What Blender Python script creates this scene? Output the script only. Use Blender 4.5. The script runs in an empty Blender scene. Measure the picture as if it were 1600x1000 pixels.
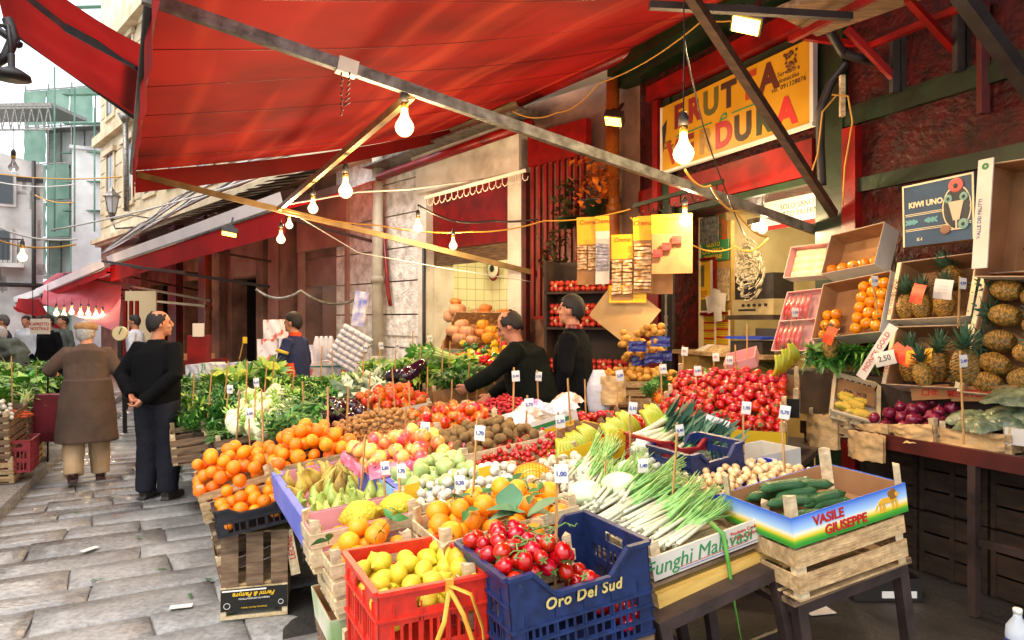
import bpy, bmesh, math, random
import numpy as np
from mathutils import Vector, Matrix, Euler, noise
R = math.radians; PI = math.pi; V = Vector
random.seed(7)
S = bpy.context.scene; COL = S.collection
# ------------------------------------------------------------------ camera
F = 1100.0; H0 = 1.65
cd = bpy.data.cameras.new('camera'); cam = bpy.data.objects.new('camera', cd); COL.objects.link(cam)
cd.sensor_width = 36; cd.lens = 36*F/1600; cd.clip_end = 400; cd.clip_start = .05
cam.location = (0, 0, H0); cam.rotation_euler = (R(90), 0, 0); S.camera = cam
# ------------------------------------------------------------------ world, sun, exposure
W = bpy.data.worlds.new('World'); S.world = W; W.use_nodes = True
nt = W.node_tree; bg = nt.nodes['Background']; sk = nt.nodes.new('ShaderNodeTexSky')
SUN_EL, SUN_AZ = 58, 215
sk.sky_type = 'NISHITA'; sk.sun_disc = False; sk.sun_elevation = R(SUN_EL); sk.sun_rotation = R(SUN_AZ)
sk.air_density = 1.0; sk.dust_density = 5.0; sk.ozone_density = 1.0
mxs = nt.nodes.new('ShaderNodeMix'); mxs.data_type = 'RGBA'; mxs.inputs[0].default_value = .6; mxs.inputs[7].default_value = (6.2, 6.35, 6.6, 1)   # white overcast veil
nt.links.new(sk.outputs[0], mxs.inputs[6]); nt.links.new(mxs.outputs[2], bg.inputs[0]); bg.inputs[1].default_value = 0.15
sl = bpy.data.lights.new('sun', 'SUN'); so = bpy.data.objects.new('sun', sl); COL.objects.link(so)
sl.energy = .6; sl.angle = R(35); sl.color = (1, .96, .9)
sd = V((math.sin(R(SUN_AZ))*math.cos(R(SUN_EL)), math.cos(R(SUN_AZ))*math.cos(R(SUN_EL)), math.sin(R(SUN_EL))))
so.rotation_euler = sd.to_track_quat('Z', 'Y').to_euler()
S.view_settings.view_transform = 'Standard'; S.view_settings.look = 'None'
S.view_settings.exposure = 1.5; S.view_settings.gamma = 1
S.cycles.max_bounces = 6; S.cycles.transparent_max_bounces = 8

# ------------------------------------------------------------------ helpers
def pz(x, y, z):                       # point of height z seen at photo pixel x,y
    Y = (H0-z)*F/(y-500.0); return V(((x-800)/F*Y, Y, z))
def pd(x, y, Y):                       # point at depth Y
    return V(((x-800)/F*Y, Y, H0-(y-500)/F*Y))
def lin(h):
    c = [int(h[i:i+2], 16)/255 for i in (0, 2, 4)]
    return tuple(((v/12.92) if v <= .04045 else ((v+.055)/1.055)**2.4) for v in c)+(1,)
def mx(loc=(0, 0, 0), rot=(0, 0, 0), sc=1):
    s = sc if hasattr(sc, '__len__') else (sc, sc, sc)
    return Matrix.LocRotScale(V(loc), Euler(rot), V(s))
MATS = {}
def mat(name, c, c2=None, rough=.6, scale=8, bump=0, bscale=None, metal=0, rnd=0, hue=0, trans=0, coat=0, emit=0, stretch=None, alpha=1, lo=.35, hi=.65, spec=.5, sss=0, detail=4):
    if name in MATS: return MATS[name]
    m = bpy.data.materials.new(name); m.use_nodes = True; n = m.node_tree.nodes; L = m.node_tree.links
    b = n['Principled BSDF']
    c = lin(c) if isinstance(c, str) else c
    b.inputs['Base Color'].default_value = c; b.inputs['Roughness'].default_value = rough
    b.inputs['Metallic'].default_value = metal; b.inputs['Coat Weight'].default_value = coat
    b.inputs['Specular IOR Level'].default_value = spec
    if trans: b.inputs['Transmission Weight'].default_value = trans
    if alpha < 1: b.inputs['Alpha'].default_value = alpha
    if sss:
        b.inputs['Subsurface Weight'].default_value = sss; b.inputs['Subsurface Scale'].default_value = .02
        b.inputs['Subsurface Radius'].default_value = (1, .5, .2)
    out = None
    tc = n.new('ShaderNodeTexCoord'); mp = n.new('ShaderNodeMapping'); L.new(tc.outputs['Object'], mp.inputs[0])
    if stretch: mp.inputs['Scale'].default_value = stretch
    if c2:
        c2 = lin(c2) if isinstance(c2, str) else c2
        nz = n.new('ShaderNodeTexNoise'); nz.inputs['Scale'].default_value = scale; nz.inputs['Detail'].default_value = detail
        L.new(mp.outputs[0], nz.inputs[0])
        mr = n.new('ShaderNodeMapRange'); mr.inputs[1].default_value = lo; mr.inputs[2].default_value = hi
        L.new(nz.outputs[0], mr.inputs[0])
        mi = n.new('ShaderNodeMix'); mi.data_type = 'RGBA'; L.new(mr.outputs[0], mi.inputs[0])
        mi.inputs[6].default_value = c; mi.inputs[7].default_value = c2; out = mi.outputs[2]
    if rnd or hue:
        oi = n.new('ShaderNodeObjectInfo'); hs = n.new('ShaderNodeHueSaturation')
        a = n.new('ShaderNodeMapRange'); a.inputs[3].default_value = 1-rnd; a.inputs[4].default_value = 1+rnd
        L.new(oi.outputs['Random'], a.inputs[0]); L.new(a.outputs[0], hs.inputs['Value'])
        if hue:
            w = n.new('ShaderNodeMath'); w.operation = 'MULTIPLY'; w.inputs[1].default_value = 7.31
            fr = n.new('ShaderNodeMath'); fr.operation = 'FRACT'; L.new(oi.outputs['Random'], w.inputs[0]); L.new(w.outputs[0], fr.inputs[0])
            h = n.new('ShaderNodeMapRange'); h.inputs[3].default_value = .5-hue; h.inputs[4].default_value = .5+hue
            L.new(fr.outputs[0], h.inputs[0]); L.new(h.outputs[0], hs.inputs['Hue'])
        if out: L.new(out, hs.inputs['Color'])
        else: hs.inputs['Color'].default_value = c
        out = hs.outputs[0]
    if out: L.new(out, b.inputs['Base Color'])
    if bump:
        nb = n.new('ShaderNodeTexNoise'); nb.inputs['Scale'].default_value = bscale or scale*4; nb.inputs['Detail'].default_value = 5
        L.new(mp.outputs[0], nb.inputs[0]); bp = n.new('ShaderNodeBump'); bp.inputs['Strength'].default_value = min(1, bump)
        bp.inputs['Distance'].default_value = .004*max(1, bump)
        L.new(nb.outputs[0], bp.inputs['Height']); L.new(bp.outputs[0], b.inputs['Normal'])
    if emit:
        b.inputs['Emission Color'].default_value = c; b.inputs['Emission Strength'].default_value = emit
        if out: L.new(out, b.inputs['Emission Color'])
    MATS[name] = m; return m
def cloth(name, c, c2, t=.5, thr=None, rough=.8, scale=1.2, stretch=None, bump=0):
    if name in MATS: return MATS[name]
    m = mat(name, c, c2, rough=rough, scale=scale, stretch=stretch, bump=bump)
    n = m.node_tree.nodes; L = m.node_tree.links; b = n['Principled BSDF']
    tr = n.new('ShaderNodeBsdfTranslucent'); ms = n.new('ShaderNodeMixShader'); ms.inputs[0].default_value = t
    src = b.inputs['Base Color'].links[0].from_socket
    L.new(src, tr.inputs[0]); L.new(b.outputs[0], ms.inputs[1]); L.new(tr.outputs[0], ms.inputs[2])
    L.new(ms.outputs[0], n['Material Output'].inputs[0]); return m

class MB:
    def __init__(s): s.v = []; s.f = []; s.m = []; s.s = []
    def add(s, vs, fs, mi=0, sm=False, M=None):
        o = len(s.v)
        s.v += [tuple(M @ V(p)) if M else tuple(p) for p in vs]
        s.f += [tuple(i+o for i in f) for f in fs]; s.m += [mi]*len(fs); s.s += [sm]*len(fs); return s
    def box(s, c, d, M=None, mi=0, rot=None):
        x, y, z = d[0]/2, d[1]/2, d[2]/2
        vs = [V((i, j, k)) for i in (-x, x) for j in (-y, y) for k in (-z, z)]
        if rot: E = Euler(rot).to_matrix(); vs = [E @ p for p in vs]
        vs = [p+V(c) for p in vs]
        return s.add(vs, [(0, 1, 3, 2), (4, 6, 7, 5), (0, 4, 5, 1), (2, 3, 7, 6), (0, 2, 6, 4), (1, 5, 7, 3)], mi, False, M)
    def bb(s, a, b, M=None, mi=0):
        return s.box([(a[i]+b[i])/2 for i in range(3)], [abs(b[i]-a[i]) for i in range(3)], M, mi)
    def beam(s, a, b, w, h=None, mi=0, up=(0, 0, 1)):
        a = V(a); b = V(b); h = h or w; d = (b-a); l = d.length; d.normalize()
        x = d.cross(V(up)); x = x.normalized() if x.length > 1e-4 else V((1, 0, 0)); z = x.cross(d)
        Mm = Matrix((x, d, z)).transposed().to_4x4(); Mm.translation = (a+b)/2
        return s.box((0, 0, 0), (w, l, h), Mm, mi)
    def loft(s, rings, mi=0, sm=True, M=None, cap=True):
        n = len(rings[0]); vs = [p for r in rings for p in r]; fs = []
        for i in range(len(rings)-1):
            for j in range(n):
                k = (j+1) % n; fs.append((i*n+j, i*n+k, (i+1)*n+k, (i+1)*n+j))
        if cap: fs += [tuple(range(n-1, -1, -1)), tuple(range((len(rings)-1)*n, len(rings)*n))]
        return s.add(vs, fs, mi, sm, M)
    def tube(s, pts, r, n=6, mi=0, M=None, flat=1, cap=True, sm=True, side=None):
        pts = [V(p) for p in pts]; rs = r if hasattr(r, '__len__') else [r]*len(pts); rings = []
        X = None
        for i, p in enumerate(pts):
            d = (pts[min(i+1, len(pts)-1)]-pts[max(i-1, 0)])
            d = d.normalized() if d.length > 1e-7 else V((0, 0, 1))
            if X is None: X = V(side) if side else d.orthogonal()
            X = X-d*X.dot(d)
            X = X.normalized() if X.length > 1e-6 else d.orthogonal().normalized()
            Y = d.cross(X)
            rr = rs[i]; ra, rb = rr if hasattr(rr, '__len__') else (rr, rr*flat)
            rings.append([p+X*math.cos(2*PI*j/n)*ra+Y*math.sin(2*PI*j/n)*rb for j in range(n)])
        return s.loft(rings, mi, sm, M, cap)
    def rev(s, prof, n=16, mi=0, M=None, lobes=0, amp=0, sm=True, cap=True):
        rings = []
        for r, z in prof:
            rings.append([((r*(1+amp*math.cos(lobes*2*PI*j/n)))*math.cos(2*PI*j/n), (r*(1+amp*math.cos(lobes*2*PI*j/n)))*math.sin(2*PI*j/n), z) for j in range(n)])
        return s.loft(rings, mi, sm, M, cap)
    def ell(s, c, r, n=12, mi=0, M=None):
        r = r if hasattr(r, '__len__') else (r, r, r); m = max(5, n//2+1); rings = []
        for i in range(m+1):
            a = PI*i/m; q = max(.02, math.sin(a))
            rings.append([(c[0]+r[0]*q*math.cos(2*PI*j/n), c[1]+r[1]*q*math.sin(2*PI*j/n), c[2]-r[2]*math.cos(a)) for j in range(n)])
        return s.loft(rings, mi, True, M)
    def grid(s, fn, nu, nv, mi=0, sm=True, M=None):
        vs = [fn(i/nu, j/nv) for j in range(nv+1) for i in range(nu+1)]; w = nu+1
        return s.add(vs, [(j*w+i, j*w+i+1, (j+1)*w+i+1, (j+1)*w+i) for j in range(nv) for i in range(nu)], mi, sm, M)
    def prism(s, poly, z0, z1, mi=0, M=None):
        n = len(poly); vs = [(p[0], p[1], z0) for p in poly]+[(p[0], p[1], z1) for p in poly]
        fs = [tuple(range(n-1, -1, -1)), tuple(range(n, 2*n))]+[(i, (i+1) % n, n+(i+1) % n, n+i) for i in range(n)]
        return s.add(vs, fs, mi, False, M)
    def mesh(s, name, mats):
        me = bpy.data.meshes.new(name); me.from_pydata(s.v, [], s.f)
        for m in (mats if isinstance(mats, (list, tuple)) else [mats]): me.materials.append(m)
        me.polygons.foreach_set('material_index', s.m); me.polygons.foreach_set('use_smooth', s.s)
        me.update(); return me
    def build(s, name, mats, parent=None, M=None):
        o = bpy.data.objects.new(name, s.mesh(name, mats)); COL.objects.link(o)
        if parent: o.parent = parent
        if M is not None: o.matrix_local = M
        return o
def tag(o, label=None, cat=None, group=None, kind=None):
    if label: o['label'] = label
    if cat: o['category'] = cat
    if group: o['group'] = group
    if kind: o['kind'] = kind
    return o
def thing(name, label, cat, M=None, group=None):
    o = bpy.data.objects.new(name, None); COL.objects.link(o); o.empty_display_size = .1
    if M is not None: o.matrix_world = M
    return tag(o, label, cat, group)
def struct(mb, name, m, M=None): return tag(mb.build(name, m, None, M), kind='structure')
class Proto:                            # shared meshes of one kind: name, mesh, [(part, mesh, [(subpart, mesh)])]
    def __init__(s, name, mesh, parts=()): s.name = name; s.mesh = mesh; s.parts = parts
    def put(s, M, label, cat, group=None):
        o = bpy.data.objects.new(s.name, s.mesh); COL.objects.link(o); o.matrix_world = M; tag(o, label, cat, group)
        for p in s.parts:
            c = bpy.data.objects.new(p[0], p[1]); COL.objects.link(c); c.parent = o
            for q in (p[2] if len(p) > 2 else ()):
                d = bpy.data.objects.new(q[0], q[1]); COL.objects.link(d); d.parent = c
        return o
def frame(a, b, tilt=0, roll=0):
    u = (b-a).normalized(); v = V((0, 0, 1)).cross(u).normalized(); w = u.cross(v)
    c, s_ = math.cos(R(tilt)), math.sin(R(tilt)); v, w = v*c+w*s_, w*c-v*s_
    M = Matrix((u, v, w)).transposed().to_4x4(); M.translation = a
    return M, (b-a).length
def fp(x1, y1, x2, y2, z, z2=None, tilt=0, h=26):       # frame along a front rim: left corner at height z, running at heading h
    if z2 is not None: return frame(pz(x1, y1, z), pz(x2, y2, z2), tilt)
    a = pz(x1, y1, z); tx = (x2-800)/F; c, s = math.cos(R(h)), math.sin(R(h)); t = (tx*a.y-a.x)/(c-tx*s); Y = a.y+s*t
    return frame(a, pd(x2, y2, Y), tilt)
def text(txt, size, m, parent, M, ext=.0012, shear=0, align='CENTER', name='lettering', off=0, sx=1, spacing=1):
    cu = bpy.data.curves.new('t', 'FONT'); cu.body = txt; cu.size = size; cu.extrude = ext; cu.shear = shear; cu.align_x = align
    cu.align_y = 'CENTER'; cu.offset = off; cu.resolution_u = 3; cu.space_character = spacing
    o = bpy.data.objects.new('t', cu); COL.objects.link(o)
    me = bpy.data.meshes.new_from_object(o.evaluated_get(bpy.context.evaluated_depsgraph_get()))
    bpy.data.objects.remove(o); me.materials.clear(); me.materials.append(m)
    q = bpy.data.objects.new(name, me); COL.objects.link(q)
    if parent: q.parent = parent
    q.matrix_local = M @ Matrix.Diagonal((sx, 1, 1, 1)); return q
UP = Matrix(((1, 0, 0, 0), (0, 0, -1, 0), (0, 1, 0, 0), (0, 0, 0, 1)))      # text plane XY -> XZ, facing -Y
def up(x, y, z): return Matrix.Translation((x, y, z)) @ UP
def rnd(a, b): return random.uniform(a, b)
def rrot(): return Euler((rnd(0, 6.28), rnd(0, 6.28), rnd(0, 6.28))).to_matrix().to_4x4()
def pack(L, D, top, r, n, depth=2.2, K=70, m=.8, seed=1, floor=-9, flat=1.0, over=0):
    rs = np.random.RandomState(seed); P = np.zeros((0, 3)); out = []; fails = 0
    while len(out) < n and fails < 12:
        x = rs.uniform(r*m-over, L-r*m+over, K); y = rs.uniform(r*m-over, D-r*m+over, K)
        tp = np.array([top(a, b) for a, b in zip(x, y)])
        z = np.maximum(tp-depth*r, floor+r)
        if len(P):
            d2 = ((x[:, None]-P[None, :, 0])**2+(y[:, None]-P[None, :, 1])**2)/(4*r*r*.93)
            hz = np.where(d2 < 1, P[None, :, 2]+2*r*.93*flat*np.sqrt(np.clip(1-d2, 0, 1)), -9); z = np.maximum(z, hz.max(axis=1))
        sc = z-tp; ok = z+r*.55 < tp+r*.35; sc[~ok] = 99; i = int(np.argmin(sc))
        if sc[i] > 90: fails += 1; continue
        P = np.vstack([P, [x[i], y[i], z[i]]]); out.append((x[i], y[i], z[i]))
    return out
def dome(L, D, h0, h1, sy=0):
    return lambda x, y: h0+h1*(1-(2*x/L-1)**2*.8)*(1-(2*y/D-1)**2*.8)+sy*y
def heap(fr, D, protos, r, top, n, label, cat, group, depth=2.2, rot=None, sv=.08, seed=1, floor=-9, L=None, flat=1, off=(0, 0), over=0):
    M, L0 = fr; L = L or L0; protos = protos if isinstance(protos, list) else [protos]; out = []
    for x, y, z in pack(L, D, top, r, n, depth, seed=seed, floor=floor, flat=flat, over=over):
        m = M @ Matrix.Translation((x+off[0], y+off[1], z)) @ (rot() if rot else rrot()) @ Matrix.Diagonal((1+rnd(-.05, .05), 1+rnd(-.05, .05), 1+rnd(-.05, .05), 1)) @ Matrix.Scale(1+rnd(-sv*1.4, sv), 4)
        out.append(random.choice(protos).put(m, label, cat, group))
    return out
# ------------------------------------------------------------------ materials of the setting
slab_m = mat('stone_slab', 'a3a19c', '858480', rough=.42, scale=1.3, bump=1.4, bscale=26, lo=.3, hi=.7)
def _slab():
    n = slab_m.node_tree.nodes; L = slab_m.node_tree.links; b = n['Principled BSDF']
    tc = n.new('ShaderNodeTexCoord'); z = n.new('ShaderNodeTexNoise'); z.inputs['Scale'].default_value = .7; z.inputs['Detail'].default_value = 6
    L.new(tc.outputs['Object'], z.inputs[0]); r = n.new('ShaderNodeMapRange'); r.inputs[1].default_value = .42; r.inputs[2].default_value = .6
    r.inputs[3].default_value = .12; r.inputs[4].default_value = .5; L.new(z.outputs[0], r.inputs[0]); L.new(r.outputs[0], b.inputs['Roughness'])
_slab()
def grime(m, sc=38, lo=.62, hi=1.12, big=2.2, blo=.75):       # fine speckle and larger worn patches multiplied into a material's own colour
    n = m.node_tree.nodes; L = m.node_tree.links; b = n['Principled BSDF']; ip = b.inputs['Base Color']; tc = n.new('ShaderNodeTexCoord'); cur = ip.links[0].from_socket if ip.links else None; c0 = tuple(ip.default_value)
    for s_, a_, b_ in ((sc, lo, hi), (big, blo, 1.1)):
        z = n.new('ShaderNodeTexNoise'); z.inputs['Scale'].default_value = s_; z.inputs['Detail'].default_value = 6; z.inputs['Roughness'].default_value = .65; L.new(tc.outputs['Object'], z.inputs[0])
        r = n.new('ShaderNodeMapRange'); r.inputs[1].default_value = .35; r.inputs[2].default_value = .6; r.inputs[3].default_value = a_; r.inputs[4].default_value = b_; L.new(z.outputs[0], r.inputs[0])
        h = n.new('ShaderNodeHueSaturation'); L.new(r.outputs[0], h.inputs['Value'])
        if cur: L.new(cur, h.inputs['Color'])
        else: h.inputs['Color'].default_value = c0
        cur = h.outputs[0]
    L.new(cur, ip)
grime(slab_m, 30, .66, 1.08, 1.7, .72)
mortar_m = mat('mortar', '8a857d', '6f6a63', rough=.8, scale=3, bump=1)
asph_m = mat('dark_pavement', '403d39', '282624', rough=.5, scale=2.5, bump=2, bscale=40)
red_stucco = mat('red_stucco', '4c0806', '220302', rough=.5, spec=.25, scale=9, bump=5, bscale=20, lo=.35, hi=.65)
green_p = mat('green_paint', '102e14', '0a1c0d', rough=.4, scale=4, bump=.6)
red_p = mat('red_paint', '8e0f0c', '640b09', rough=.35, scale=4, bump=.5)
dred_p = mat('dark_red_paint', '5c100d', '380a08', rough=.45, scale=6, bump=.5)
rust_p = mat('rusty_steel', '4e2a20', '2c1b16', rough=.6, scale=9, bump=1)
steel = mat('galvanised_steel', '8f8c86', '5f5b55', rough=.4, scale=14, metal=.6, bump=.5)
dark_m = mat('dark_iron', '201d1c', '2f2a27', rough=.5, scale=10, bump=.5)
cream = mat('cream_stone', 'd9ccb0', 'b9a98a', rough=.8, scale=.9, bump=2, bscale=9)
cream_t = mat('cream_trim', 'cdbd9c', 'ad9a78', rough=.75, scale=1.5, bump=1)
rstone = mat('rough_stone', 'f0ece4', 'b9b2a8', rough=.85, scale=7, bump=6, bscale=22, lo=.35, hi=.7)
wstone = mat('white_plaster', 'e2dcd0', 'bdb2a2', rough=.8, scale=2.5, bump=3, bscale=14, lo=.4, hi=.75)
brown_w = mat('brown_wall', '94705a', '5f4638', rough=.8, scale=1.6, bump=2, bscale=12)
pink_w = mat('faded_pink_wall', 'bb9080', '946a5c', rough=.8, scale=1.2, bump=1)
shut_m = mat('roller_shutter', 'a58478', '86655a', rough=.55, scale=2)
grey_w = mat('grey_plaster', 'd0cfcc', 'a3a29e', rough=.9, scale=1.1, bump=2, bscale=3)
white_w = mat('white_block_wall', 'e2e1de', 'c8c6c2', rough=.9, scale=1.2, bump=2, bscale=4)
glass_d = mat('window_glass', '3a4246', rough=.12)
wood = mat('crate_wood', 'c7a878', '9b7b50', rough=.7, scale=5, bump=.8, rnd=.14, stretch=(1.2, 9, 9))
wood_old = mat('old_crate_wood', '8a6f52', '5d4733', rough=.75, scale=5, bump=1, rnd=.15, stretch=(1.2, 9, 9))
wood_pale = mat('pale_wood', 'dcc9a2', 'bfa578', rough=.65, scale=5, bump=.6, rnd=.08, stretch=(1.2, 9, 9))
brownt = mat('brown_table_steel', '40302b', '2a1f1c', rough=.5, scale=8, bump=.6)
tile_m = mat('yellow_tile', 'e8dca0', rough=.2)
def _tile(m, s=.2, c1='efe9c4', c2='f4eecb', mor='c0b484'):
    n = m.node_tree.nodes; L = m.node_tree.links; b = n['Principled BSDF']; tc = n.new('ShaderNodeTexCoord')
    sx = n.new('ShaderNodeSeparateXYZ'); cx = n.new('ShaderNodeCombineXYZ'); ad = n.new('ShaderNodeMath')
    L.new(tc.outputs['Object'], sx.inputs[0]); L.new(sx.outputs[0], ad.inputs[0]); L.new(sx.outputs[1], ad.inputs[1])
    L.new(ad.outputs[0], cx.inputs[0]); L.new(sx.outputs[2], cx.inputs[1])
    br = n.new('ShaderNodeTexBrick'); br.inputs['Scale'].default_value = 1; br.inputs['Brick Width'].default_value = s; br.inputs['Row Height'].default_value = s
    br.inputs['Mortar Size'].default_value = .006; br.offset = 0; br.inputs['Color1'].default_value = lin(c1); br.inputs['Color2'].default_value = lin(c2); br.inputs['Mortar'].default_value = lin(mor)
    L.new(cx.outputs[0], br.inputs[0]); L.new(br.outputs[0], b.inputs['Base Color'])
    bp = n.new('ShaderNodeBump'); bp.inputs['Strength'].default_value = .6; bp.invert = True; bp.inputs['Distance'].default_value = .004
    L.new(br.outputs['Fac'], bp.inputs['Height']); L.new(bp.outputs[0], b.inputs['Normal'])
_tile(tile_m)
tile_w = mat('white_tile', 'e9e6da', rough=.2); _tile(tile_w, .15, 'd8cdb0', 'cdbf9c', '9a8e70')
white_p = mat('white_paper', 'e4e0d6', 'd2ccbe', rough=.7, scale=4)
ink_b = mat('blue_ink', '2a3f8f', rough=.6); ink_k = mat('black_ink', '1c1a1a', rough=.6); ink_r = mat('red_ink', 'b01818', rough=.6)
ink_g = mat('green_ink', '2f7d46', rough=.6); ink_w = mat('white_ink', 'ece8dd', rough=.6); ink_y = mat('yellow_ink', 'e2b51c', rough=.6)
sign_y = mat('yellow_sign', 'cf9c22', 'bd8a18', rough=.4, scale=1.5)

# ------------------------------------------------------------------ ground
g = MB(); g.add([(-90, -30, -.03), (60, -30, -.03), (60, 150, -.03), (-90, 150, -.03)], [(0, 1, 2, 3)]); struct(g, 'ground', mortar_m)
g = MB(); rng = random.Random(3)
sa = R(29); du = V((math.cos(sa), math.sin(sa), 0)); dv = V((-math.sin(sa), math.cos(sa), 0))
v = -2.0
while v < 16:
    h = rng.uniform(.28, .42); u = -13.0+rng.uniform(0, .5)
    while u < 6:
        w = rng.uniform(.45, .95); c = du*(u+w/2)+dv*(v+h/2)
        lx = -.25-.40*(c.y-3.0)
        if c.y > .8 and c.y < 17 and c.x < lx+.3 and c.x > -.78*c.y-2.5:
            gp = .005; n1, n2 = 5, 3; tz = rng.uniform(-.008, .004); ax, ay = rng.uniform(-.012, .012), rng.uniform(-.012, .012); vs = []
            sk1 = rng.uniform(-.03, .03)
            for j in range(n2+3):
                for i in range(n1+3):
                    ii = min(max(i-1, 0), n1); jj = min(max(j-1, 0), n2); edge = (i in (0, n1+2)) or (j in (0, n2+2))
                    a = gp+(w-2*gp)*ii/n1; b = gp+(h-2*gp)*jj/n2
                    if edge:
                        pass
                    else:
                        a += (.005 if ii == 0 else -.005 if ii == n1 else 0); b += (.005 if jj == 0 else -.005 if jj == n2 else 0)
                    p = du*(u+a+sk1*(b/h-.5))+dv*(v+b)
                    z = -.02 if edge else tz+ax*(a/w-.5)+ay*(b/h-.5)+.006*noise.noise(V((p.x*7, p.y*7, 0)))-(.002 if ii in (0, n1) or jj in (0, n2) else 0)
                    vs.append((p.x, p.y, z))
            W_ = n1+3
            g.add(vs, [(j*W_+i, j*W_+i+1, (j+1)*W_+i+1, (j+1)*W_+i) for j in range(n2+2) for i in range(n1+2)], 0, True)
        u += w
    v += h
struct(g, 'street', slab_m)
g = MB(); pts = [(-.1, 2.2), (8, .5), (8, 9), (-2.3, 9)]
g.add([(x, y, -.006) for x, y in [(-.35, 1.0), (9, .5), (9, 10), (-3.2, 10)]], [(0, 1, 2, 3)]); struct(g, 'pavement', asph_m)
# kerb at the left stall
a = pz(62, 735, .1); b = pz(-60, 850, .1); dd = (b-a).normalized(); a -= dd*9
nrm = V((-dd.y, dd.x, 0)); nrm = nrm if nrm.x < 0 else -nrm
kb = MB(); nseg = 14
for i in range(nseg):
    p = a+dd*(i*1.05); q = p+dd*1.035
    vs = [p, q, q+nrm*.25, p+nrm*.25]
    kb.add([tuple(t) for t in vs]+[(t.x, t.y, -.03) for t in vs], [(0, 1, 2, 3), (0, 1, 5, 4), (1, 2, 6, 5), (3, 0, 4, 7)])
struct(kb, 'kerb', slab_m)
sw = MB(); p = a+nrm*.262; q = p+dd*16; sw.add([tuple(p-V((0, 0, .004))), tuple(q-V((0, 0, .004))), tuple(q+nrm*3-V((0, 0, .004))), tuple(p+nrm*3-V((0, 0, .004)))], [(0, 1, 2, 3)])
struct(sw, 'sidewalk', asph_m)

# ------------------------------------------------------------------ wall frames
J = V((1.555, 8.55, 0))
def wf(o, x):
    x = V(x).normalized(); y = V((0, 0, 1)).cross(x); M = Matrix((x, y, V((0, 0, 1)))).transposed().to_4x4(); M.translation = o; return M
RW = wf(J, (.393, -.9196, 0)); FW = wf(J, (.6727, -.74, 0))
def hit(M, x, y, off=0):               # photo pixel -> wall-local x, z on the plane local y = off
    I = M.inverted(); o = I @ V((0, 0, H0)); d = I.to_3x3() @ V(((x-800)/F, 1, -(y-500)/F))
    t = (off-o.y)/d.y; p = o+d*t; return p.x, p.z
def hx(M, x, off=0): return hit(M, x, 500, off)[0]

# ---- red shop building (right)
t = SHOPB = thing('shop_building', 'red stucco shop building with green mouldings and an open lit shop front', 'building', RW)
X0, X1 = hx(RW, 1052), hx(RW, 1285); XE = X1+6
w = MB()
w.bb((X1, .0, 0), (XE, .35, 9)); w.bb((0, 0, 2.82), (X1, .35, 9)); w.bb((0, 0, 0), (X0, .35, 2.82))
w.build('wall', red_stucco, t)
gm = MB()
gm.bb((X1-.02, -.06, 0), (X1+.26, 0, 4.15)); gm.bb((X0-.13, -.07, 0), (X0+.03, -.002, 4.15)); gm.bb((X0+.03, -.05, 3.98), (X1-.02, -.002, 4.15))
gm.bb((X1+.26, -.05, 3.22), (XE, 0, 3.34)); gm.bb((X1+.26, -.03, 3.34), (XE, 0, 3.38)); gm.bb((X1+.26, -.05, 2.67), (XE, 0, 2.78)); gm.bb((X0, -.08, 2.82), (X1, 0, 2.88))
gm.build('green_moulding', green_p, t)
rm = MB(); rm.bb((X0-.3, -.16, 4.17), (X1+.35, -.0, 4.34)); rm.bb((X0-.24, -.12, 2.9), (X0-.14, -.01, 4.16)); rm.bb((X1+.27, -.08, 0), (X1+.40, -.0, 3.2)); rm.bb((X0+.04, -.09, 2.89), (X1-.03, -.003, 3.2))
rm.build('red_frame', red_p, t)
cm = MB()
for k, (z0, z1, d) in enumerate([(4.5, 4.62, .2), (4.62, 4.9, .34), (4.9, 5.05, .5), (5.05, 5.5, .3)]): cm.bb((-.2, -d, z0), (XE, -.001, z1))
cm.build('cornice', green_p, t)
pn = MB(); pn.bb((hx(RW, 1003), -.05, .3), (hx(RW, 1034), 0, 3.2)); pn.build('door_panel', red_p, t)
# shop interior
it = MB(); D_ = 2.6
it.bb((X0-.02, D_, 0), (X1+1.5, D_+.1, 2.9)); it.bb((X0-.12, .36, 0), (X0-.02, D_, 2.9)); it.bb((X1+1.4, .36, 0), (X1+1.5, D_, 2.9)); it.bb((X0-.12, .36, 2.9), (X1+1.5, D_+.1, 3.0)); it.bb((X0-.12, .36, -.02), (X1+1.5, D_, .02))
it.build('interior', mat('interior_wall', 'dccca0', 'c2b080', rough=.8, scale=2), t)
fb = MB(); fb.bb((X1-.02, .36, 0), (X1+.03, 1.2, 2.9)); fb.build('partition', MATS['interior_wall'], t)

# ---- long street front (left part)
t2 = thing('street_front', 'long weathered building with stone pilasters, shutters and a cream upper storey', 'building', FW)
xa, xb = hx(FW, 806), hx(FW, 678); xc, xd = hx(FW, 547), hx(FW, 477); xe, xf = hx(FW, 405), hx(FW, 362); xend = hx(FW, 158)
xg, xh = hx(FW, 318), hx(FW, 288); xi_, xj = hx(FW, 262), hx(FW, 235)
w = MB()
def span(x0, x1, z0=0, z1=4.7, y0=0): w.bb((x0, y0, z0), (x1, .4, z1))
span(xa, 0.01); span(xb, xa, 2.8); span(xc, xb); span(xd, xc, 2.95); span(xe, xd); span(xf, xe, 2.7); span(xg, xf); span(xh, xg, 2.8); span(xi_, xh); span(xj, xi_, 2.8); span(xend, xj)
w.build('ground_floor_wall', brown_w, t2)
w = MB(); w.bb((xend, 0, 4.86), (.3, .4, 15)); 
w.build('upper_wall', cream, t2)
w = MB(); w.bb((xend-.2, -.35, 4.70), (-2, -.0, 4.86)); w.bb((xend-.1, -.2, 4.6), (-2, 0, 4.7))
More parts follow.
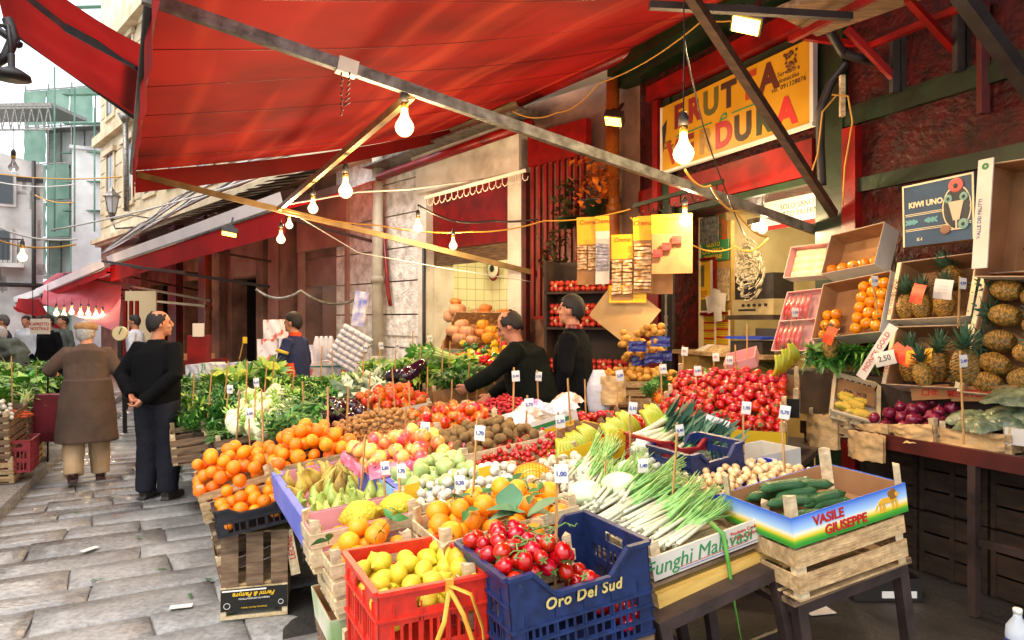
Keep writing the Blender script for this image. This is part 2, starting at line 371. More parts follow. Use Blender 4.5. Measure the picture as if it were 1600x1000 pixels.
for zz in (5.35, 5.9, 6.45, 7.0, 7.55, 8.1, 9.2, 9.75, 10.3, 10.85, 11.4):
    w.bb((xend, -.03, zz), (-4, 0, zz+.47))
w.bb((xend-.2, -.3, 8.66), (-4, 0, 9.0)); w.bb((xend-.2, -.4, 12), (-4, 0, 12.4))
w.build('stone_band', cream_t, t2)
for zz in (5.9, 9.6):
    for k in range(9):
        cx = xend+1.7+k*2.6
        f = MB(); f.bb((cx-.75, -.1, zz-.15), (cx+.75, -.031, zz)); f.bb((cx-.72, -.08, zz), (cx-.5, -.031, zz+2.2)); f.bb((cx+.5, -.08, zz), (cx+.72, -.031, zz+2.2)); f.bb((cx-.85, -.16, zz+2.2), (cx+.85, -.031, zz+2.4)); f.bb((cx-.03, -.06, zz), (cx+.03, -.05, zz+2.2))
        fo = f.build('window', cream_t, t2); p = MB(); p.bb((cx-.5, -.05, zz), (cx+.5, -.034, zz+2.2)); p.build('pane', glass_d, fo)
# rough pilaster right of/left of the tiled niche
w = MB()
for k in range(8):
    z0 = .02+k*.58; w.bb((hx(FW, 592), -.10, z0), (hx(FW, 664), -.001, z0+.555)); w.bb((hx(FW, 530), -.06, z0), (hx(FW, 590), -.001, z0+.555))
w.build('rough_pilaster', rstone, t2)
w = MB(); w.bb((hx(FW, 592)-.02, -.13, 1.38), (hx(FW, 664)+.02, -.001, 1.62)); w.bb((hx(FW, 592)-.02, -.14, 4.45), (hx(FW, 664), -.001, 4.6)); w.build('pilaster_base', rstone, t2)
w = MB(); w.bb((hx(FW, 665), -.16, 0), (xb, 0, 4.2)); w.bb((xa, -.16, 0), (xa+.28, 0, 4.2)); w.bb((hx(FW, 665), -.2, 3.75), (xa+.28, -.001, 4.3)); w.bb((hx(FW, 665)-.05, -.26, 4.3), (xa+.33, -.001, 4.42))
w.build('door_surround', wstone, t2)
w = MB(); w.bb((xb+.0005, -.0, 0), (xb+.014, .41, 2.55)); w.bb((xa-.014, 0, 0), (xa-.0005, .41, 2.55)); w.build('niche_jamb', wstone, t2)
w = MB(); w.bb((xb, -.02, 2.8), (xa, .05, 3.75)); w.build('red_fascia', red_p, t2)
w = MB(); w.bb((xb, .06, 2.55), (xa, .1, 2.8))
for k in range(6): w.bb((xb, .04, 2.56+k*.04), (xa, .06, 2.585+k*.04))
w.build('roller_shutter', wood_old, t2)
w = MB(); w.bb((xb-.3, 1.5, 0), (xa+.5, 1.6, 2.9)); w.bb((xb-.35, .41, 0), (xb-.3, 1.6, 2.9)); w.bb((xa+.5, .41, 0), (xa+.55, 1.6, 2.9)); w.build('tiled_niche', tile_m, t2)
w = MB(); w.bb((xb-.3, .41, 2.9), (xa+.5, 1.6, 2.95)); w.build('niche_ceiling', wstone, t2)
w = MB(); w.bb((xb+.9, 1.47, 1.95), (xa+.5, 1.499, 2.1)); w.build('pink_rail', mat('pink_trim', 'd8a48c', rough=.5), t2)
lm = thing('niche_fill_lamp', 'long unseen ceiling lamp added to brighten the tiled niche', 'ceiling lamp', FW)  # unseen lamp, added to brighten the niche
w = MB(); w.tube([(xb+.2, .9, 2.84), (xa, .9, 2.84)], .03, 8); w.build('tube', mat('niche_fill_glow', 'fff0b8', emit=16), lm); w = MB(); w.bb((xb+.15, .85, 2.87), (xa+.05, .95, 2.895)); w.build('fitting', steel, lm)
# door with half-open shutter
w = MB(); w.bb((xd-.12, -.12, 0), (xd, 0, 3.1)); w.bb((xc, -.12, 0), (xc+.1, 0, 3.1)); w.bb((xd-.12, -.14, 3.1), (xc+.1, -.001, 4.3)); w.build('door_surround', pink_w, t2)
w = MB()
for k in range(14): w.bb((xd, .05, 2.38+k*.042), (xc, .075, 2.38+k*.042+.036))
w.bb((xd, .076, 2.36), (xc, .09, 2.96)); w.build('roller_shutter', shut_m, t2)
w = MB(); w.bb((xd-.1, 1.2, 0), (xc+.1, 1.3, 3)); w.bb((xd-.15, .41, 0), (xd-.1, 1.3, 3)); w.bb((xc+.1, .41, 0), (xc+.15, 1.3, 3)); w.build('doorway_wall', mat('peach_wall', 'b98f78', 'a57c66', rough=.8, scale=1), t2)
# other pilasters, dark openings
for i, (p0, p1, d, m) in enumerate([(448, 470, .16, brown_w), (425, 441, .1, pink_w), (409, 420, .14, brown_w), (338, 352, .15, brown_w), (321, 333, .2, dred_p), (278, 286, .2, dred_p), (222, 230, .2, brown_w)]):
    w = MB(); w.bb((hx(FW, p0), -d, 0), (hx(FW, p1), -.001, 4.5)); w.bb((hx(FW, p0)-.06, -d-.06, 0), (hx(FW, p1)+.06, -.0012, .5)); w.bb((hx(FW, p0)-.06, -d-.06, 4.3), (hx(FW, p1)+.06, -.0012, 4.48)); w.build('pilaster', m, t2)
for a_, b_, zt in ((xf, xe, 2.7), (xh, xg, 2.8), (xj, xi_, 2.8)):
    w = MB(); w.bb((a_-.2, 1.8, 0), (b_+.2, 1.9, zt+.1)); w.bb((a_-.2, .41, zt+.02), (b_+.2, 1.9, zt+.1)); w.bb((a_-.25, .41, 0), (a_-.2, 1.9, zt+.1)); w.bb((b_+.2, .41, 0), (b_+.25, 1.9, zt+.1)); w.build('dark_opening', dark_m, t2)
w = MB()
for k in range(22): w.bb((xf, -.03, 2.75+k*.05), (xe, -.001, 2.75+k*.05+.043))
w.build('roller_shutter', shut_m, t2)
w = MB()
for k in range(40): w.bb((hx(FW, 425)+.2, -.03, .1+k*.08), (hx(FW, 470), -.0015, .1+k*.08+.07))
w.build('closed_shutter', dred_p, t2)
# red iron grille bars, drainpipes
gr = thing('window_grille', 'tall red iron bar grille beside the brown drainpipe', 'grille', FW)
w = MB(); xs = [hx(FW, q) for q in (848, 858, 868, 877, 887, 896, 906, 916, 926)]
for x in xs: w.bb((x-.025, -.2, 1.7), (x+.025, -.16, 3.75))
w.build('bar', red_p, gr); w = MB(); w.bb((xs[0]-.05, -.24, 3.75), (xs[-1]+.1, -.14, 4.2)); w.build('top_board', red_p, gr); w = MB(); w.bb((xs[0], -.2, 1.66), (xs[-1], -.15, 1.7)); w.build('bottom_rail', red_p, gr)
w = MB(); w.bb((hx(FW, 832), -.2, 1.0), (hx(FW, 838), -.12, 3.7)); w.build('post', dred_p, gr)
def pipe(xp, r, z0, z1, m, label, off=.14, joints=()):
    o = thing('drainpipe', label, 'drainpipe', FW @ Matrix.Translation((hx(FW, xp, -off), -off, 0)))
    w = MB(); w.tube([(0, 0, z0), (0, 0, z1)], r, 12); w.build('pipe', m, o)
    for z in joints: w = MB(); w.tube([(0, 0, z), (0, 0, z+.12)], r*1.25, 12); w.build('joint', m, o)
pipe(957, .085, .3, 4.6, mat('ochre_pipe', 'b0641c', '7a3c12', rough=.45, scale=3), 'ochre and red round drainpipe beside the red grille', .16, (2.95, 1.5))
pipe(590, .1, 0, 4.6, mat('beige_pipe', 'c4bba4', '938a78', rough=.5, scale=2), 'tall beige drainpipe on the rough stone pilaster', .3, (2.3, .9))
pipe(325, .09, 0, 3.9, mat('orange_pipe', '9a5a32', '6b3b22', rough=.5, scale=2), 'orange brown drainpipe farther down the street front', .4, (1.9,))
pipe(1.5+661, .03, 0, 2.9, dark_m, 'thin black conduit running down the white door surround', .19)
rs_ = MB(); xx = hx(FW, 610); rs_.tube([(xx-.02, -.2, 4.0), (xx+.25, -.2, 2.1), (xx+.32, -.2, 1.9)], .035, 8)
rs_.build('pipe_arm', red_p); bpy.data.objects['pipe_arm'].matrix_world = FW; tag(bpy.data.objects['pipe_arm'], 'thin red painted iron arm folded against the white pilaster', 'awning arm')
# red tube over door (roller of a closed awning)
q = thing('awning_roller', 'closed red awning rolled up under a sloping cover above the niche', 'awning', FW)
w = MB(); w.tube([(hx(FW, 592, -.45), -.45, 4.1), (hx(FW, 830, -.45), -.45, 4.25)], .07, 10); w.build('rolled_cloth', red_p, q)
w = MB(); w.beam((hx(FW, 585, -.3), -.3, 4.33), (hx(FW, 835, -.3), -.3, 4.46), .5, .03); w.build('cover', steel, q)

# ---- far buildings
fr = wf(V((-19.9, 30.7, 0)), (.86, .5, 0))
o = thing('white_building', 'plain white blockwork building closing the far end of the street', 'building', fr)
w = MB(); w.bb((.6, 0, 0), (2.3, 5, 9.2)); w.build('wall', white_w, o)
w = MB(); w.bb((.5, -.1, 9.2), (2.4, 5.1, 9.35)); w.build('coping', grey_w, o)
fr = wf(V((-28.8, 19.8, 0)), (.83, .556, 0))
o = thing('grey_building', 'pale grey plaster building with sloping roof line at far left', 'building', fr)
w = MB(); w.add([(0, 0, 0), (13, 0, 0), (13, 0, 7.6), (9.5, 0, 8.4), (0, 0, 9), (0, 6, 0), (13, 6, 0), (13, 6, 7.6), (9.5, 6, 8.4), (0, 6, 9)], [(0, 1, 2, 3, 4), (1, 6, 7, 2), (2, 7, 8, 3), (3, 8, 9, 4), (9, 8, 7, 6, 5)])
w.build('wall', grey_w, o)
for cx, zz in ((11.6, 3.8), (11.7, 5.9), (9.6, 4.1), (10.4, 1.6)):
    f = MB(); f.bb((cx-.45, -.08, zz), (cx+.45, -.001, zz+1.3)); fo = f.build('window', grey_w, o); p = MB(); p.bb((cx-.35, -.1, zz+.1), (cx+.35, -.082, zz+1.2)); p.build('pane', glass_d, fo)
w = MB(); w.bb((8.6, -.7, 3.6), (12.4, -.01, 3.75)); w.build('balcony', grey_w, o)
w = MB()
for k in range(26): w.bb((8.6+k*.15, -.7, 3.75), (8.62+k*.15, -.67, 4.6))
w.bb((8.6, -.72, 4.6), (12.4, -.66, 4.65)); w.build('railing', dark_m, o)
w = MB(); w.bb((8.5, -.03, 2.9), (13, -.001, 3.05)); w.bb((8.0, -.05, 6.9), (13, -.0015, 7.05)); w.tube([(12.7, -.12, 0), (12.7, -.12, 7.7)], .07, 8); w.bb((10.2, -.25, 6.3), (11.2, -.0012, 6.36)); w.bb((11.9, -.3, 2.95), (12.9, -.0013, 3.0)); w.build('ledge', dark_m, o)
w = MB(); w.bb((8.8, -.9, 3.9), (10.4, -.75, 4.5)); w.build('hanging_laundry', red_p, o)
rr = random.Random(14); w = MB()
for k in range(60):
    px_, pz_ = rr.uniform(7, 12.9), rr.uniform(.5, 7.6); s1, s2 = rr.uniform(.05, .35), rr.uniform(.1, .9); w.add([(px_, -.0008, pz_), (px_+s1, -.0008, pz_+.02), (px_+s1*.8, -.0008, pz_+s2), (px_+.02, -.0008, pz_+s2*.9)], [(0, 1, 2, 3)])
w.build('wall_patches', mat('stained_plaster', 'a5a39e', '7b7976', rough=.9, scale=4), o)
fr = wf(V((-26.3, 38, 0)), (1, -.2, 0))
net = cloth('green_net', '8fae9c', '6f9484', t=.5, scale=1)
o = thing('scaffold_building', 'tall building wrapped in scaffolding and blue green netting', 'building', fr)
w = MB(); w.bb((.5, .9, 0), (5.4, 6, 12)); w.build('wall', mat('bluegrey_wall', 'a6a8a4', '8a8c88', rough=.9, scale=1), o)
w = MB()
for z in range(0, 15, 2):
    w.bb((0, 0, z), (5.8, .05, z+.06)); w.bb((0, .8, z), (5.8, .85, z+.06)); w.bb((0, 0, z-.1), (5.8, .8, z-.04))
for k in range(5): w.bb((k*1.45, 0, 0), (k*1.45+.06, .06, 14.3)); w.bb((k*1.45, .8, 0), (k*1.45+.06, .86, 14.3))
w.build('scaffold', steel, o)
rr = random.Random(4); w = MB()
for i in range(4):
    for j in range(7):
        if rr.random() < .62: 
            z0 = j*2+.1; w.grid(lambda a, b: (i*1.45+a*1.4, -.05+.08*noise.noise(V((a*3+i, b*4+j, 1))), z0+b*rr.choice((1.85, 1.85))), 5, 5)
w.build('netting', net, o)
o = thing('roof_canopy', 'grey trussed sheet canopy high above the far street', 'canopy', wf(V((-25.4, 31, 10.5)), (1, -.05, 0)))
w = MB(); w.bb((0, 0, .5), (5.3, 2.4, .65)); w.build('roof_sheet', steel, o); w = MB(); w.bb((0, 0, -.55), (5.3, .08, -.47)); w.bb((0, 0, .4), (5.3, .08, .48))
for k in range(14): w.beam((k*.38, .04, -.5), (k*.38+.19, .04, .45), .04); w.beam((k*.38+.38, .04, -.5), (k*.38+.19, .04, .45), .04)
w.build('truss', steel, o)
w = MB()
for k in range(8): w.bb((5.3+rr.random()*.1, .6, -4+k*1.3), (7.4+.5*rr.random(), .9, -3.96+k*1.3))
for k in range(4): w.bb((5.4+k*.9, 0, -5), (5.45+k*.9, .05, 2.2-k*.9))
w.build('scaffold', net, o)
# left side building, off the frame's left edge, faces the street
o = tag(MB().bb((-14, -3, 0), (5, 0, 11)).build('left_building', grey_w, None, wf(V((-8.5, 6, 0)), (.55, -.83, 0))), 'grey plaster building on the left side of the street', 'building')
# ------------------------------------------------------------------ awnings
red_cloth = cloth('red_awning_cloth', '830f09', '5e0a06', t=.6, scale=.9, stretch=(1, 1, 1))
def _stripes():
    m = red_cloth; n = m.node_tree.nodes; L = m.node_tree.links
    tc = n.new('ShaderNodeTexCoord'); mp = n.new('ShaderNodeMapping'); mp.inputs['Scale'].default_value = (1.1, 13, 1); L.new(tc.outputs['UV'], mp.inputs[0])
    mp.inputs['Rotation'].default_value = (0, 0, 0)
    z = n.new('ShaderNodeTexNoise'); z.inputs['Scale'].default_value = 1; z.inputs['Detail'].default_value = 2; L.new(mp.outputs[0], z.inputs[0])
    r = n.new('ShaderNodeMapRange'); r.inputs[1].default_value = .5; r.inputs[2].default_value = .68; r.inputs[4].default_value = .26; L.new(z.outputs[0], r.inputs[0])
    b = n['Principled BSDF']; src = b.inputs['Base Color'].links[0].from_socket
    mi = n.new('ShaderNodeMix'); mi.data_type = 'RGBA'; L.new(r.outputs[0], mi.inputs[0]); L.new(src, mi.inputs[6]); mi.inputs[7].default_value = lin('cf4a24')
    for l in list(src.links):
        if l.to_node != mi: t = l.to_socket; L.remove(l); L.new(mi.outputs[2], t)
_stripes()
def sheet(A, B, C, D, nu=24, nv=16, sag=.1, wav=.02, seed=0, par=None, name='cloth', m=None):
    w = MB(); A, B, C, D = map(V, (A, B, C, D))
    def fn(u, v):                        # u along A->D (front to wall), v from A side to B side
        p = (A*(1-u)+D*u)*(1-v)+(B*(1-u)+C*u)*v
        p.z -= sag*math.sin(PI*u)*(1+.3*math.sin(v*9+seed)); p.z += wav*math.sin(v*23+u*5+seed)*math.sin(PI*u); return p
    w.grid(fn, nu, nv)
    o = w.build(name, m or red_cloth, par); me = o.data; uv = me.uv_layers.new()
    for i, l in enumerate(me.loops):
        k = l.vertex_index; uv.data[i].uv = ((k//(nu+1))/nv, (k % (nu+1))/nu)
    return o
def seams(A, B, C, D, n, par, r=.0028, sag=.1):
    A, B, C, D = map(V, (A, B, C, D)); w = MB()
    for i in range(1, n):
        u = i/n; p = A.lerp(B, u); q = D.lerp(C, u); pts = [p.lerp(q, k/14)-V((0, 0, sag*math.sin(PI*k/14)*(1+.3*math.sin(u*9))+.003-.02*math.sin(u*23+k/14*5)*math.sin(PI*k/14))) for k in range(15)]
        w.tube(pts, r, 4)
    return w.build('seam', dred_p, par)
A_, B_, C_, D_a = V((-4.5, 8.35, 3.42)), V((-1.55, 3.1, 3.42)), V((3.25, 5.7, 4.85)), V((-.81, 11.15, 4.72))
aw = thing('market_awning', 'large bright red cloth awning stretched over the fruit stall', 'awning')
sheet(A_, B_, C_, D_a, par=aw); seams(A_, B_, C_, D_a, 7, aw)
fb = (B_-A_).normalized()
w = MB(); w.tube([A_-fb*.1, B_], .035, 8); w.build('front_bar', dark_m, aw)
w = MB(); w.grid(lambda u, v: A_.lerp(B_, u)+V((.012*math.sin(u*40), .01*math.sin(u*31), -.02-.3*v)), 60, 3); w.build('valance', red_cloth, aw)
w = MB(); w.grid(lambda u, v: A_.lerp(D_a, u)+V((.02, .02, -(.1*math.sin(PI*u))-(.16+.1*(1-u))*v)), 30, 2); w.build('side_flap', red_cloth, aw)
w = MB(); w.tube([D_a-fb*.2+V((0, 0, -.02)), C_+V((0, 0, -.02))], .075, 12); w.build('roller', red_p, aw)
b1a, b1b = V((-1.85, 3.85, 3.36)), V((2.62, 6.06, 2.42)); b2a, b2b = V((-4.46, 8.38, 3.38)), V((.444, 9.77, 2.27))
w = MB(); w.beam(b1a-(b1b-b1a)*.03, b1b, .05, .07); w.build('support_arm', steel, aw)
w = MB(); w.beam(b2a, b2b, .05, .07); w.build('support_arm', mat('yellow_lit_steel', '9a7c4c', '75603c', rough=.45, metal=.3, scale=6), aw)  # the bulbs' yellow light is put into this steel's tan colour
x1 = b1a.lerp(b1b, .272)-V((0, 0, .03)); x2 = b2a.lerp(b2b, .313)-V((0, 0, .0))
w = MB(); w.beam(x1, x2, .045, .055); w.build('cross_bar', MATS['yellow_lit_steel'], aw)
w = MB(); p = b1a.lerp(b1b, .19)
w.beam(p-(b1b-b1a).normalized()*.06, p+(b1b-b1a).normalized()*.06, .075, .09)
w.build('taped_sleeve', white_p, aw)
ch = MB()
for k in range(9): ch.tube([p+V((-.02, -.06, -.05-.03*k)), p+V((-.02+.01*(k % 2), -.06, -.07-.03*k))], .006, 4)
for k in range(7): ch.tube([p+V((.03, -.06, -.05-.03*k)), p+V((.03-.006*k, -.06, -.07-.03*k))], .006, 4)
ch.build('chain', rust_p, aw)
# awning over the right end of the stall (unseen cloth, added and extended for shade; its struts come into view)
sa_ = thing('market_awning', 'second red awning overhead at the right, unseen and added for shade, held by the dark struts', 'awning')
g1_, g2_ = RW @ V((3.7, -.1, 5.0)), RW @ V((9.5, -.1, 5.0)); f1_, f2_ = RW @ V((3.7, -4.0, 4.3)), RW @ V((9.5, -4.0, 4.3))
sheet(f1_, f2_, g2_, g1_, par=sa_, sag=.08); w = MB(); w.tube([f1_, f2_], .035, 8); w.build('front_bar', dark_m, sa_)
# awning of the opposite side, upper left
la = thing('opposite_awning', 'dark pinkish red awning hanging in from the upper left with a black arm', 'awning')
pk = cloth('pink_red_cloth', 'ac1f1c', '821614', t=.6, scale=.8)
q1, q2, q3, q4 = pd(222, 190, 8.6), pd(245, 82, 6.6), pd(-25, -92, 6.9), pd(8, 40, 9.0)
sheet(q1, q2, q3, q4, sag=.05, par=la, m=pk)
w = MB(); w.tube([q1, q4], .04, 8); w.build('edge_bar', dark_m, la)
w = MB(); m1 = pd(216, 104, 7.2); m2 = pd(104, 44, 7.2); m3 = pd(30, -14, 7.2); w.beam(m1, m2, .07, .08); w.build('arm', dark_m, la); w = MB(); w.beam(m2, m3, .05, .06); w.build('arm_rod', rust_p, la)
w = MB(); w.grid(lambda u, v: q2.lerp(q1, .25+.7*v)+(q3-q2)*(.06+.1*u)+V((0, 0, .03)), 3, 6); w.build('patch', dred_p, la)
# roof ledge with cables above the far awnings (dark corrugated sheets)
lg = thing('corrugated_canopy', 'row of dark corrugated roof sheets above the far red awnings', 'canopy')
w = MB(); p0, p1 = pd(165, 392, 24), pd(470, 262, 13)
nn = V((-.74, -.6727, 0))
for k in range(60):
    a = p0.lerp(p1, k/60); b = p0.lerp(p1, (k+1)/60); z = .03 if k % 2 else 0
    w.add([a+V((0, 0, z)), b+V((0, 0, z)), b-nn*1.4+V((0, 0, .35+z)), a-nn*1.4+V((0, 0, .35+z))], [(0, 1, 2, 3)])
w.build('sheet', mat('dark_sheet', '3a3338', '241f24', rough=.5, scale=2), lg)
def street_awning(a, b, c, d, label, vc, topc=None, nm='street_awning', val=.32):
    o = thing(nm, label, 'awning'); sheet(a, b, c, d, sag=.05, par=o, m=vc, nu=10, nv=12)
    w = MB(); w.grid(lambda u, v: V(a).lerp(V(b), u)+V((0, 0, -val*v)), 20, 2); w.build('valance', vc, o)
    if topc:
        w = MB(); w.grid(lambda u, v: V(a).lerp(V(b), u)+V((-.02-.04*v, -.04-.04*v, .02+.2*v)), 20, 2); w.build('fascia', topc, o)
    w = MB(); w.tube([a, b], .03, 6); w.build('front_bar', steel, o)
    for t in (.05, .5, .95):
        p = V(a).lerp(V(b), t)-V((0, 0, .05)); q = V(d).lerp(V(c), t)-V((0, 0, 1.3)); w = MB(); w.beam(p, q, .04, .05); w.build('arm', rust_p, o)
    return o
wv = cloth('white_plastic_cloth', 'f4f4f6', 'e6e6ea', t=.25, scale=1)
cr = cloth('deep_red_cloth', 'c0161a', '9a1014', t=.6, scale=.7)
pkc = cloth('pale_pink_cloth', 'e88a94', 'd9626e', t=.6, scale=.7)
e1, e2 = pd(172, 414, 19), pd(446, 322, 11.5)
street_awning(e1, e2, V((-1.9, 12.4, 4.3)), V((-8.6, 20.4, 4.2)), 'long red awning with a white upper band past the first fruit stall', cr, wv, val=.45)
e3, e4 = pd(60, 462, 24), pd(166, 418, 18.5)
street_awning(e3, e4, V((-9, 21, 3.8)), V((-14.5, 27, 3.9)), 'white edged awning above the middle of the far street', cr, wv, val=.2)
e5, e6 = pd(-10, 484, 30), pd(64, 462, 23.5)
street_awning(e5, e6, V((-14.2, 27, 3.8)), V((-22, 34, 3.9)), 'farthest pale awning at the left end of the row', pkc, wv, val=.2)
po = thing('hanging_cloth', 'translucent pale pink cloth hanging over the far meat stall', 'cloth sheet')
sheet(pd(185, 520, 17), pd(60, 470, 20), pd(70, 440, 24), pd(190, 432, 20), sag=.25, par=po, m=pkc)
po2 = thing('hanging_cloth', 'sagging red cloth corner left of the pink cloth', 'cloth sheet')
sheet(pd(110, 520, 20), pd(20, 478, 22), pd(28, 466, 24), pd(62, 468, 20), sag=.2, par=po2, m=cr)
# long awning arms seen across the middle of the street
ar = [((160, 408, 18), (420, 448, 14.5)), ((100, 428, 22), (330, 470, 17)), ((70, 455, 24), (322, 478, 17)), ((205, 417, 16), (290, 426, 15))]
for k, (p, q) in enumerate(ar):
    w = MB(); w.beam(pd(*p), pd(*q), .05, .06)
    tag(w.build('iron_arm', rust_p if k % 2 else dark_m), ['uppermost', 'middle', 'lowest', 'shortest'][k]+' dark awning arm crossing above the two men in the street', 'awning arm', 'loose awning arms')

# ------------------------------------------------------------------ bulbs
glass_e = bpy.data.materials.new('lit_bulb_glass'); glass_e.use_nodes = True
n = glass_e.node_tree.nodes; L = glass_e.node_tree.links; n.clear(); ou = n.new('ShaderNodeOutputMaterial'); ms = n.new('ShaderNodeMixShader'); em = n.new('ShaderNodeEmission'); tr = n.new('ShaderNodeBsdfTransparent')
em.inputs[0].default_value = (1, .7, .3, 1); em.inputs[1].default_value = 2.4; ms.inputs[0].default_value = .45; L.new(tr.outputs[0], ms.inputs[1]); L.new(em.outputs[0], ms.inputs[2]); L.new(ms.outputs[0], ou.inputs[0])
glass_u = mat('unlit_bulb_glass', 'dfe2e4', rough=.05, trans=.9)
brass = mat('brass', 'b98a3c', rough=.3, metal=.9)
def bulb(x, y, Y, r, cord, label, lit=True, power=36, arm=None):
    c = pd(x, y, Y); o = thing('light_bulb', label, 'light bulb', Matrix.Translation(c), 'bare bulbs hanging on wires'); s = r/.05
    w = MB(); w.rev([(.004*s, -.05*s), (.02*s, -.046*s), (.036*s, -.034*s), (.046*s, -.018*s), (.05*s, 0), (.046*s, .019*s), (.034*s, .038*s), (.024*s, .056*s), (.019*s, .075*s), (.017*s, .1*s)], 18, cap=True)
    w.build('glass', glass_e if lit else glass_u, o)
    w = MB(); w.rev([(.02*s, .098*s), (.021*s, .135*s), (.016*s, .137*s)], 12); w.build('screw_cap', brass, o)
    w = MB(); w.rev([(.024*s, .13*s), (.024*s, .175*s), (.012*s, .2*s)], 12); w.tube([(0, 0, .19*s), (.004, 0, .19*s+cord*.5), (0, 0, .19*s+cord)], .004, 5); w.build('socket', dark_m, o)
    if lit:
        ld = bpy.data.lights.new('bulb_light', 'POINT'); ld.energy = power; ld.color = (1, .7, .38); ld.shadow_soft_size = r*.6
        lo = bpy.data.objects.new('bulb_light', ld); COL.objects.link(lo); lo.parent = o; lo.location = (0, 0, 0)
    return o
bulb(632, 199, 4.44, .06, .06, 'largest bulb hanging where the cross bar meets the near awning arm', power=40)
bulb(540, 299, 5.86, .058, .05, 'second bulb down the lit yellow cross bar')
bulb(489, 326, 7.0, .05, .08, 'third bulb, hanging lower down the yellow cross bar')
bulb(439, 374, 8.6, .052, .08, 'lowest bulb under the joint of cross bar and far awning arm')
bulb(452, 352, 9.0, .046, .04, 'bulb tucked just behind the lowest one under the far awning arm')
bulb(653, 356, 8.6, .055, .06, 'bulb in front of the white door surround')
bulb(708, 384, 8.6, .05, .02, 'bulb in front of the red fascia above the pumpkins')
bulb(1068, 240, 4.0, .06, .9, 'big bulb on a long black cord in front of the yellow sign', power=40)
bulb(1070, 345, 6.2, .052, .12, 'bulb hanging before the shop opening near the yellow hanging cards')
bulb(1191, 357, 6.2, .046, .06, 'bulb over the garlic braid at the shop opening')
bulb(35, 402, 9.0, .055, .05, 'single lit bulb over the left stall', power=14)
bulb(21, 262, 8.5, .055, .3, 'large unlit bulb high at the left edge', lit=False)
for k, (x, y) in enumerate([(88, 490), (100, 492), (112, 488), (126, 490), (138, 490), (150, 492), (160, 494), (204, 464)]):
    bulb(x, y, 18+.15*k, .065, .15, 'small far bulb in the bright row under the pink cloth' if k < 7 else 'lone far bulb above the white shirted butcher', power=12)
# floodlights
def flood(x, y, Y, sz, rot, label, e=6, power=15, c=(1, .75, .35)):
    o = thing('floodlight', label, 'floodlight', Matrix.Translation(pd(x, y, Y)) @ Euler(rot).to_matrix().to_4x4())
    w = MB(); w.box((0, 0, .05), (sz, sz*.75, .09)); w.box((0, 0, .12), (sz*.5, sz*.4, .06)); w.beam((0, 0, .1), (0, .1, .35), .03); w.build('housing', dark_m, o)
    w = MB(); w.box((0, 0, -.003), (sz*.86, sz*.6, .006)); w.build('lamp_glass', mat('lamp_glow%d' % int(e), 'ffbf45', emit=e), o)
    ld = bpy.data.lights.new('lamp', 'AREA'); ld.size = sz*.7; ld.energy = power; ld.color = c; lo = bpy.data.objects.new('lamp', ld); COL.objects.link(lo); lo.parent = o; lo.location = (0, 0, -.02)
flood(1165, 40, 5.0, .22, (R(-25), R(20), R(-20)), 'bright floodlight on the metal rack above the shop sign', e=9, power=25)
flood(958, 190, 7.6, .2, (R(-28), R(12), R(-20)), 'yellow floodlight on the brown pipe left of the shop sign', e=4, power=12)
flood(358, 366, 12.0, .26, (R(-15), R(10), R(20)), 'small yellow floodlight under the red street awning', e=4, power=10)
o = thing('fluorescent_lamp', 'long fluorescent tube inside the shop ceiling', 'ceiling lamp', RW)
tb = mat('tube_glow', 'f6f6ff', emit=20); tb2 = mat('warm_tube_glow', 'fff0c8', emit=20)
x0 = hx(RW, 1165, 1.2); w = MB(); w.tube([(x0-1.1, 1.2, 2.62), (x0+.1, 1.2, 2.62)], .03, 8); w.build('tube', tb, o); w = MB(); w.bb((x0-1.15, 1.15, 2.66), (x0+.15, 1.25, 2.72)); w.build('fitting', steel, o)
o = thing('fluorescent_lamp', 'second fluorescent tube at the right end of the shop ceiling', 'ceiling lamp', RW)
x0 = hx(RW, 1230, .8); w = MB(); w.tube([(x0-.5, .8, 2.68), (x0+.6, .8, 2.68)], .03, 8); w.build('tube', tb2, o); w = MB(); w.bb((x0-.55, .75, 2.72), (x0+.65, .85, 2.78)); w.build('fitting', steel, o)
# ------------------------------------------------------------------ shop sign
sg = thing('shop_sign', 'yellow shop sign lettered FRUTTA e VERDURA with coloured letters', 'sign')
P0 = RW @ V((hx(RW, 1035, -.12)+.02, -.12, 3.33)); sx_, _ = hit(RW, 1266, 150, -.12); s0 = hx(RW, 1035, -.12); SL = sx_-s0
SM = RW @ Matrix.Translation((s0, -.12, 3.32)) @ Matrix.Rotation(R(0), 4, 'X'); sg.matrix_world = SM
w = MB(); w.bb((0, 0, 0), (SL, .03, .72)); w.build('board', sign_y, sg)
w = MB(); w.bb((-.03, -.01, -.03), (SL+.03, .04, -.001)); w.bb((SL+.001, -.01, 0), (SL+.04, .04, .72)); w.bb((-.03, -.01, 0), (-.001, .04, .72)); w.build('sign_frame', white_p, sg)
lcs = ['6d1d1a', '8a2a20', '5a5a28', '3f2a20', 'a33c1c', '55251a']
def letters(s, x0, x1, z, size, cols):
    for i, c in enumerate(s):
        if c != ' ':
            text(c, size, mat('letter_'+cols[i % len(cols)], cols[i % len(cols)], 'a07030', rough=.5, scale=14, lo=.68, hi=.85), sg, up(x0+(x1-x0)*i/(len(s)-1), -.002, z), ext=.002, off=.016)
letters('FRUTTA', .30, 1.70*SL/2.2, .53, .34, lcs)
letters('VERDURA', .2, 1.92*SL/2.2, .16, .34, ['a3301c', '7a2c1a', '9a7430', 'a8242a', '33251e', '2f3a22', 'c22a2a'])
text('e', .26, ink_g, sg, up(SL*.47, -.002, .34), shear=.4)
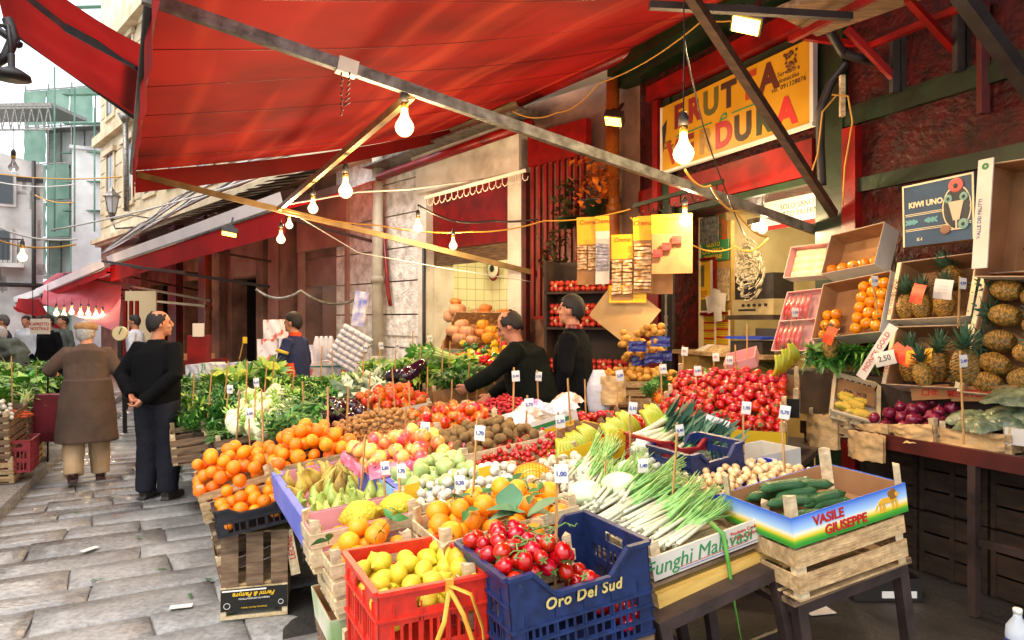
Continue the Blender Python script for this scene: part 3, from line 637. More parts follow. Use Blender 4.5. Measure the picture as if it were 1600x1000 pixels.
w = MB(); w.bb((.25, -.003, .325), (SL*.40, -.0005, .34)); w.bb((SL*.54, -.003, .34), (SL*.74, -.0005, .355)); w.build('line', ink_g, sg)
text('Servizio a\ndomicilio\ntel. 091328076', .06, ink_k, sg, up(SL*.885, -.002, .46), spacing=1.1)
text("D'Alia\nGiuseppe", .05, ink_k, sg, up(.11, -.002, .28), shear=.2)
w = MB()
for k in range(34):
    a = rnd(0, 1); w.ell((SL*.9+rnd(-.09, .09)*(1-a*.6), -.006, .69-a*.2+rnd(-.01, .01)), (.014, .006, .014), 8)
w.build('grape_emblem', mat('grape_brown', '7a4a1c', '3c2410', rough=.5), sg)
w = MB()
w.add([(0, -.004, .5), (.09, -.004, .56), (.07, -.004, .42), (.02, -.004, .2)], [(0, 1, 2, 3)]); w.build('peeling_strip', ink_k, sg)
# rack of dark steel above the sign, red brackets
rk = thing('steel_rack', 'rusty red bracket rack holding boards at upper right', 'rack')
def bm(p, q, w_=.05, m=dred_p, nm='bracket', par=None):
    x = MB(); x.beam(pd(*p), pd(*q), w_, w_); return x.build(nm, m, par)
for p, q in [((1235, 62, 5.2), (1370, -8, 4.4)), ((1322, 45, 5.3), (1403, 128, 5.3)), ((1418, -2, 4.6), (1505, 92, 5.0)), ((1360, 72, 5.3), (1505, 10, 4.6)), ((1256, 58, 5.6), (1345, 70, 5.7))]: bm(p, q, .045, red_p, par=rk)
for x, y, b, Y in ((1398, 56, 145, 5.3), (1411, 54, 142, 5.3), (1498, 18, 112, 4.85), (1514, 14, 106, 4.85), (1536, 0, 178, 4.7), (1374, 90, 345, 5.62), (1552, 0, 175, 4.8)): bm((x, y, Y), (x, b, Y), .055 if x != 1374 else .09, dark_m if x < 1530 and x != 1374 else dred_p, 'upright', rk)
w = MB(); a, b = pd(1245, 35, 5.1), pd(1500, -60, 4.3); w.beam(a, b, .6, .05); w.build('board', wood_old, rk)
bm((1015, 8, 4.4), (1330, 26, 4.6), .045, dark_m, 'long_bar', rk)
st = thing('diagonal_strut', 'long dark wooden strut leaning across the yellow sign', 'strut'); bm((1078, -8, 4.3), (1303, 335, 5.75), .06, mat('dark_wood', '4a3222', '2f2016', rough=.6, scale=5, stretch=(1, 6, 6)), 'beam', st)
st = thing('diagonal_strut', 'thick dark strut crossing the top right corner', 'strut'); bm((1500, -10, 3.4), (1625, 160, 3.6), .07, dark_m, 'beam', st)
# ------------------------------------------------------------------ cables
def cable(pts, r, m, label, sag=.0, cat='cable', n=10, grp='cables strung over the market'):
    P = []
    for i in range(len(pts)-1):
        a, b = pd(*pts[i]), pd(*pts[i+1])
        for k in range(n):
            t = k/n; P.append(a.lerp(b, t)-V((0, 0, sag*4*t*(1-t))))
    P.append(pd(*pts[-1])); w = MB(); w.tube(P, r, 5); return tag(w.build('cable', m), label, cat, grp)
yc = mat('yellow_cable', 'cf9a3c', rough=.5); wc = mat('white_cable', 'c9c6c0', rough=.5)
cable([(435, 325, 8.6), (590, 352, 8.6), (735, 362, 8.6), (850, 345, 8.4), (985, 327, 8.0)], .009, yc, 'yellow cable running from the far awning arm to the shop', .04)
cable([(653, 320, 8.6), (708, 345, 8.6), (770, 345, 8.7), (840, 342, 8.5)], .014, dark_m, 'black taped cable feeding the two bulbs at the niche', .02)
cable([(466, 338, 8.6), (560, 395, 8.6), (700, 420, 9), (830, 440, 9.3)], .006, wc, 'thin pale string running below the far awning arm')
cable([(435, 322, 8.8), (560, 300, 8.8), (640, 296, 9), (755, 280, 9.5)], .012, wc, 'white pipe-like cable rising to the hook rail')
cable([(400, 452, 10), (470, 454, 10), (555, 468, 10.5)], .022, steel, 'grey hose drooping behind the stall toward the white goods', .12)
cable([(800, 173, 9.3), (870, 176, 9), (935, 130, 8.2), (1100, 30, 6.8), (1200, 5, 6.5)], .008, yc, 'yellow wire looping under the green cornice', .08)
cable([(1070, 265, 4.6), (1110, 290, 5), (1150, 330, 5.6), (1200, 370, 5.9)], .008, yc, 'yellow wire from the big bulb down to the shop opening', .05)
cable([(1068, 60, 4.2), (1100, 200, 4.6), (1135, 300, 5.4), (1165, 370, 5.8)], .005, dark_m, 'thin black wire hanging across the yellow sign', .02)
cable([(985, 340, 7.6), (1070, 375, 7.2), (1150, 385, 6.9), (1200, 372, 6.4)], .008, yc, 'wire sagging in front of the shop posters', .08)
for k, (m, pts) in enumerate([(dark_m, [(1322, 100, 5.6), (1298, 130, 5.6), (1282, 170, 5.6), (1282, 230, 5.7), (1285, 290, 5.75)]), (dark_m, [(1296, 48, 5.3), (1318, 85, 5.4), (1345, 92, 5.4), (1372, 100, 5.5)])]):
    cable(pts, .035, m, ['thick black cable bundle down the green door frame', 'thick black cable bundle below the steel rack'][k])
cable([(1306, 150, 5.5), (1285, 175, 5.5), (1278, 240, 5.6), (1268, 270, 5.6)], .007, yc, 'yellow wire loop beside the green door frame')
cable([(1300, 148, 5.4), (1325, 150, 5.4), (1332, 190, 5.4), (1320, 260, 5.5), (1317, 320, 5.6)], .007, yc, 'yellow wire hanging on the red stucco wall')
bm((1316, 118, 5.5), (1316, 182, 5.5), .035, wood_pale, 'wooden_stick'); tag(bpy.data.objects['wooden_stick'], 'short pale wooden stick tangled in the cable bundle', 'stick')
for k, (x0, y0, x1_, y1, z) in enumerate([(0, 272, 190, 276, 20), (0, 285, 118, 288, 22), (55, 305, 116, 316, 22), (0, 356, 120, 374, 14), (0, 376, 118, 382, 14), (80, 360, 470, 255, 14)]):
    cable([(x0, y0, z), (x1_, y1, z-1)], .018, wc if k % 2 else yc, ['highest', 'second', 'short slanting', 'long sagging', 'lower', 'rising'][k]+' wire strung over the far street', .1)
for k in range(6):
    o_ = [(160, 396, 23), (240, 352-k*3, 19), (300, 318-k*5, 16.5), (372, 290-k*7, 14.5), (450, 262-k*5, 13)]
    cable(o_, .03, [steel, wc, steel, grey_w, steel, wc][k], 'grey cable number in the thick cable run over the corrugated sheets'.replace('number ', ''), rnd(-.1, .2))
# street lantern
ln = thing('street_lantern', 'grey iron street lantern on a bracket on the cream facade', 'street lamp', Matrix.Translation(pd(175, 318, 21)))
w = MB(); w.rev([(.1, -.3), (.2, .18), (.2, .2)], 6, sm=False); w.build('lantern_glass', mat('frosted_glass', 'c9ccce', rough=.4), ln)
w = MB(); w.rev([(.27, .2), (.2, .28), (.1, .36), (.05, .44), (.02, .5)], 6, sm=False); w.rev([(.02, -.55), (.05, -.5), (.11, -.3), (.11, -.27)], 6, sm=False)
for k in range(6): a = k*PI/3; w.beam((.11*math.cos(a), .11*math.sin(a), -.3), (.21*math.cos(a), .21*math.sin(a), .2), .02)
w.tube([(0, 0, -.5), (.1, 0, -.75), (.8, .6, -.6)], .03, 6); w.tube([(0, 0, -.5), (.4, .3, -.3), (.8, .6, -.35)], .02, 6); w.build('lantern_frame', steel, ln)
dp = tag(MB().tube([pd(196, 190, 24), pd(198, 330, 24)], .09, 8).tube([pd(194, 178, 24), pd(196, 192, 24)], [.22, .1], 8).build('drainpipe', steel), 'grey downpipe with funnel on the cream upper storey', 'drainpipe')
# black hanging lamp shade, upper left
o = thing('lamp_shade', 'black metal lamp shade poking in at the upper left edge', 'street lamp', Matrix.Translation(pd(18, 118, 6.5)))
w = MB(); w.rev([(.16, -.03), (.15, .01), (.09, .05), (.03, .08), (.03, .2)], 16); w.build('shade', dark_m, o); w = MB(); w.tube([(0, 0, .2), (-.1, .1, .5), (-.5, .3, .6)], .02, 6); w.build('lamp_bracket', dark_m, o)
tag(MB().tube([pd(12, 30, 6.7), pd(22, 60, 6.7), pd(10, 88, 6.6), pd(-10, 100, 6.6)], .05, 8).tube([pd(-5, 45, 6.8), pd(30, 70, 6.7)], .04, 6).build('bracket', dark_m), 'dark tangled iron bracket at the top left edge', 'bracket')
# hook rails
for pa, pb, n_, lb in (((664, 309, 9.7), (822, 266, 8.9), 16, 'white rail of hooks in front of the red fascia'), ((990, 322, 7.7), (1130, 283, 6.6), 8, 'green rail with hooks across the top of the shop opening')):
    o = thing('hook_rail', lb, 'hook rail'); a, b = pd(*pa), pd(*pb); m_ = white_p if n_ > 10 else green_p
    w = MB(); w.beam(a, b, .03, .04); w.build('rail', m_, o); w = MB()
    for k in range(n_):
        p = a.lerp(b, (k+.5)/n_); d = (b-a).normalized(); w.tube([p, p-V((0, 0, .09)), p-V((0, 0, .13))+d*.03, p-V((0, 0, .12))+d*.07, p-V((0, 0, .08))+d*.08], .007, 5)
    w.build('hooks', m_, o)
# ------------------------------------------------------------------ produce prototypes
leafm = mat('leaf_green', '62a03c', '3f7a2a', rough=.45, scale=6, hue=.02, rnd=.25)
leafd = mat('dark_leaf', '3f7a34', '2c5a28', rough=.4, scale=6, rnd=.25)
leafl = mat('light_leaf', 'a6c860', '7fae48', rough=.5, scale=6, rnd=.2)
stemm = mat('vine_stem', '4f7a34', '6b8a44', rough=.6, scale=20)
def leaf(w, p, d, l, wd, mi=0, curl=.3, up_=V((0, 0, 1)), n=3):
    d = V(d).normalized(); s = d.cross(up_); s = s.normalized() if s.length > .01 else V((1, 0, 0)); nn = s.cross(d)
    vs = []
    for i in range(n+1):
        t = i/n; c = V(p)+d*l*t+nn*(-curl*l*t*t); ww = wd*math.sin(PI*min(.97, max(.06, t**.8)))
        vs += [c-s*ww+nn*ww*.25, c, c+s*ww+nn*ww*.25]
    w.add(vs, [f for i in range(n) for f in ((i*3, i*3+1, i*3+4, i*3+3), (i*3+1, i*3+2, i*3+5, i*3+4))], mi, True)
def calyx(r, z, n=5, m=None):
    w = MB()
    for k in range(n):
        a = k*2*PI/n+rnd(-.2, .2); leaf(w, (0, 0, z), (math.cos(a), math.sin(a), .15), r, r*.2, curl=rnd(-.2, .4), n=2)
    w.tube([(0, 0, z), (.003, 0, z+r*.5)], r*.09, 5); return w.mesh('calyx', m or stemm)
org_m = mat('orange_peel', 'f28a0c', 'f57a06', rough=.38, scale=9, bump=.5, bscale=260, rnd=.1, hue=.012, sss=.05)
org_y = mat('yellow_orange_peel', 'f7a416', 'f69412', rough=.38, scale=9, bump=.5, bscale=220, rnd=.08, hue=.01, sss=.05)
navel = mat('calyx_button', '5f6b2c', rough=.7)
def citrus(m, r=.04, sq=.95, seg=20):
    w = MB(); pr = [(.001, -r*sq*.99)]+[(r*math.sin(a), -r*sq*math.cos(a)) for a in [PI*k/12 for k in range(1, 12)]]+[(.001, r*sq*.94)]
    w.rev(pr, seg); me = w.mesh('orange', m); b = MB(); b.rev([(r*.09, r*sq*.93), (r*.1, r*sq*.985), (r*.03, r*sq*1.0)], 6); return me, b.mesh('stem_button', navel)
a, b = citrus(org_m); ORANGE = Proto('orange', a, [('stem_button', b)])
a, b = citrus(org_y, .04, .93); ORANGEY = Proto('orange', a, [('stem_button', b)])
w = MB(); 
for k in range(2):
    leaf(w, (0, 0, 0), (1, .3*k-.2, .3), .085, .022, curl=.35, n=5) if k == 0 else leaf(w, (0, 0, 0), (-.3, 1, .2), .07, .02, curl=.3, n=5)
w.tube([(0, 0, -.02), (0, 0, .01)], .0025, 5); OLEAF = Proto('orange_leaf', w.mesh('orange_leaf', leafd))
lem_m = mat('lemon_peel', 'dcc832', 'd2bc2a', rough=.42, scale=9, bump=.6, bscale=200, rnd=.06, hue=.01, sss=.05)
def lemonm(r, l, m, n=18, bumpy=0):
    w = MB(); pr = [(.002, -l), (r*.22, -l*.93), (r*.42, -l*.8), (r*.75, -l*.55), (r*.96, -l*.2), (r, .05*l), (r*.9, .4*l), (r*.65, .68*l), (r*.35, .84*l), (r*.16, .93*l), (r*.12, 1.02*l), (.002, 1.05*l)]
    w.rev(pr, n)
    if bumpy: w.v = [tuple(V(p)*(1+bumpy*noise.noise(V(p)*40))) for p in w.v]
    return w.mesh('lemon', m)
LEMON = Proto('lemon', lemonm(.031, .042, lem_m))
CITRON = Proto('citron', lemonm(.055, .085, mat('citron_peel', 'd9c42c', 'c2b02c', rough=.5, scale=9, bump=3, bscale=60), 24, .07))
tom_m = mat('tomato_skin', 'bb0f06', 'a81405', rough=.16, scale=6, rnd=.12, hue=.008, coat=.4)
tom_g = mat('ribbed_tomato_skin', 'd9420c', '9a7a14', rough=.2, scale=14, rnd=.12, hue=.02, coat=.4, lo=.5, hi=.75)
def tom(r, sq, m, lob=0, amp=0, n=18):
    w = MB(); pr = [(.002, -r*sq)]+[(r*math.sin(x)**.9, -r*sq*math.cos(x)) for x in [PI*k/10 for k in range(1, 10)]]+[(r*.1, r*sq*.86), (.002, r*sq*.82)]
    w.rev(pr, n, lobes=lob, amp=amp); return w.mesh('tomato', m)
TOMBIG = Proto('tomato', tom(.04, .82, tom_m, 5, .035, 20), [('calyx', calyx(.022, .031))])
TOMPLUM = Proto('plum_tomato', tom(.026, 1.15, tom_m), [('calyx', calyx(.018, .028))])
TOMRIB = Proto('ribbed_tomato', tom(.04, .7, tom_g, 8, .08, 32), [('calyx', calyx(.02, .025))])
CHERRY = Proto('cherry_tomato', tom(.016, .95, tom_m, n=12), [('calyx', calyx(.009, .014, 4))])
def vine(n, r):
    w = MB(); pts = [V((i*.03, .01*math.sin(i*2), .006*math.cos(i*3))) for i in range(n)]; w.tube(pts, .0028, 5)
    for i in range(n): s = 1 if i % 2 else -1; w.tube([pts[i], pts[i]+V((.008, s*.018, .004)), pts[i]+V((.014, s*.03, -.004))], .0018, 4)
    return w.mesh('vine', stemm)
VINE = Proto('tomato_vine', vine(6, .02))
def pearm(m, r=.034, h=.1, bend=.012, lob=0):
    w = MB(); pr = [(.002, -h*.42), (r*.5, -h*.42), (r*.88, -h*.32), (r, -h*.14), (r*.9, .03*h), (r*.62, .22*h), (r*.42, .38*h), (r*.33, .5*h), (r*.2, .56*h), (.002, .57*h)]
    w.rev(pr, 18, lobes=lob, amp=.04 if lob else 0); w.v = [(x+bend*max(0, z/h+.1)**2*6, y, z) for x, y, z in w.v]
    s = MB(); s.tube([(bend*2.5, 0, h*.55), (bend*2.9, .002, h*.63), (bend*3.3, .004, h*.72)], [.002, .0016, .0022], 5); return w.mesh('pear', m), s.mesh('stem', MATS['calyx_button'])
pr1 = mat('green_pear_skin', 'a8b858', '93a648', rough=.4, scale=20, bump=.3, rnd=.1, hue=.015); pr2 = mat('russet_pear_skin', 'c3a94a', '9a8436', rough=.5, scale=12, bump=.5, rnd=.1, hue=.015)
a, b = pearm(pr1); PEAR = Proto('pear', a, [('stem', b)]); a, b = pearm(pr2, .033, .11); PEAR2 = Proto('pear', a, [('stem', b)])
a, b = pearm(mat('pale_green_pear_skin', 'b2c27c', '9eb266', rough=.4, scale=8, rnd=.08), .038, .078, .004, 5); PEAR3 = Proto('pear', a, [('stem', b)])
app_m = mat('apple_skin', 'e05a45', 'ecc860', rough=.25, scale=9, stretch=(1, 1, .35), rnd=.06, hue=.03, lo=.4, hi=.6, coat=.2)
def applem(m, r=.042):
    w = MB(); w.rev([(.003, -r*.72), (r*.2, -r*.82), (r*.5, -r*.78), (r*.85, -r*.45), (r, .05*r), (r*.93, .45*r), (r*.7, .75*r), (r*.4, .86*r), (r*.15, .76*r), (.002, .62*r)], 20, lobes=5, amp=.015)
    s = MB(); s.tube([(0, 0, r*.62), (.003, 0, r*1.05)], .0016, 5); return w.mesh('apple', m), s.mesh('stem', MATS['calyx_button'])
a, b = applem(app_m); APPLE = Proto('apple', a, [('stem', b)])
w = MB(); w.ell((0, 0, 0), (.025, .025, .034), 16); KIWI = Proto('kiwi', w.mesh('kiwi', mat('kiwi_skin', '8a6c3c', '6f5228', rough=.85, scale=30, bump=1, bscale=300, rnd=.12)))
w = MB(); w.ell((0, 0, 0), (.018, .017, .021), 12); w.v = [tuple(V(p)*(1+.1*noise.noise(V(p)*120))) for p in w.v]; WALNUT = Proto('walnut', w.mesh('walnut', mat('walnut_shell', 'c08f52', '8f6230', rough=.65, scale=60, bump=2, bscale=150, rnd=.12)))
w = MB(); w.ell((0, 0, 0), (.0095, .006, .017), 8); ALMOND = Proto('almond', w.mesh('almond', mat('almond_shell', 'bb7f3c', '8c5a28', rough=.7, scale=90, bump=1, rnd=.15)))
w = MB(); w.ell((0, 0, 0), (.012, .011, .022), 8); PECAN = Proto('nut', w.mesh('nut', mat('nut_shell', '9a6634', '6f431f', rough=.6, scale=60, bump=1, rnd=.15)))
def onionm(r, m, sq=.85):
    w = MB(); w.rev([(.004, -r*sq), (r*.3, -r*sq*.96), (r*.75, -r*sq*.6), (r, 0), (r*.85, r*sq*.5), (r*.45, r*sq*.85), (r*.18, r*sq*1.05), (r*.12, r*sq*1.35), (.003, r*sq*1.4)], 14); return w.mesh('onion', m)
RONION = Proto('red_onion', onionm(.042, mat('red_onion_skin', '6a1030', '8a2440', rough=.22, scale=4, stretch=(12, 12, 1), coat=.3, rnd=.2)))
SONION = Proto('small_onion', onionm(.018, mat('small_onion_skin', 'd9aa66', 'e8cfa0', rough=.35, scale=8, rnd=.12)))
WONION = Proto('white_onion', onionm(.024, mat('white_onion_skin', 'd2cec0', 'c2beaa', rough=.35, scale=8, rnd=.04)))
w = MB(); w.rev([(.009, -.02), (.008, -.004), (.012, 0), (.024, .003), (.025, .01), (.018, .019), (.004, .023)], 14); MUSH = Proto('mushroom', w.mesh('mushroom', mat('mushroom_skin', 'd3cbb4', 'c2b698', rough=.6, scale=20, rnd=.04)))
w = MB(); w.rev([(.003, -.1), (.03, -.095), (.045, -.07), (.05, -.03), (.043, .02), (.034, .055), (.025, .08), (.01, .09)], 16); w2 = MB(); w2.rev([(.028, .07), (.022, .09), (.008, .1), (.008, .125), (.003, .126)], 8, lobes=4, amp=.2)
EGGP = Proto('aubergine', w.mesh('aubergine', mat('aubergine_skin', '1b0c1e', '2c1028', rough=.08, scale=3, coat=.6)), [('stem_cap', w2.mesh('stem_cap', mat('aubergine_cap', '4f5a2c', rough=.6)))])
def cucm(L_, r, m, bend=.02):
    w = MB(); n = 14; w.tube([(i/n*L_-L_/2, bend*math.sin(PI*i/n), 0) for i in range(n+1)], [r*max(.12, min(1, 2.4*math.sin(PI*min(.985, max(.015, i/n))))) for i in range(n+1)], 10); return w.mesh('cucumber', m)
CUC = Proto('cucumber', cucm(.2, .022, mat('cucumber_skin', '245c28', '17421c', rough=.32, scale=8, stretch=(1, 6, 6), bump=.8, bscale=90)))
ZUCF = Proto('courgette_flower', cucm(.1, .022, mat('yellow_green_flower', 'd9a838', '9fae40', rough=.6, scale=9, bump=1.5, bscale=40, rnd=.12), .01))
ban = mat('banana_skin', 'bfa01c', '93a028', rough=.4, scale=5, rnd=.05)
def bunch(n=5):
    w = MB(); t = MB()
    for k in range(n):
        a = (k-(n-1)/2)*.26; pts = []
        for i in range(11):
            s = i/10; pts.append((math.sin(a)*(.03+.12*s)+.01*a, -.02-.13*math.sin(s*1.9), -.15*s*s-.015*s+.0))
        w.tube(pts, [(.004+.015*math.sin(PI*min(.95, .08+s/10))**.6) for s in range(11)], 7)
    w2 = MB(); w2.tube([(0, .01, .02), (0, -.01, 0), (0, -.02, -.01)], [.012, .02, .026], 7); return w.mesh('banana_bunch', ban), w2.mesh('crown', mat('banana_crown', '5a3c20', rough=.8))
a, b = bunch(); BANANA = Proto('banana_bunch', a, [('crown', b)])
def pepm(m):
    w = MB(); w.rev([(.004, -.04), (.02, -.045), (.035, -.03), (.04, .0), (.038, .03), (.022, .042), (.008, .035)], 20, lobes=4, amp=.1); s = MB(); s.tube([(0, 0, .033), (.004, 0, .06)], .006, 6); return w.mesh('pepper', m), s.mesh('stem', stemm)
PEPPERS = []
for c1, c2 in (('d31410', 'b81010'), ('ecc018', 'd9a810'), ('2f6a20', '1f4d18')):
    a, b = pepm(mat('pepper_'+c1, c1, c2, rough=.15, scale=4, coat=.4)); PEPPERS.append(Proto('pepper', a, [('stem', b)]))
def pumpm(m, r=.14, sq=.62, lob=10):
    w = MB(); w.rev([(.01, -r*sq), (r*.5, -r*sq), (r*.88, -r*sq*.6), (r, 0), (r*.9, r*sq*.55), (r*.6, r*sq*.9), (r*.25, r*sq*.8), (.01, r*sq*.7)], lob*4, lobes=lob, amp=.055)
    s = MB(); s.tube([(0, 0, r*sq*.65), (.01, 0, r*sq*1.05)], [.016, .01], 6); return w.mesh('pumpkin', m), s.mesh('stem', mat('pumpkin_stem', '8a7c50', rough=.8))
PUMP = []
for c1, c2, sq in (('d9853a', 'b8692c', .62), ('c99a78', 'b07c5c', .75), ('e09a1c', 'c07a14', .85)):
    a, b = pumpm(mat('pumpkin_'+c1, c1, c2, rough=.5, scale=5, bump=.6, rnd=.08), .14, sq); PUMP.append(Proto('pumpkin', a, [('stem', b)]))
w = MB(); w.ell((0, 0, 0), (.028, .026, .037), 12); w.v = [tuple(V(p)*(1+.12*noise.noise(V(p)*40))) for p in w.v]
POTATO = Proto('potato', w.mesh('potato', mat('potato_skin', 'd9a040', 'c08a34', rough=.55, scale=20, bump=.4, rnd=.1)))
w = MB(); w.rev([(.004, -.035), (.03, -.035), (.048, -.02), (.05, .01), (.036, .04), (.03, .055), (.02, .06)], 16, lobes=5, amp=.1)
w2 = MB()
for k in range(5): a = k*1.25; w2.tube([(.018*math.cos(a), .018*math.sin(a), .05), (.03*math.cos(a), .03*math.sin(a), .1)], [.009, .006], 6)
FENNEL = Proto('fennel', w.mesh('fennel', mat('fennel_bulb', 'ece8c4', 'd3d69a', rough=.4, scale=5, stretch=(2, 2, .6), rnd=.05)), [('stalk', w2.mesh('stalk', leafl))])
w = MB(); w.ell((0, 0, 0), (.012, .012, .015), 8); RADISH = Proto('radish', w.mesh('radish', mat('radish_skin', 'c01828', 'a01020', rough=.3, scale=5, rnd=.15)))
# pineapple
pine_m = mat('pineapple_skin', 'c08a2c', '5f5a20', rough=.55, scale=5, rnd=.15)
def _pine():
    n = pine_m.node_tree.nodes; L = pine_m.node_tree.links; b = n['Principled BSDF']; tc = n.new('ShaderNodeTexCoord'); vo = n.new('ShaderNodeTexVoronoi'); vo.inputs['Scale'].default_value = 62
    L.new(tc.outputs['Object'], vo.inputs[0]); cr_ = n.new('ShaderNodeValToRGB'); cr_.color_ramp.elements[0].color = lin('a87a2e'); cr_.color_ramp.elements[1].color = lin('5e4f1e'); cr_.color_ramp.elements[0].position = .3; cr_.color_ramp.elements[1].position = .75
    L.new(vo.outputs[0], cr_.inputs[0]); oi = n.new('ShaderNodeObjectInfo'); hs = n.new('ShaderNodeHueSaturation'); mr = n.new('ShaderNodeMapRange'); mr.inputs[3].default_value = .7; mr.inputs[4].default_value = 1.15
    L.new(oi.outputs['Random'], mr.inputs[0]); L.new(mr.outputs[0], hs.inputs['Value']); L.new(cr_.outputs[0], hs.inputs['Color'])
    for l in list(b.inputs['Base Color'].links): L.remove(l)
    L.new(hs.outputs[0], b.inputs['Base Color'])
_pine()
w = MB(); nn_, mm_ = 22, 20
def pf(i, j):
    t = j/mm_; r = .062*math.sin(PI*min(.96, max(.05, .08+t*.84)))**.45; a = 2*PI*i/nn_+(j % 2)*PI/nn_
    bump_ = 1+.07*((i+j) % 2); return (r*bump_*math.cos(a), r*bump_*math.sin(a), -.08+.165*t)
w.loft([[pf(i, j) for i in range(nn_)] for j in range(mm_+1)], sm=False)
c = MB()
for k in range(46):
    t = k/46; a = k*2.4; e = .25+1.2*t; leaf(c, (.016*math.cos(a)*(1-t), .016*math.sin(a)*(1-t), .08+.02*t), (math.cos(a)*math.cos(e), math.sin(a)*math.cos(e), math.sin(e)), .09+.05*t, .011, curl=.35*(1-t), n=3)
PINE = Proto('pineapple', w.mesh('pineapple', pine_m), [('crown', c.mesh('crown', mat('pineapple_leaf', '47664a', '2f4a35', rough=.5, scale=9, rnd=.15)))])
# greens
def bunchy(n, l, wd, spread, mats, curl=.4, seed=0, h=.1, name='bunch', nn=3, base=.05):
    r_ = random.Random(seed); w = MB()
    for k in range(n):
        a = r_.uniform(0, 2*PI); e = r_.uniform(.15, 1.4); q = r_.uniform(0, base)
        d = V((math.cos(a)*math.cos(e)*spread, math.sin(a)*math.cos(e)*spread, math.sin(e)))
        leaf(w, (q*math.cos(a*2), q*math.sin(a*2), r_.uniform(0, h)), d, l*r_.uniform(.6, 1.1), wd*r_.uniform(.6, 1.2), r_.randrange(len(mats)), curl=r_.uniform(0, curl*2), n=nn)
    return Proto(name, w.mesh(name, mats))
CHIC = [bunchy(110, .11, .019, 1.4, [leafm, leafd, leafl], .6, s, name='leafy_greens') for s in range(3)]
LETT = [bunchy(60, .12, .05, 1.2, [leafl, leafm], .7, s+5, .08, 'lettuce', 4, .04) for s in range(2)]
HERB = [bunchy(170, .07, .012, 1.2, [leafm, leafd], .5, s+9, .1, 'herb_bunch', 2, .09) for s in range(2)]
CHARD = [bunchy(80, .15, .03, 1.3, [leafd, leafm], .8, s+12, .05, 'chard', 4, .05) for s in range(2)]
w = MB(); r_ = random.Random(2)
for k in range(90):
    a = r_.uniform(0, 6.28); w.tube([(r_.uniform(-.12, .12), r_.uniform(-.1, .1), r_.uniform(0, .05))]+[], .002) if False else None
    p = V((r_.uniform(-.1, .1), r_.uniform(-.08, .08), r_.uniform(0, .05))); d = V((math.cos(a), math.sin(a), r_.uniform(-.1, .3)))*.06; w.tube([p-d, p+V((0, 0, .01)), p+d], .004, 4)
BEANS = Proto('green_bean_pile', w.mesh('green_bean_pile', mat('bean_green', '567a2e', '3a5a22', rough=.5, scale=9, rnd=.15)))
w = MB(); cf = MB()
for k in range(70):
    t = math.sqrt(k/70); a = k*2.4; z = .09+.045*math.cos(t*1.5); cf.ell((.07*t*math.cos(a), .07*t*math.sin(a), z+r_.uniform(-.004, .004)), .014, 7)
for k in range(16): a = k*.39*2; leaf(w, (.03*math.cos(a), .03*math.sin(a), 0), (math.cos(a), math.sin(a), 1.1+.3*(k % 3)), .2, .05, k % 2, curl=.35, n=4)
CAUL = Proto('green_cauliflower', w.mesh('green_cauliflower', [leafm, leafl]), [('head', cf.mesh('head', mat('romanesco_green', 'c2cf52', 'a3b83c', rough=.6, scale=30, bump=1)))])
# spring onion, leek
lkw = mat('leek_white', 'd2d0bc', 'c6cca6', rough=.4, scale=4, stretch=(1, 8, 8)); lkg = mat('leek_green', '6fa850', '9ac070', rough=.45, scale=3, stretch=(1, 8, 8)); lkb = mat('leek_dark_green', '3f6e58', '2d5444', rough=.5, scale=4, rnd=.15)
def leekp(r, Lw, Lg, dark, nm, seed):
    r_ = random.Random(seed); w = MB(); w.rev([(r*.5, 0), (r*1.3, .01), (r*1.1, .03), (r, .06), (r*.95, Lw)], 10)
    w.tube([(0, 0, Lw-.01), (0, 0, Lw+.06)], [r*.95, r*1.0], 10, 1)
    for k in range(9 if not dark else 11):
        a = r_.uniform(0, 6.28); sp = r_.uniform(.05, .35)*(1 if dark else .5); d = V((math.cos(a)*sp, math.sin(a)*sp, 1))
        if dark: leaf(w, (r*.4*math.cos(a), r*.4*math.sin(a), Lw), d, Lg*r_.uniform(.7, 1.1), r*1.2, 2, curl=r_.uniform(0, .2), up_=V((math.cos(a+1.5), math.sin(a+1.5), .1)), n=6)
        else: w.tube([V((r*.4*math.cos(a), r*.4*math.sin(a), Lw)), V((0, 0, Lw))+d*Lg*.5, V((0, 0, Lw))+d*Lg+V((r_.uniform(-.02, .02), r_.uniform(-.02, .02), 0))], [r*.5, r*.45, r*.15], 5, 1)
    w.v = [(x+.10*(max(0, z-.08))**2*(seed-1)*3, y+.25*(max(0, z-.1))**2*(1 if seed else -1), z) for x, y, z in w.v]
    for k in range(10): a = k*.63; w.tube([(r*.4*math.cos(a), r*.4*math.sin(a), .004), (r*1.2*math.cos(a), r*1.2*math.sin(a), -.02)], .0012, 3, 0)
    return Proto(nm, w.mesh(nm, [lkw, lkg, lkb]))
SPRING = [leekp(.0085, .2, .22, False, 'spring_onion', s) for s in range(3)]
LEEK = [leekp(.017, .3, .3, True, 'leek', s) for s in range(3)]
GARLIC = SPRING
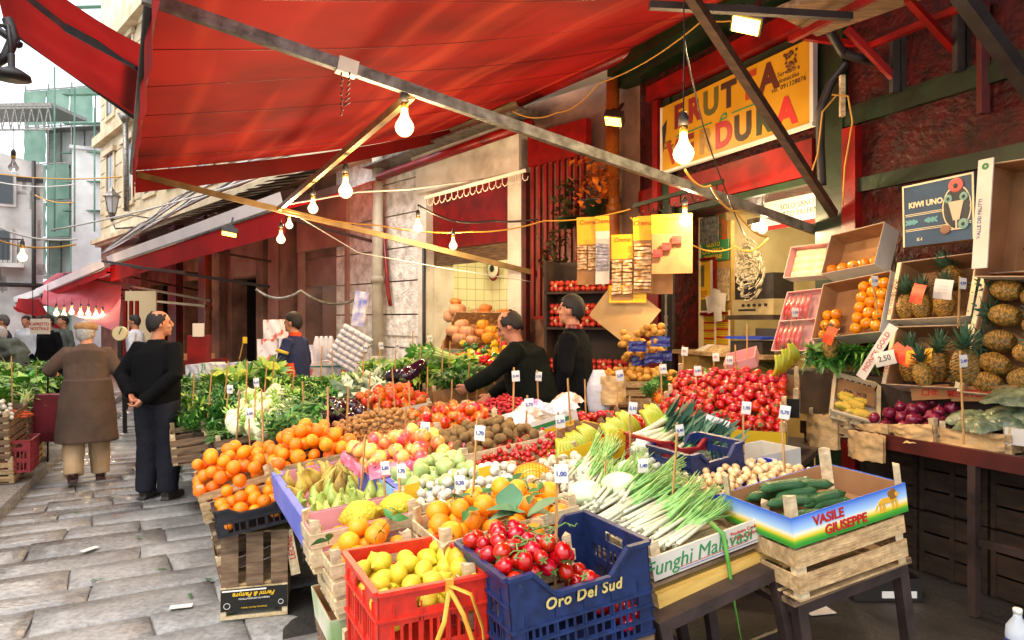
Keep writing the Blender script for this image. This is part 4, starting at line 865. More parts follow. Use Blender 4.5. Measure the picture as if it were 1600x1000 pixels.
# ------------------------------------------------------------------ containers, local x across the front, y to the back, z down from the rim
def wood_crate(fr, D, Hh, label, ns=3, m=None, pm=None, post=.05, nm='wooden_crate', grp=None, group=None, floor=True, cat='crate'):
    M, L_ = fr; m = m or wood; pm = pm or wood_pale; o = thing(nm, label, cat, M, group or 'wooden crates of the stall'); w = MB(); t = .007; sh = Hh/ns*.72
    for i in range(ns):
        z1 = -i*Hh/ns; z0 = z1-sh
        w.bb((0, 0, z0), (L_, t, z1)); w.bb((0, D-t, z0), (L_, D, z1)); w.bb((0, t+.001, z0+.002), (t, D-t-.001, z1-.002)); w.bb((L_-t, t+.001, z0+.002), (L_, D-t-.001, z1-.002))
    w.build('slat_walls', m, o)
    if floor:
        w = MB(); k = max(4, int(D/.09))
        for i in range(k): w.bb((.003, i*D/k+.008, -Hh-.006), (L_-.003, (i+1)*D/k-.008, -Hh)) 
        w.build('floor_slats', m, o)
    for x in (t, L_-t-.028):
        for y in (t, D-t-.028):
            w = MB(); q = .028; sx = 1 if x < L_/2 else -1; sy = 1 if y < D/2 else -1; cx = t if sx > 0 else L_-t; cy = t if sy > 0 else D-t
            w.prism([(cx, cy), (cx+sx*q*1.25, cy), (cx, cy+sy*q*1.25)] if sx*sy > 0 else [(cx, cy), (cx, cy+sy*q*1.25), (cx+sx*q*1.25, cy)], -Hh, post); w.build('corner_post', pm, o)
    return o
def plastic_crate(fr, D, Hh, m, label, dip=0, tiers=2, grp='plastic crates of the stall', dipsides=(0, 2), nm='plastic_crate', slot=.022, bar=.009, handle=True, taper=0):
    M, L_ = fr; o = thing(nm, label, 'crate', M, grp); w = MB(); rim = MB(); t = .005
    sides = [((0, 0), (1, 0), L_, 0), ((L_, 0), (0, 1), D, 1), ((L_, D), (-1, 0), L_, 2), ((0, D), (0, -1), D, 3)]
    for (ox, oy), (ax, ay), ln_, k in sides:
        Ms = Matrix(((ax, -ay, 0, ox), (ay, ax, 0, oy), (0, 0, 1, 0), (0, 0, 0, 1)))
        dp_ = dip if k in dipsides else 0; band = min(.085, Hh*.3) if Hh > .2 else Hh*.28
        def top(s):
            if not dp_: return 0
            e = ln_*.16; f = ln_*.30
            q = min(s, ln_-s); return -dp_*min(1, max(0, (q-e)/(f-e)))
        # rim following the top line
        ss = [0, ln_*.16, ln_*.3, ln_*.7, ln_*.84, ln_] if dp_ else [0, ln_]
        for a_, b_ in zip(ss[:-1], ss[1:]): rim.beam(Ms @ V((a_, -.004, top(a_)-.004)), Ms @ V((b_, -.004, top(b_)-.004)), .02, .012)
        lowest = -dp_
        hd = handle and not dp_ and ln_ > .2 and Hh > .1
        # band under the rim
        for a_, b_ in zip(ss[:-1], ss[1:]):
            za, zb = top(a_)-.003, top(b_)-.003; zc = lowest-band
            if hd:
                c0, c1 = ln_/2-.055, ln_/2+.055
                w.bb((0, 0, -band*.38), (ln_, t, -.003), Ms); w.bb((0, 0, zc), (ln_, t, -band*.78), Ms); w.bb((0, 0, -band*.78), (c0, t, -band*.38), Ms); w.bb((c1, 0, -band*.78), (ln_, t, -band*.38), Ms)
            else: w.add([(a_, 0, zc), (b_, 0, zc), (b_, 0, zb), (a_, 0, za), (a_, t, zc), (b_, t, zc), (b_, t, zb), (a_, t, za)], [(0, 1, 2, 3), (7, 6, 5, 4), (0, 4, 5, 1)], 0, False, Ms)
        z1 = lowest-band; zb = -Hh; hgt = (z1-zb); cor = min(.05, ln_*.13)
        for i in range(tiers+1): zz = z1-hgt*i/tiers; rim.bb((0, -.007, zz-.004), (ln_, 0, zz+.004), Ms)
        nb = max(2, round(ln_/.13)); wd = (ln_-2*cor)/nb
        w.bb((0, 0, zb), (cor, t, z1), Ms); w.bb((ln_-cor, 0, zb), (ln_, t, z1), Ms)
        for i in range(1, nb): w.bb((cor+i*wd-.008, 0, zb), (cor+i*wd+.008, t, z1), Ms)
        for i in range(nb+1): rim.bb((cor+i*wd-.002, -.006, zb), (cor+i*wd+.002, 0, z1+band*.5), Ms)
        for i in range(tiers):
            za = z1-hgt*i/tiers; zc = z1-hgt*(i+1)/tiers; gp = min(.02, hgt/tiers*.18)
            w.bb((cor, 0, za-gp), (ln_-cor, t, za), Ms); w.bb((cor, 0, zc), (ln_-cor, t, zc+gp), Ms)
            for j in range(nb):
                x0 = cor+j*wd+(.008 if j else 0); x1_ = cor+(j+1)*wd-(.008 if j < nb-1 else 0); kk = max(2, int((x1_-x0)/slot))
                for q in range(1, kk): xx = x0+(x1_-x0)*q/kk; w.bb((xx-bar/2, .0005, zc+gp), (xx+bar/2, t-.0005, za-gp), Ms)
    w.bb((.002, .002, -Hh), (L_-.002, D-.002, -Hh+.004)); w.build('crate_walls', m, o); rim.build('rim', m, o); return o
def card_box(fr, D, Hh, label, mo, mi=None, front=None, posts=False, tabs=False, nm='cardboard_box', grp='cardboard boxes of the stall', t=.005, pm=None, hole=False, cat='box'):
    M, L_ = fr; mi = mi or card; o = thing(nm, label, cat, M, grp); w = MB()
    w.bb((0, 0, -Hh), (L_, t, 0)); w.bb((0, D-t, -Hh), (L_, D, 0)); w.bb((0, t, -Hh), (t, D-t, -.001)); w.bb((L_-t, t, -Hh), (L_, D-t, -.001)); w.bb((t, t, -Hh), (L_-t, D-t, -Hh+t)); w.build('tray', mi, o)
    w = MB(); e = .002
    w.bb((-e, -e, -Hh), (L_+e, -.0002, .002)); w.bb((-e, D+.0002, -Hh), (L_+e, D+e, .002)); w.bb((-e, 0, -Hh), (-.0002, D, .002)); w.bb((L_+.0002, 0, -Hh), (L_+e, D, .002))
    if tabs:
        for x in (0, L_-.03): w.bb((x, .06, .0025), (x+.03, D-.06, .0045)); 
        for x in (-.001, L_-.05): w.bb((x, 0, .003), (x+.05, .1, .006)); w.bb((x, D-.1, .003), (x+.05, D, .006))
    w.build('printed_cover', mo, o)
    if front:
        w = MB(); w.bb((.001, -.0036, -Hh+.001), (L_-.001, -.0024, -.001)); w.build('front_print', front, o)
    if posts:
        for cx, sx in ((t+.001, 1), (L_-t-.001, -1)):
            for cy, sy in ((t+.001, 1), (D-t-.001, -1)):
                q = .03; P = [(cx, cy), (cx+sx*q, cy), (cx, cy+sy*q)]; P = P if sx*sy > 0 else P[::-1]
                w = MB(); w.prism(P, -Hh+t, posts); w.build('corner_post', pm or wood_pale, o)
    return o
card = mat('brown_cardboard', 'a5794e', '8f6740', rough=.85, scale=6, bump=.3)
# ------------------------------------------------------------------ the stall: tables
def table(fr, D, z, m, label, th=.04, leg=.045, legs=None, brace=True, drop=0):
    M, L_ = fr; o = thing('market_table', label, 'table', M, 'tables under the produce'); H_ = M.translation.z
    w = MB(); w.bb((0, 0, -th), (L_, D, 0)); w.build('table_top', m, o)
    for x in (0, L_-leg):
        for y in (.0, D-leg):
            w = MB(); w.bb((x, y, -H_), (x+leg, y+leg, -th)); w.build('leg', m, o)
    if brace:
        w = MB(); w.bb((leg, .01, -H_*.72), (L_-leg, .03, -H_*.72+.04)); w.bb((leg, D-.03, -H_*.72), (L_-leg, D-.01, -H_*.72+.04)); w.build('brace', m, o)
    return o
def fr0(x, y, z, ang): 
    a = V((x, y, z)); return frame(a, a+V((math.cos(R(ang)), math.sin(R(ang)), 0)))
def setL(fr, L_): return fr[0], L_
dtab = mat('dark_table_wood', '4a392c', '2e231b', rough=.7, scale=4)
table(setL(fr0(-.72, 3.12, .62, 33), 1.25), 1.9, 0, dtab, 'dark table under the pears, apples and walnuts')
table(setL(fr0(-1.95, 4.95, .62, 33), 1.6), 3.6, 0, dtab, 'dark table under the fennel and leafy greens')
table(setL(fr0(.35, 3.75, .70, 28), 1.3), 2.6, 0, dtab, 'dark table under the tomatoes and bananas')
table(setL(fr0(-.55, 5.4, .74, 33), 1.9), 2.6, 0, dtab, 'dark table under the aubergines and the beans tub')
ft = fp(1030, 975, 1222, 884, .68, h=22); tb_ = table(ft, .75, 0, brownt, 'brown steel table holding the white leek box', leg=.04)
vt = fp(1246, 946, 1418, 880, .68, h=20); table(vt, .6, 0, brownt, 'brown steel table holding the lion printed box', leg=.04)

# 1 lemon crate
redpl = mat('red_plastic', 'd8301c', 'c42816', rough=.4, scale=3, bump=.2); bluepl = mat('navy_plastic', '1c2f5e', '16264c', rough=.42, scale=4, bump=.2); grime(redpl, 22, .8, 1.06, 5, .82); grime(bluepl, 22, .7, 1.25, 5, .8); grime(wood_pale, 30, .75, 1.06, 6, .8); grime(wood, 30, .7, 1.08, 6, .75)
fr = fp(590, 927, 762, 895, .87); plastic_crate(fr, .41, .30, redpl, 'bright red plastic crate holding lemons, at the front of the stall', tiers=2)
heap(fr, .41, LEMON, .034, dome(fr[1], .41, -.045, .035, .05), 60, 'lemon in the bright red plastic crate', 'lemon', 'lemons in the red crate', seed=2, floor=-.29)
stick_m = mat('split_bamboo', 'c79a5c', '9f7540', rough=.6, scale=30, stretch=(6, 6, .5), rnd=.12)
rb = thing('ribbon', 'yellow plastic strapping tied to the handle of the lemon crate', 'strap', fr[0])
w = MB(); c = fr[1]*.62
w.bb((c-.012, -.018, -.03), (c+.012, -.008, .008)); w.build('knot', mat('yellow_strap', 'e8a83a', 'd08c28', rough=.35, scale=9), rb)
for pts in ([(c, -.015, -.02), (c-.03, -.05, -.1), (c-.07, -.04, -.2), (c-.1, -.05, -.33)], [(c, -.015, -.02), (c+.03, -.05, -.09), (c+.06, -.05, -.18), (c+.07, -.06, -.33)], [(c, -.015, -.01), (c+.05, -.06, -.03), (c+.09, -.05, -.14), (c+.1, -.06, -.3)]):
    w = MB(); P = []; q = [V(p) for p in pts]
    for i in range(13): t = i/4; k = min(2, int(t)); P.append(q[k].lerp(q[k+1], t-k))
    w.tube(P, .008, 6, flat=.22, side=(1, 0, 0)); w.build('strand', MATS['yellow_strap'], rb)
wood_crate((fr[0] @ Matrix.Translation((-.02, .0, -.31)), fr[1]+.04), .42, .25, 'pale wooden crate under the red lemon crate')
# 2 blue tomato crate
fr = fp(792, 905, 1012, 845, .91); plastic_crate(fr, .38, .29, bluepl, 'navy plastic crate with one lowered long side, holding plum tomatoes', dip=.075, tiers=3)
L2 = fr[1]; tp = lambda x, y: -.03+.07*(1-min(1, max(0, (x-L2*.25)/(L2*.4)))**2)-.22*max(0, (x-L2*.42)/(L2*.58))+.02*math.sin(y*9)
heap(fr, .38, TOMPLUM, .027, tp, 120, 'plum tomato in the navy plastic crate', 'tomato', 'plum tomatoes in the navy crate', depth=2.6, seed=3, floor=-.28)
for k in range(7): VINE.put(fr[0] @ Matrix.Translation((rnd(.06, L2*.55), rnd(.03, .3), .045)) @ Euler((0, 0, rnd(0, 6))).to_matrix().to_4x4(), 'green tomato vine lying on the plum tomatoes', 'vine', 'vines on the plum tomatoes')
q = bunchy(6, .13, .05, 1.5, [mat('cabbage_leaf', '4f8458', '3f7048', rough=.5, scale=9)], .3, 3, .01, 'cabbage_leaf', 6); q.put(fr[0] @ Matrix.Translation((L2*.42, .34, .05)), 'pale blue green cabbage leaf behind the plum tomatoes', 'leaf')
text('Oro Del Sud', .047, mat('gold_ink', 'c9b46a', rough=.5), bpy.data.objects[-1] if False else None, fr[0] @ up(L2*.5, -.0065, -.105), shear=.15, off=.001, spacing=1.1); lt = COL.objects[-1]
cr_ = [o for o in COL.objects if o.get('label', '').startswith('navy plastic crate with one')][0]; lt.parent = cr_; lt.matrix_local = up(L2*.5, -.0065, -.105)
wood_crate((fr[0] @ Matrix.Translation((0, 0, -.3)), L2), .38, .25, 'wooden crate under the navy tomato crate', m=wood_old)
table(setL(fr0(-.30, 1.98, .33, 28), 1.0), .5, 0, dtab, 'low bench under the red and navy plastic crates', brace=False)
# 3 wooden orange crate on the left front, stack under it
fr = fp(517, 886, 648, 850, .80); wood_crate(fr, .34, .19, 'pale wooden slat crate of oranges left of the lemon crate', post=.05, m=wood_pale)
heap(fr, .34, ORANGEY, .042, dome(fr[1], .34, -.03, .10, .02), 40, 'orange in the pale slat crate beside the lemon crate', 'orange', 'oranges in the left front slat crate', depth=3, seed=4, floor=-.19)
gf = (fr[0] @ Matrix.Translation((-.02, .03, -.20)), fr[1]); o = card_box((gf[0] @ Matrix.Translation((0, 0, 0)), gf[1]), .36, .12, 'cardboard box with a green printed end under the slat crate', mat('green_print', 'd8d2bc', '5f9a3c', rough=.6, scale=3))
wood_crate((gf[0] @ Matrix.Translation((.0, .02, -.13)), gf[1]), .36, .22, 'weathered wooden crate third down in the left front stack', m=wood_old)
wood_crate((gf[0] @ Matrix.Translation((.01, .0, -.36)), gf[1]), .36, .08, 'flat weathered crate at the bottom of the left front stack', m=wood_old, ns=1, post=0)
# 4 pink lined citron box and pear boxes
blue_c = mat('blue_printed_card', '5a64b8', '6f78c6', rough=.6, scale=3); pinkp = mat('pink_paper', 'd89a9c', 'c98688', rough=.7, scale=5, bump=.5)
fr = fp(484, 838, 655, 800, .86); 
wood_crate(fr, .2, .14, 'pink paper lined crate with two big citrons', m=wood_pale, ns=2); bx = MB(); bx.bb((.012, .012, -.12), (fr[1]-.012, .016, .004)); bx.bb((.012, .18, -.12), (fr[1]-.012, .186, .03)); bx.bb((.009, .012, -.12), (.013, .18, .012)); q = bx.build('paper_liner', pinkp); q.parent = [o for o in COL.objects if o.get('label', '').startswith('pink paper lined crate')][0]
for x, r in ((.21, .4), (.36, -.5)): CITRON.put(fr[0] @ Matrix.Translation((x, .10, .01)) @ Euler((R(80), r, R(60))).to_matrix().to_4x4(), 'large lumpy yellow citron, %s of the pair behind the oranges' % ('left' if x < .3 else 'right'), 'citron', 'two citrons')
fr = fp(470, 808, 640, 770, .85); D_ = .9
o = card_box(fr, D_, .13, 'long blue printed cardboard box full of pears', blue_c, pinkp, tabs=True)
w = MB(); w.bb((.001, -.0045, -.13), (fr[1]-.001, -.0026, .012)); w.build('pink_end', pinkp, o)
def upr(): return Euler((rnd(-.5, .2), rnd(-.35, .35), rnd(0, 6.3))).to_matrix().to_4x4()
ph = heap(fr, D_, [PEAR], .036, lambda x, y: .015+.03*y, 46, 'green pear standing in the front half of the blue box', 'pear', 'green pears in the blue box', depth=2, rot=upr, seed=5, floor=-.12)
for o in ph:
    if (fr[0].inverted() @ o.matrix_world.translation).y > .5: 
        o.data = PEAR2.mesh; o['label'] = 'russet yellow pear in the back half of the blue box'; o['group'] = 'russet pears in the blue box'
# 5 quinces (pale pears) in yellow blue box
ylb = mat('light_blue_card', '8fc0e0', '7db4da', rough=.6, scale=3)
fr = fp(632, 777, 768, 744, .90); D_ = .42; o = card_box(fr, D_, .1, 'light blue and yellow printed box of pale green pears', ylb, mat('royal_blue_card', '2a5fb0', rough=.6))
w = MB(); w.bb((fr[1]*.3, -.004, -.1), (fr[1]*.72, -.0025, -.02)); w.bb((.001, -.004, -.05), (.07, -.0025, .05)); w.bb((fr[1]-.06, -.004, -.06), (fr[1], -.0025, .05)); w.build('yellow_print', ink_y, o)
heap(fr, D_, PEAR3, .039, dome(fr[1], D_, .015, .05, .03), 46, 'pale green pear in the yellow and blue box', 'pear', 'pale pears in the yellow blue box', depth=2, seed=6, floor=-.1)
# 6 apples
fr = fp(575, 742, 735, 712, .92); D_ = .5; o = card_box(fr, D_, .12, 'blue box with crinkled pink liner full of red and yellow apples', blue_c, pinkp)
pl = mat('pink_film', 'e0507a', 'f0a0b4', rough=.2, scale=12, bump=2, alpha=.85); w = MB()
def liner(fr, D_, h, seed):
    L_ = fr[1]; w = MB(); per = 2*(L_+D_)
    def fn(u, v):
        s = u*per
        if s < L_: p = (s, 0, 0, -1)
        elif s < L_+D_: p = (L_, s-L_, 1, 0)
        elif s < 2*L_+D_: p = (2*L_+D_-s, D_, 0, 1)
        else: p = (0, per-s, -1, 0)
        k = v-.5; n_ = noise.noise(V((s*24, v*5, seed)))
        return V((p[0]+p[2]*(.012+.03*k+.02*n_), p[1]+p[3]*(.012+.03*k+.02*n_), .02+h*math.sin(PI*v)*(1+n_)-.04*v))
    w.grid(fn, 90, 6); return w
q = liner(fr, D_, .03, 1).build('plastic_liner', pl, o)
heap(fr, D_, APPLE, .043, dome(fr[1], D_, .02, .10, .04), 48, 'red and yellow apple in the pink lined box', 'apple', 'apples in the pink lined box', depth=2.2, seed=7, floor=-.1, rot=lambda: Euler((rnd(-1, 1), rnd(-1, 1), rnd(0, 6))).to_matrix().to_4x4())
# 7 big orange heap, left
fr = fp(428, 732, 560, 703, .84); wood_crate(fr, .52, .15, 'wooden crate under the large orange heap next to the pears')
heap(fr, .52, ORANGE, .042, dome(fr[1], .52, .03, .13, .05), 72, 'orange in the large heap behind the pears', 'orange', 'oranges heaped behind the pears', depth=2.6, seed=8, floor=-.15, over=.02)
fr = fp(308, 775, 425, 738, .66); wood_crate(fr, .45, .17, 'wooden crate of oranges behind the black plastic crate')
heap(fr, .45, ORANGE, .045, dome(fr[1], .45, .05, .12, .1), 62, 'orange in the heap behind the black crate', 'orange', 'oranges heaped behind the black crate', depth=2.6, seed=9, floor=-.16, over=.02)
for fy in (.0,): wood_crate((fr[0] @ Matrix.Translation((0.02, .05, -.18)), fr[1]), .45, .25, 'wooden crate under the left orange heap', m=wood_old); wood_crate((fr[0] @ Matrix.Translation((0, .04, -.44)), fr[1]), .45, .21, 'bottom wooden crate under the left orange heap', m=wood_old)
# 8 black crate on a crate stack
blk = mat('black_plastic', '1d1e22', '2a2b30', rough=.4, scale=4)
fr = fp(336, 800, 456, 772, .615); plastic_crate(fr, .32, .145, blk, 'black plastic crate of oranges on the upright wooden crates', tiers=1, dip=.035, slot=.03, bar=.008)
heap(fr, .32, ORANGE, .041, dome(fr[1], .32, -.005, .05, .03), 42, 'orange in the black plastic crate', 'orange', 'oranges in the black crate', depth=2.4, seed=10, floor=-.14)
g0 = V((-1.60, 3.86, 0)); g1 = V((-1.26, 3.95, 0)); M0, L0 = frame(g0, g1)
o = thing('wooden_crate', 'weathered crate stood upright under the black plastic crate', 'crate', M0 @ Matrix.Translation((0, .03, .17)), 'wooden crates of the stall'); w = MB()
for k in range(3): w.bb((.0+k*(L0-.09)/2, 0, 0), (.09+k*(L0-.09)/2, .009, .295))
for s in (0, L0-.008):
    for k in range(3): w.bb((s, .01, .02+k*.1), (s+.008, .28, .09+k*.1))
w.build('slat_walls', wood_old, o); w = MB(); w.bb((0, .01, .288), (L0, .28, .296)); w.build('end_board', wood, o); w = MB(); w.bb((.008, .01, 0), (L0-.008, .28, .01)); w.build('end_board', wood, o)
o = thing('wooden_crate', 'low crate with a black printed end standing on the paving', 'crate', M0, 'wooden crates of the stall')
w = MB(); w.bb((0, 0, 0), (L0, .02, .018)); 
for y in (0, .33): 
    for x in (0, L0-.03): w.bb((x, y, .018), (x+.03, y+.03, .168))
w.bb((0, .33, 0), (L0, .345, .15)); w.bb((0, .03, .03), (.01, .33, .15)); w.bb((L0-.01, .03, .03), (L0, .33, .15)); w.bb((.03, .02, .155), (L0-.03, .33, .165)); w.build('frame', wood_pale, o)
w = MB(); w.bb((.002, -.006, .048), (L0-.002, -.001, .168)); w.build('printed_panel', mat('black_print', '15140f', rough=.35), o)
Mt = up(L0/2, -.0068, .105) @ Matrix.Rotation(PI, 4, 'Z')
text('Fermi & Pamyra', .034, ink_y, o, up(L0/2, -.0068, .135) @ Matrix.Rotation(PI, 4, 'Z'), shear=.35, off=.0008); text('PRODOTTI ORTOFRUTTICOLI', .012, ink_w, o, up(L0/2, -.0068, .112) @ Matrix.Rotation(PI, 4, 'Z')); text('Ortofrutta, Pane & Verdura', .012, ink_y, o, up(L0/2, -.0068, .062) @ Matrix.Rotation(PI, 4, 'Z'))
w = MB(); w.bb((.01, -.008, .155), (.24, -.006, .163)); w.tube([(.035+.016*math.cos(a/3), -.007, .078+.016*math.sin(a/3)) for a in range(20)], .0016, 4); w.tube([(L0-.035+.013*math.cos(a/3), -.007, .078+.013*math.sin(a/3)) for a in range(20)], .0016, 4); w.build('printed_marks', ink_w, o)
w = MB(); w.box((L0*.5, -.005, .088), (.07, .006, .014)); w.build('hand_hole', mat('hole_black', '050505'), o)
o = thing('crate_end_board', 'narrow red lettered end board leaning below the black crate', 'board', M0 @ Matrix.Translation((L0+.02, .04, .2)) @ Euler((0, R(-10), 0)).to_matrix().to_4x4()); w = MB(); w.bb((0, 0, 0), (.05, .3, .26)); w.build('board', wood_pale, o); text('LEONE', .045, ink_r, o, up(.025, -.002, .16) @ Matrix.Rotation(R(90), 4, 'Z'))
# 9 centre oranges (two crates)
fr = fp(690, 850, 905, 790, .88); wood_crate(fr, .34, .17, 'wooden crate of large oranges with leaves behind the lemon crate', m=wood_pale, post=.045)
heap(fr, .34, ORANGEY, .043, dome(fr[1], .34, .0, .10, .03), 66, 'large orange with leaves in the centre heap', 'orange', 'oranges in the centre heap', depth=2.4, seed=11, floor=-.16)
for k in range(12): OLEAF.put(fr[0] @ Matrix.Translation((rnd(.05, fr[1]-.05), rnd(.03, .3), rnd(.05, .09))) @ Euler((rnd(-.3, .5), rnd(-.4, .4), rnd(0, 6))).to_matrix().to_4x4() @ Matrix.Scale(.7, 4), 'dark green leaf among the centre oranges', 'leaf', 'leaves among the oranges')
fr2 = (fr[0] @ Matrix.Translation((-.02, -.25, -.045)), .40); wood_crate(fr2, .24, .15, 'second wooden crate of oranges between lemon crate and navy crate', m=wood_pale, post=.05)
heap(fr2, .24, ORANGEY, .042, dome(fr2[1], .24, -.01, .06, .05), 40, 'orange in the crate between the lemons and the plum tomatoes', 'orange', 'oranges between lemons and tomatoes', depth=2.2, seed=12, floor=-.14)
lf = fp(517, 886, 648, 850, .80)
for k, (x, y) in enumerate([(.27, .16), (.31, .2), (.02, .1), (.2, .05)]): OLEAF.put(lf[0] @ Matrix.Translation((x, y, .06)) @ Euler((R(50), 0, k*1.4)).to_matrix().to_4x4() @ Matrix.Scale(.75, 4), 'dark green leaf on the left slat crate of oranges', 'leaf', 'leaves on the left crate')
# 10 white onions, fennel-coloured things
fr = fp(660, 802, 860, 752, .88); wood_crate(fr, .36, .12, 'shallow crate of small white onions behind the centre oranges', m=wood_pale, post=.03, ns=2)
heap(fr, .36, WONION, .028, dome(fr[1], .36, .01, .05, .04), 110, 'small white onion behind the centre oranges', 'onion', 'white onions', depth=1.8, seed=13, floor=-.11)
fr = fp(872, 792, 1000, 752, .90); wood_crate(fr, .5, .13, 'crate of bagged pale mushrooms and cabbages', m=wood_pale, post=.03)
heap(fr, .5, MUSH, .024, dome(fr[1], .5, .0, .05, .08), 120, 'pale mushroom behind the navy crate', 'mushroom', 'pale mushrooms', depth=1.8, seed=14, floor=-.11)
for k, (x, y) in enumerate([(.12, -.02), (.27, -.04), (.40, .06)]):
    w = MB(); w.ell((0, 0, 0), (.075, .07, .05), 18); w.v = [tuple(V(p)*(1+.1*noise.noise(V(p)*25+V((k, 0, 0))))) for p in w.v]
    if k == 0: cabm = w.mesh('cabbage_heart', mat('pale_cabbage', 'dbe8c4', 'c0d8a2', rough=.4, scale=14, bump=1, bscale=30))
    Proto('cabbage_heart', cabm).put(fr[0] @ Matrix.Translation((x, y, .03)) @ Euler((0, 0, k*2)).to_matrix().to_4x4(), 'pale green cabbage heart, %s behind the navy crate' % ('left', 'middle', 'right')[k], 'cabbage', 'cabbage hearts')
clear = mat('clear_film', 'f2f4f6', rough=.25, alpha=.07, bump=1, bscale=20); 
def film(M, L_, D_, h, label, m=clear, seed=0, nm='plastic_bag', cat='plastic bag', grp=None, amp=.012):
    w = MB(); w.grid(lambda u, v: V((u*L_, v*D_, h*(math.sin(PI*u)*math.sin(PI*v))**.4+amp*noise.noise(V((u*9, v*9, seed))))), 16, 12); return tag(w.build(nm, m, None, M), label, cat, grp)
# 11 melon in net
o = thing('melon', 'yellow melon in a net lying behind the white onions', 'melon', Matrix.Translation(pz(832, 742, .96))); w = MB(); w.ell((0, 0, 0), (.085, .06, .055), 20); w.build('fruit', mat('melon_skin', 'efc21c', 'e0a818', rough=.4, scale=5), o)
w = MB()
for k in range(-5, 6): 
    s = k/6; rr_ = math.sqrt(1-s*s); w.tube([(.086*s, .061*rr_*math.cos(a*.3), .056*rr_*math.sin(a*.3)) for a in range(22)], .0012, 3)
    w.tube([(.086*rr_*math.cos(a*.3), .061*s, .056*rr_*math.sin(a*.3)) for a in range(22)], .0012, 3)
w.build('net', mat('red_net', 'd8641c', rough=.5), o)
fr = fp(785, 765, 905, 735, .90); card_box(fr, .18, .12, 'plain brown cardboard box behind the melon', card, hole=False)
# 12 cherry tomatoes
fr = fp(752, 745, 905, 700, .92); wood_crate(fr, .36, .12, 'long wooden crate of cherry tomatoes', m=wood, ns=2, post=.035)
heap(fr, .36, CHERRY, .0195, dome(fr[1], .36, .01, .03, .12), 230, 'cherry tomato in the long crate below the kiwis', 'tomato', 'cherry tomatoes', depth=1.7, seed=15, floor=-.1)
fr = fp(720, 712, 855, 682, .99); wood_crate(fr, .42, .12, 'wooden crate of kiwis', m=wood_pale, ns=2, post=.03)
heap(fr, .42, KIWI, .03, dome(fr[1], .42, .01, .07, .08), 90, 'brown kiwi in the crate right of the apples', 'kiwi', 'kiwis', depth=2, seed=16, floor=-.1)
# 13 ribbed tomatoes, nuts
fr = fp(680, 675, 780, 650, 1.0); wood_crate(fr, .5, .12, 'crate of ribbed orange red tomatoes behind the kiwis', ns=2)
heap(fr, .5, TOMRIB, .036, dome(fr[1], .5, .01, .06, .05), 52, 'ribbed orange red tomato behind the kiwis', 'tomato', 'ribbed tomatoes', depth=2, seed=17, floor=-.1)
fr = fp(548, 694, 680, 668, .93); o = card_box(fr, .55, .1, 'white card tray of walnuts and almonds', white_p, white_p)
heap((fr[0], fr[1]), .2, ALMOND, .0145, dome(fr[1], .2, .0, .02, .2), 150, 'almond in the front of the nut tray', 'almond', 'almonds', depth=2.4, seed=18, floor=-.1, flat=.9)
heap((fr[0], fr[1]), .36, WALNUT, .021, dome(fr[1], .36, .045, .06, .0), 150, 'walnut heaped behind the apples', 'walnut', 'walnuts', depth=2, seed=19, floor=-.1, off=(0, .18))
fr = fp(668, 655, 722, 642, .99); card_box(fr, .3, .08, 'white tray of brown nuts left of the ribbed tomatoes', white_p, white_p)
heap(fr, .3, PECAN, .018, dome(fr[1], .3, .01, .05, .05), 60, 'brown nut in the white tray left of the ribbed tomatoes', 'nut', 'brown nuts', depth=2, seed=20, floor=-.08)
# 14 bananas, packs
fr = fp(876, 708, 975, 672, 1.0); card_box(fr, .38, .13, 'yellow printed banana box', mat('yellow_card', 'e8c21c', 'dcb414', rough=.6, scale=3), posts=False)
for k in range(8): BANANA.put(fr[0] @ Matrix.Translation((.06+.085*k, .1+.05*(k % 3), .05)) @ Euler((R(25), rnd(-.2, .2), rnd(-.3, .3))).to_matrix().to_4x4() @ Matrix.Scale(.95, 4), 'yellow green banana bunch in the yellow box', 'banana bunch', 'bananas')
def packbox(x, y, x2, y2, z, D_, label, inner, m=clear):
    fr = fp(x, y, x2, y2, z); o = card_box(fr, D_, .09, label, white_p, white_p); return fr, o
fr, o = packbox(800, 672, 900, 640, 1.02, .4, 'white tray of film wrapped vegetables with yellow and green print', 0)
w = MB(); w.bb((fr[1]*.2, -.005, -.085), (fr[1]*.95, -.0037, -.055)); w.build('yellow_print', ink_y, o); w = MB(); w.bb((.05, -.005, -.045), (fr[1]*.9, -.0037, -.02)); w.build('green_print', ink_g, o)
for i in range(5):
    film(fr[0] @ Matrix.Translation((.01+i*.1, .02+.1*(i % 3), 0)), .17, .16, .07, 'shiny film wrapped pack on the white tray beside the bananas', seed=i, nm='wrapped_pack', cat='pack', grp='wrapped packs', m=mat('film_pack%d' % (i % 3), ['e6e2e8', 'f0d9cf', 'b86aa0'][i % 3], ['c9c2cc', 'd59a88', 'e8c8e0'][i % 3], rough=.12, scale=14, bump=4, bscale=40))
fr = fp(785, 652, 842, 632, 1.0); plastic_crate(fr, .5, .11, mat('green_plastic', '12604a', '0e4e3c', rough=.4, scale=3), 'dark green plastic crate of radishes', tiers=1)
heap(fr, .5, RADISH, .0155, dome(fr[1], .5, .01, .03, .05), 150, 'small red radish in the green crate', 'radish', 'radishes', depth=1.7, seed=21, floor=-.1)
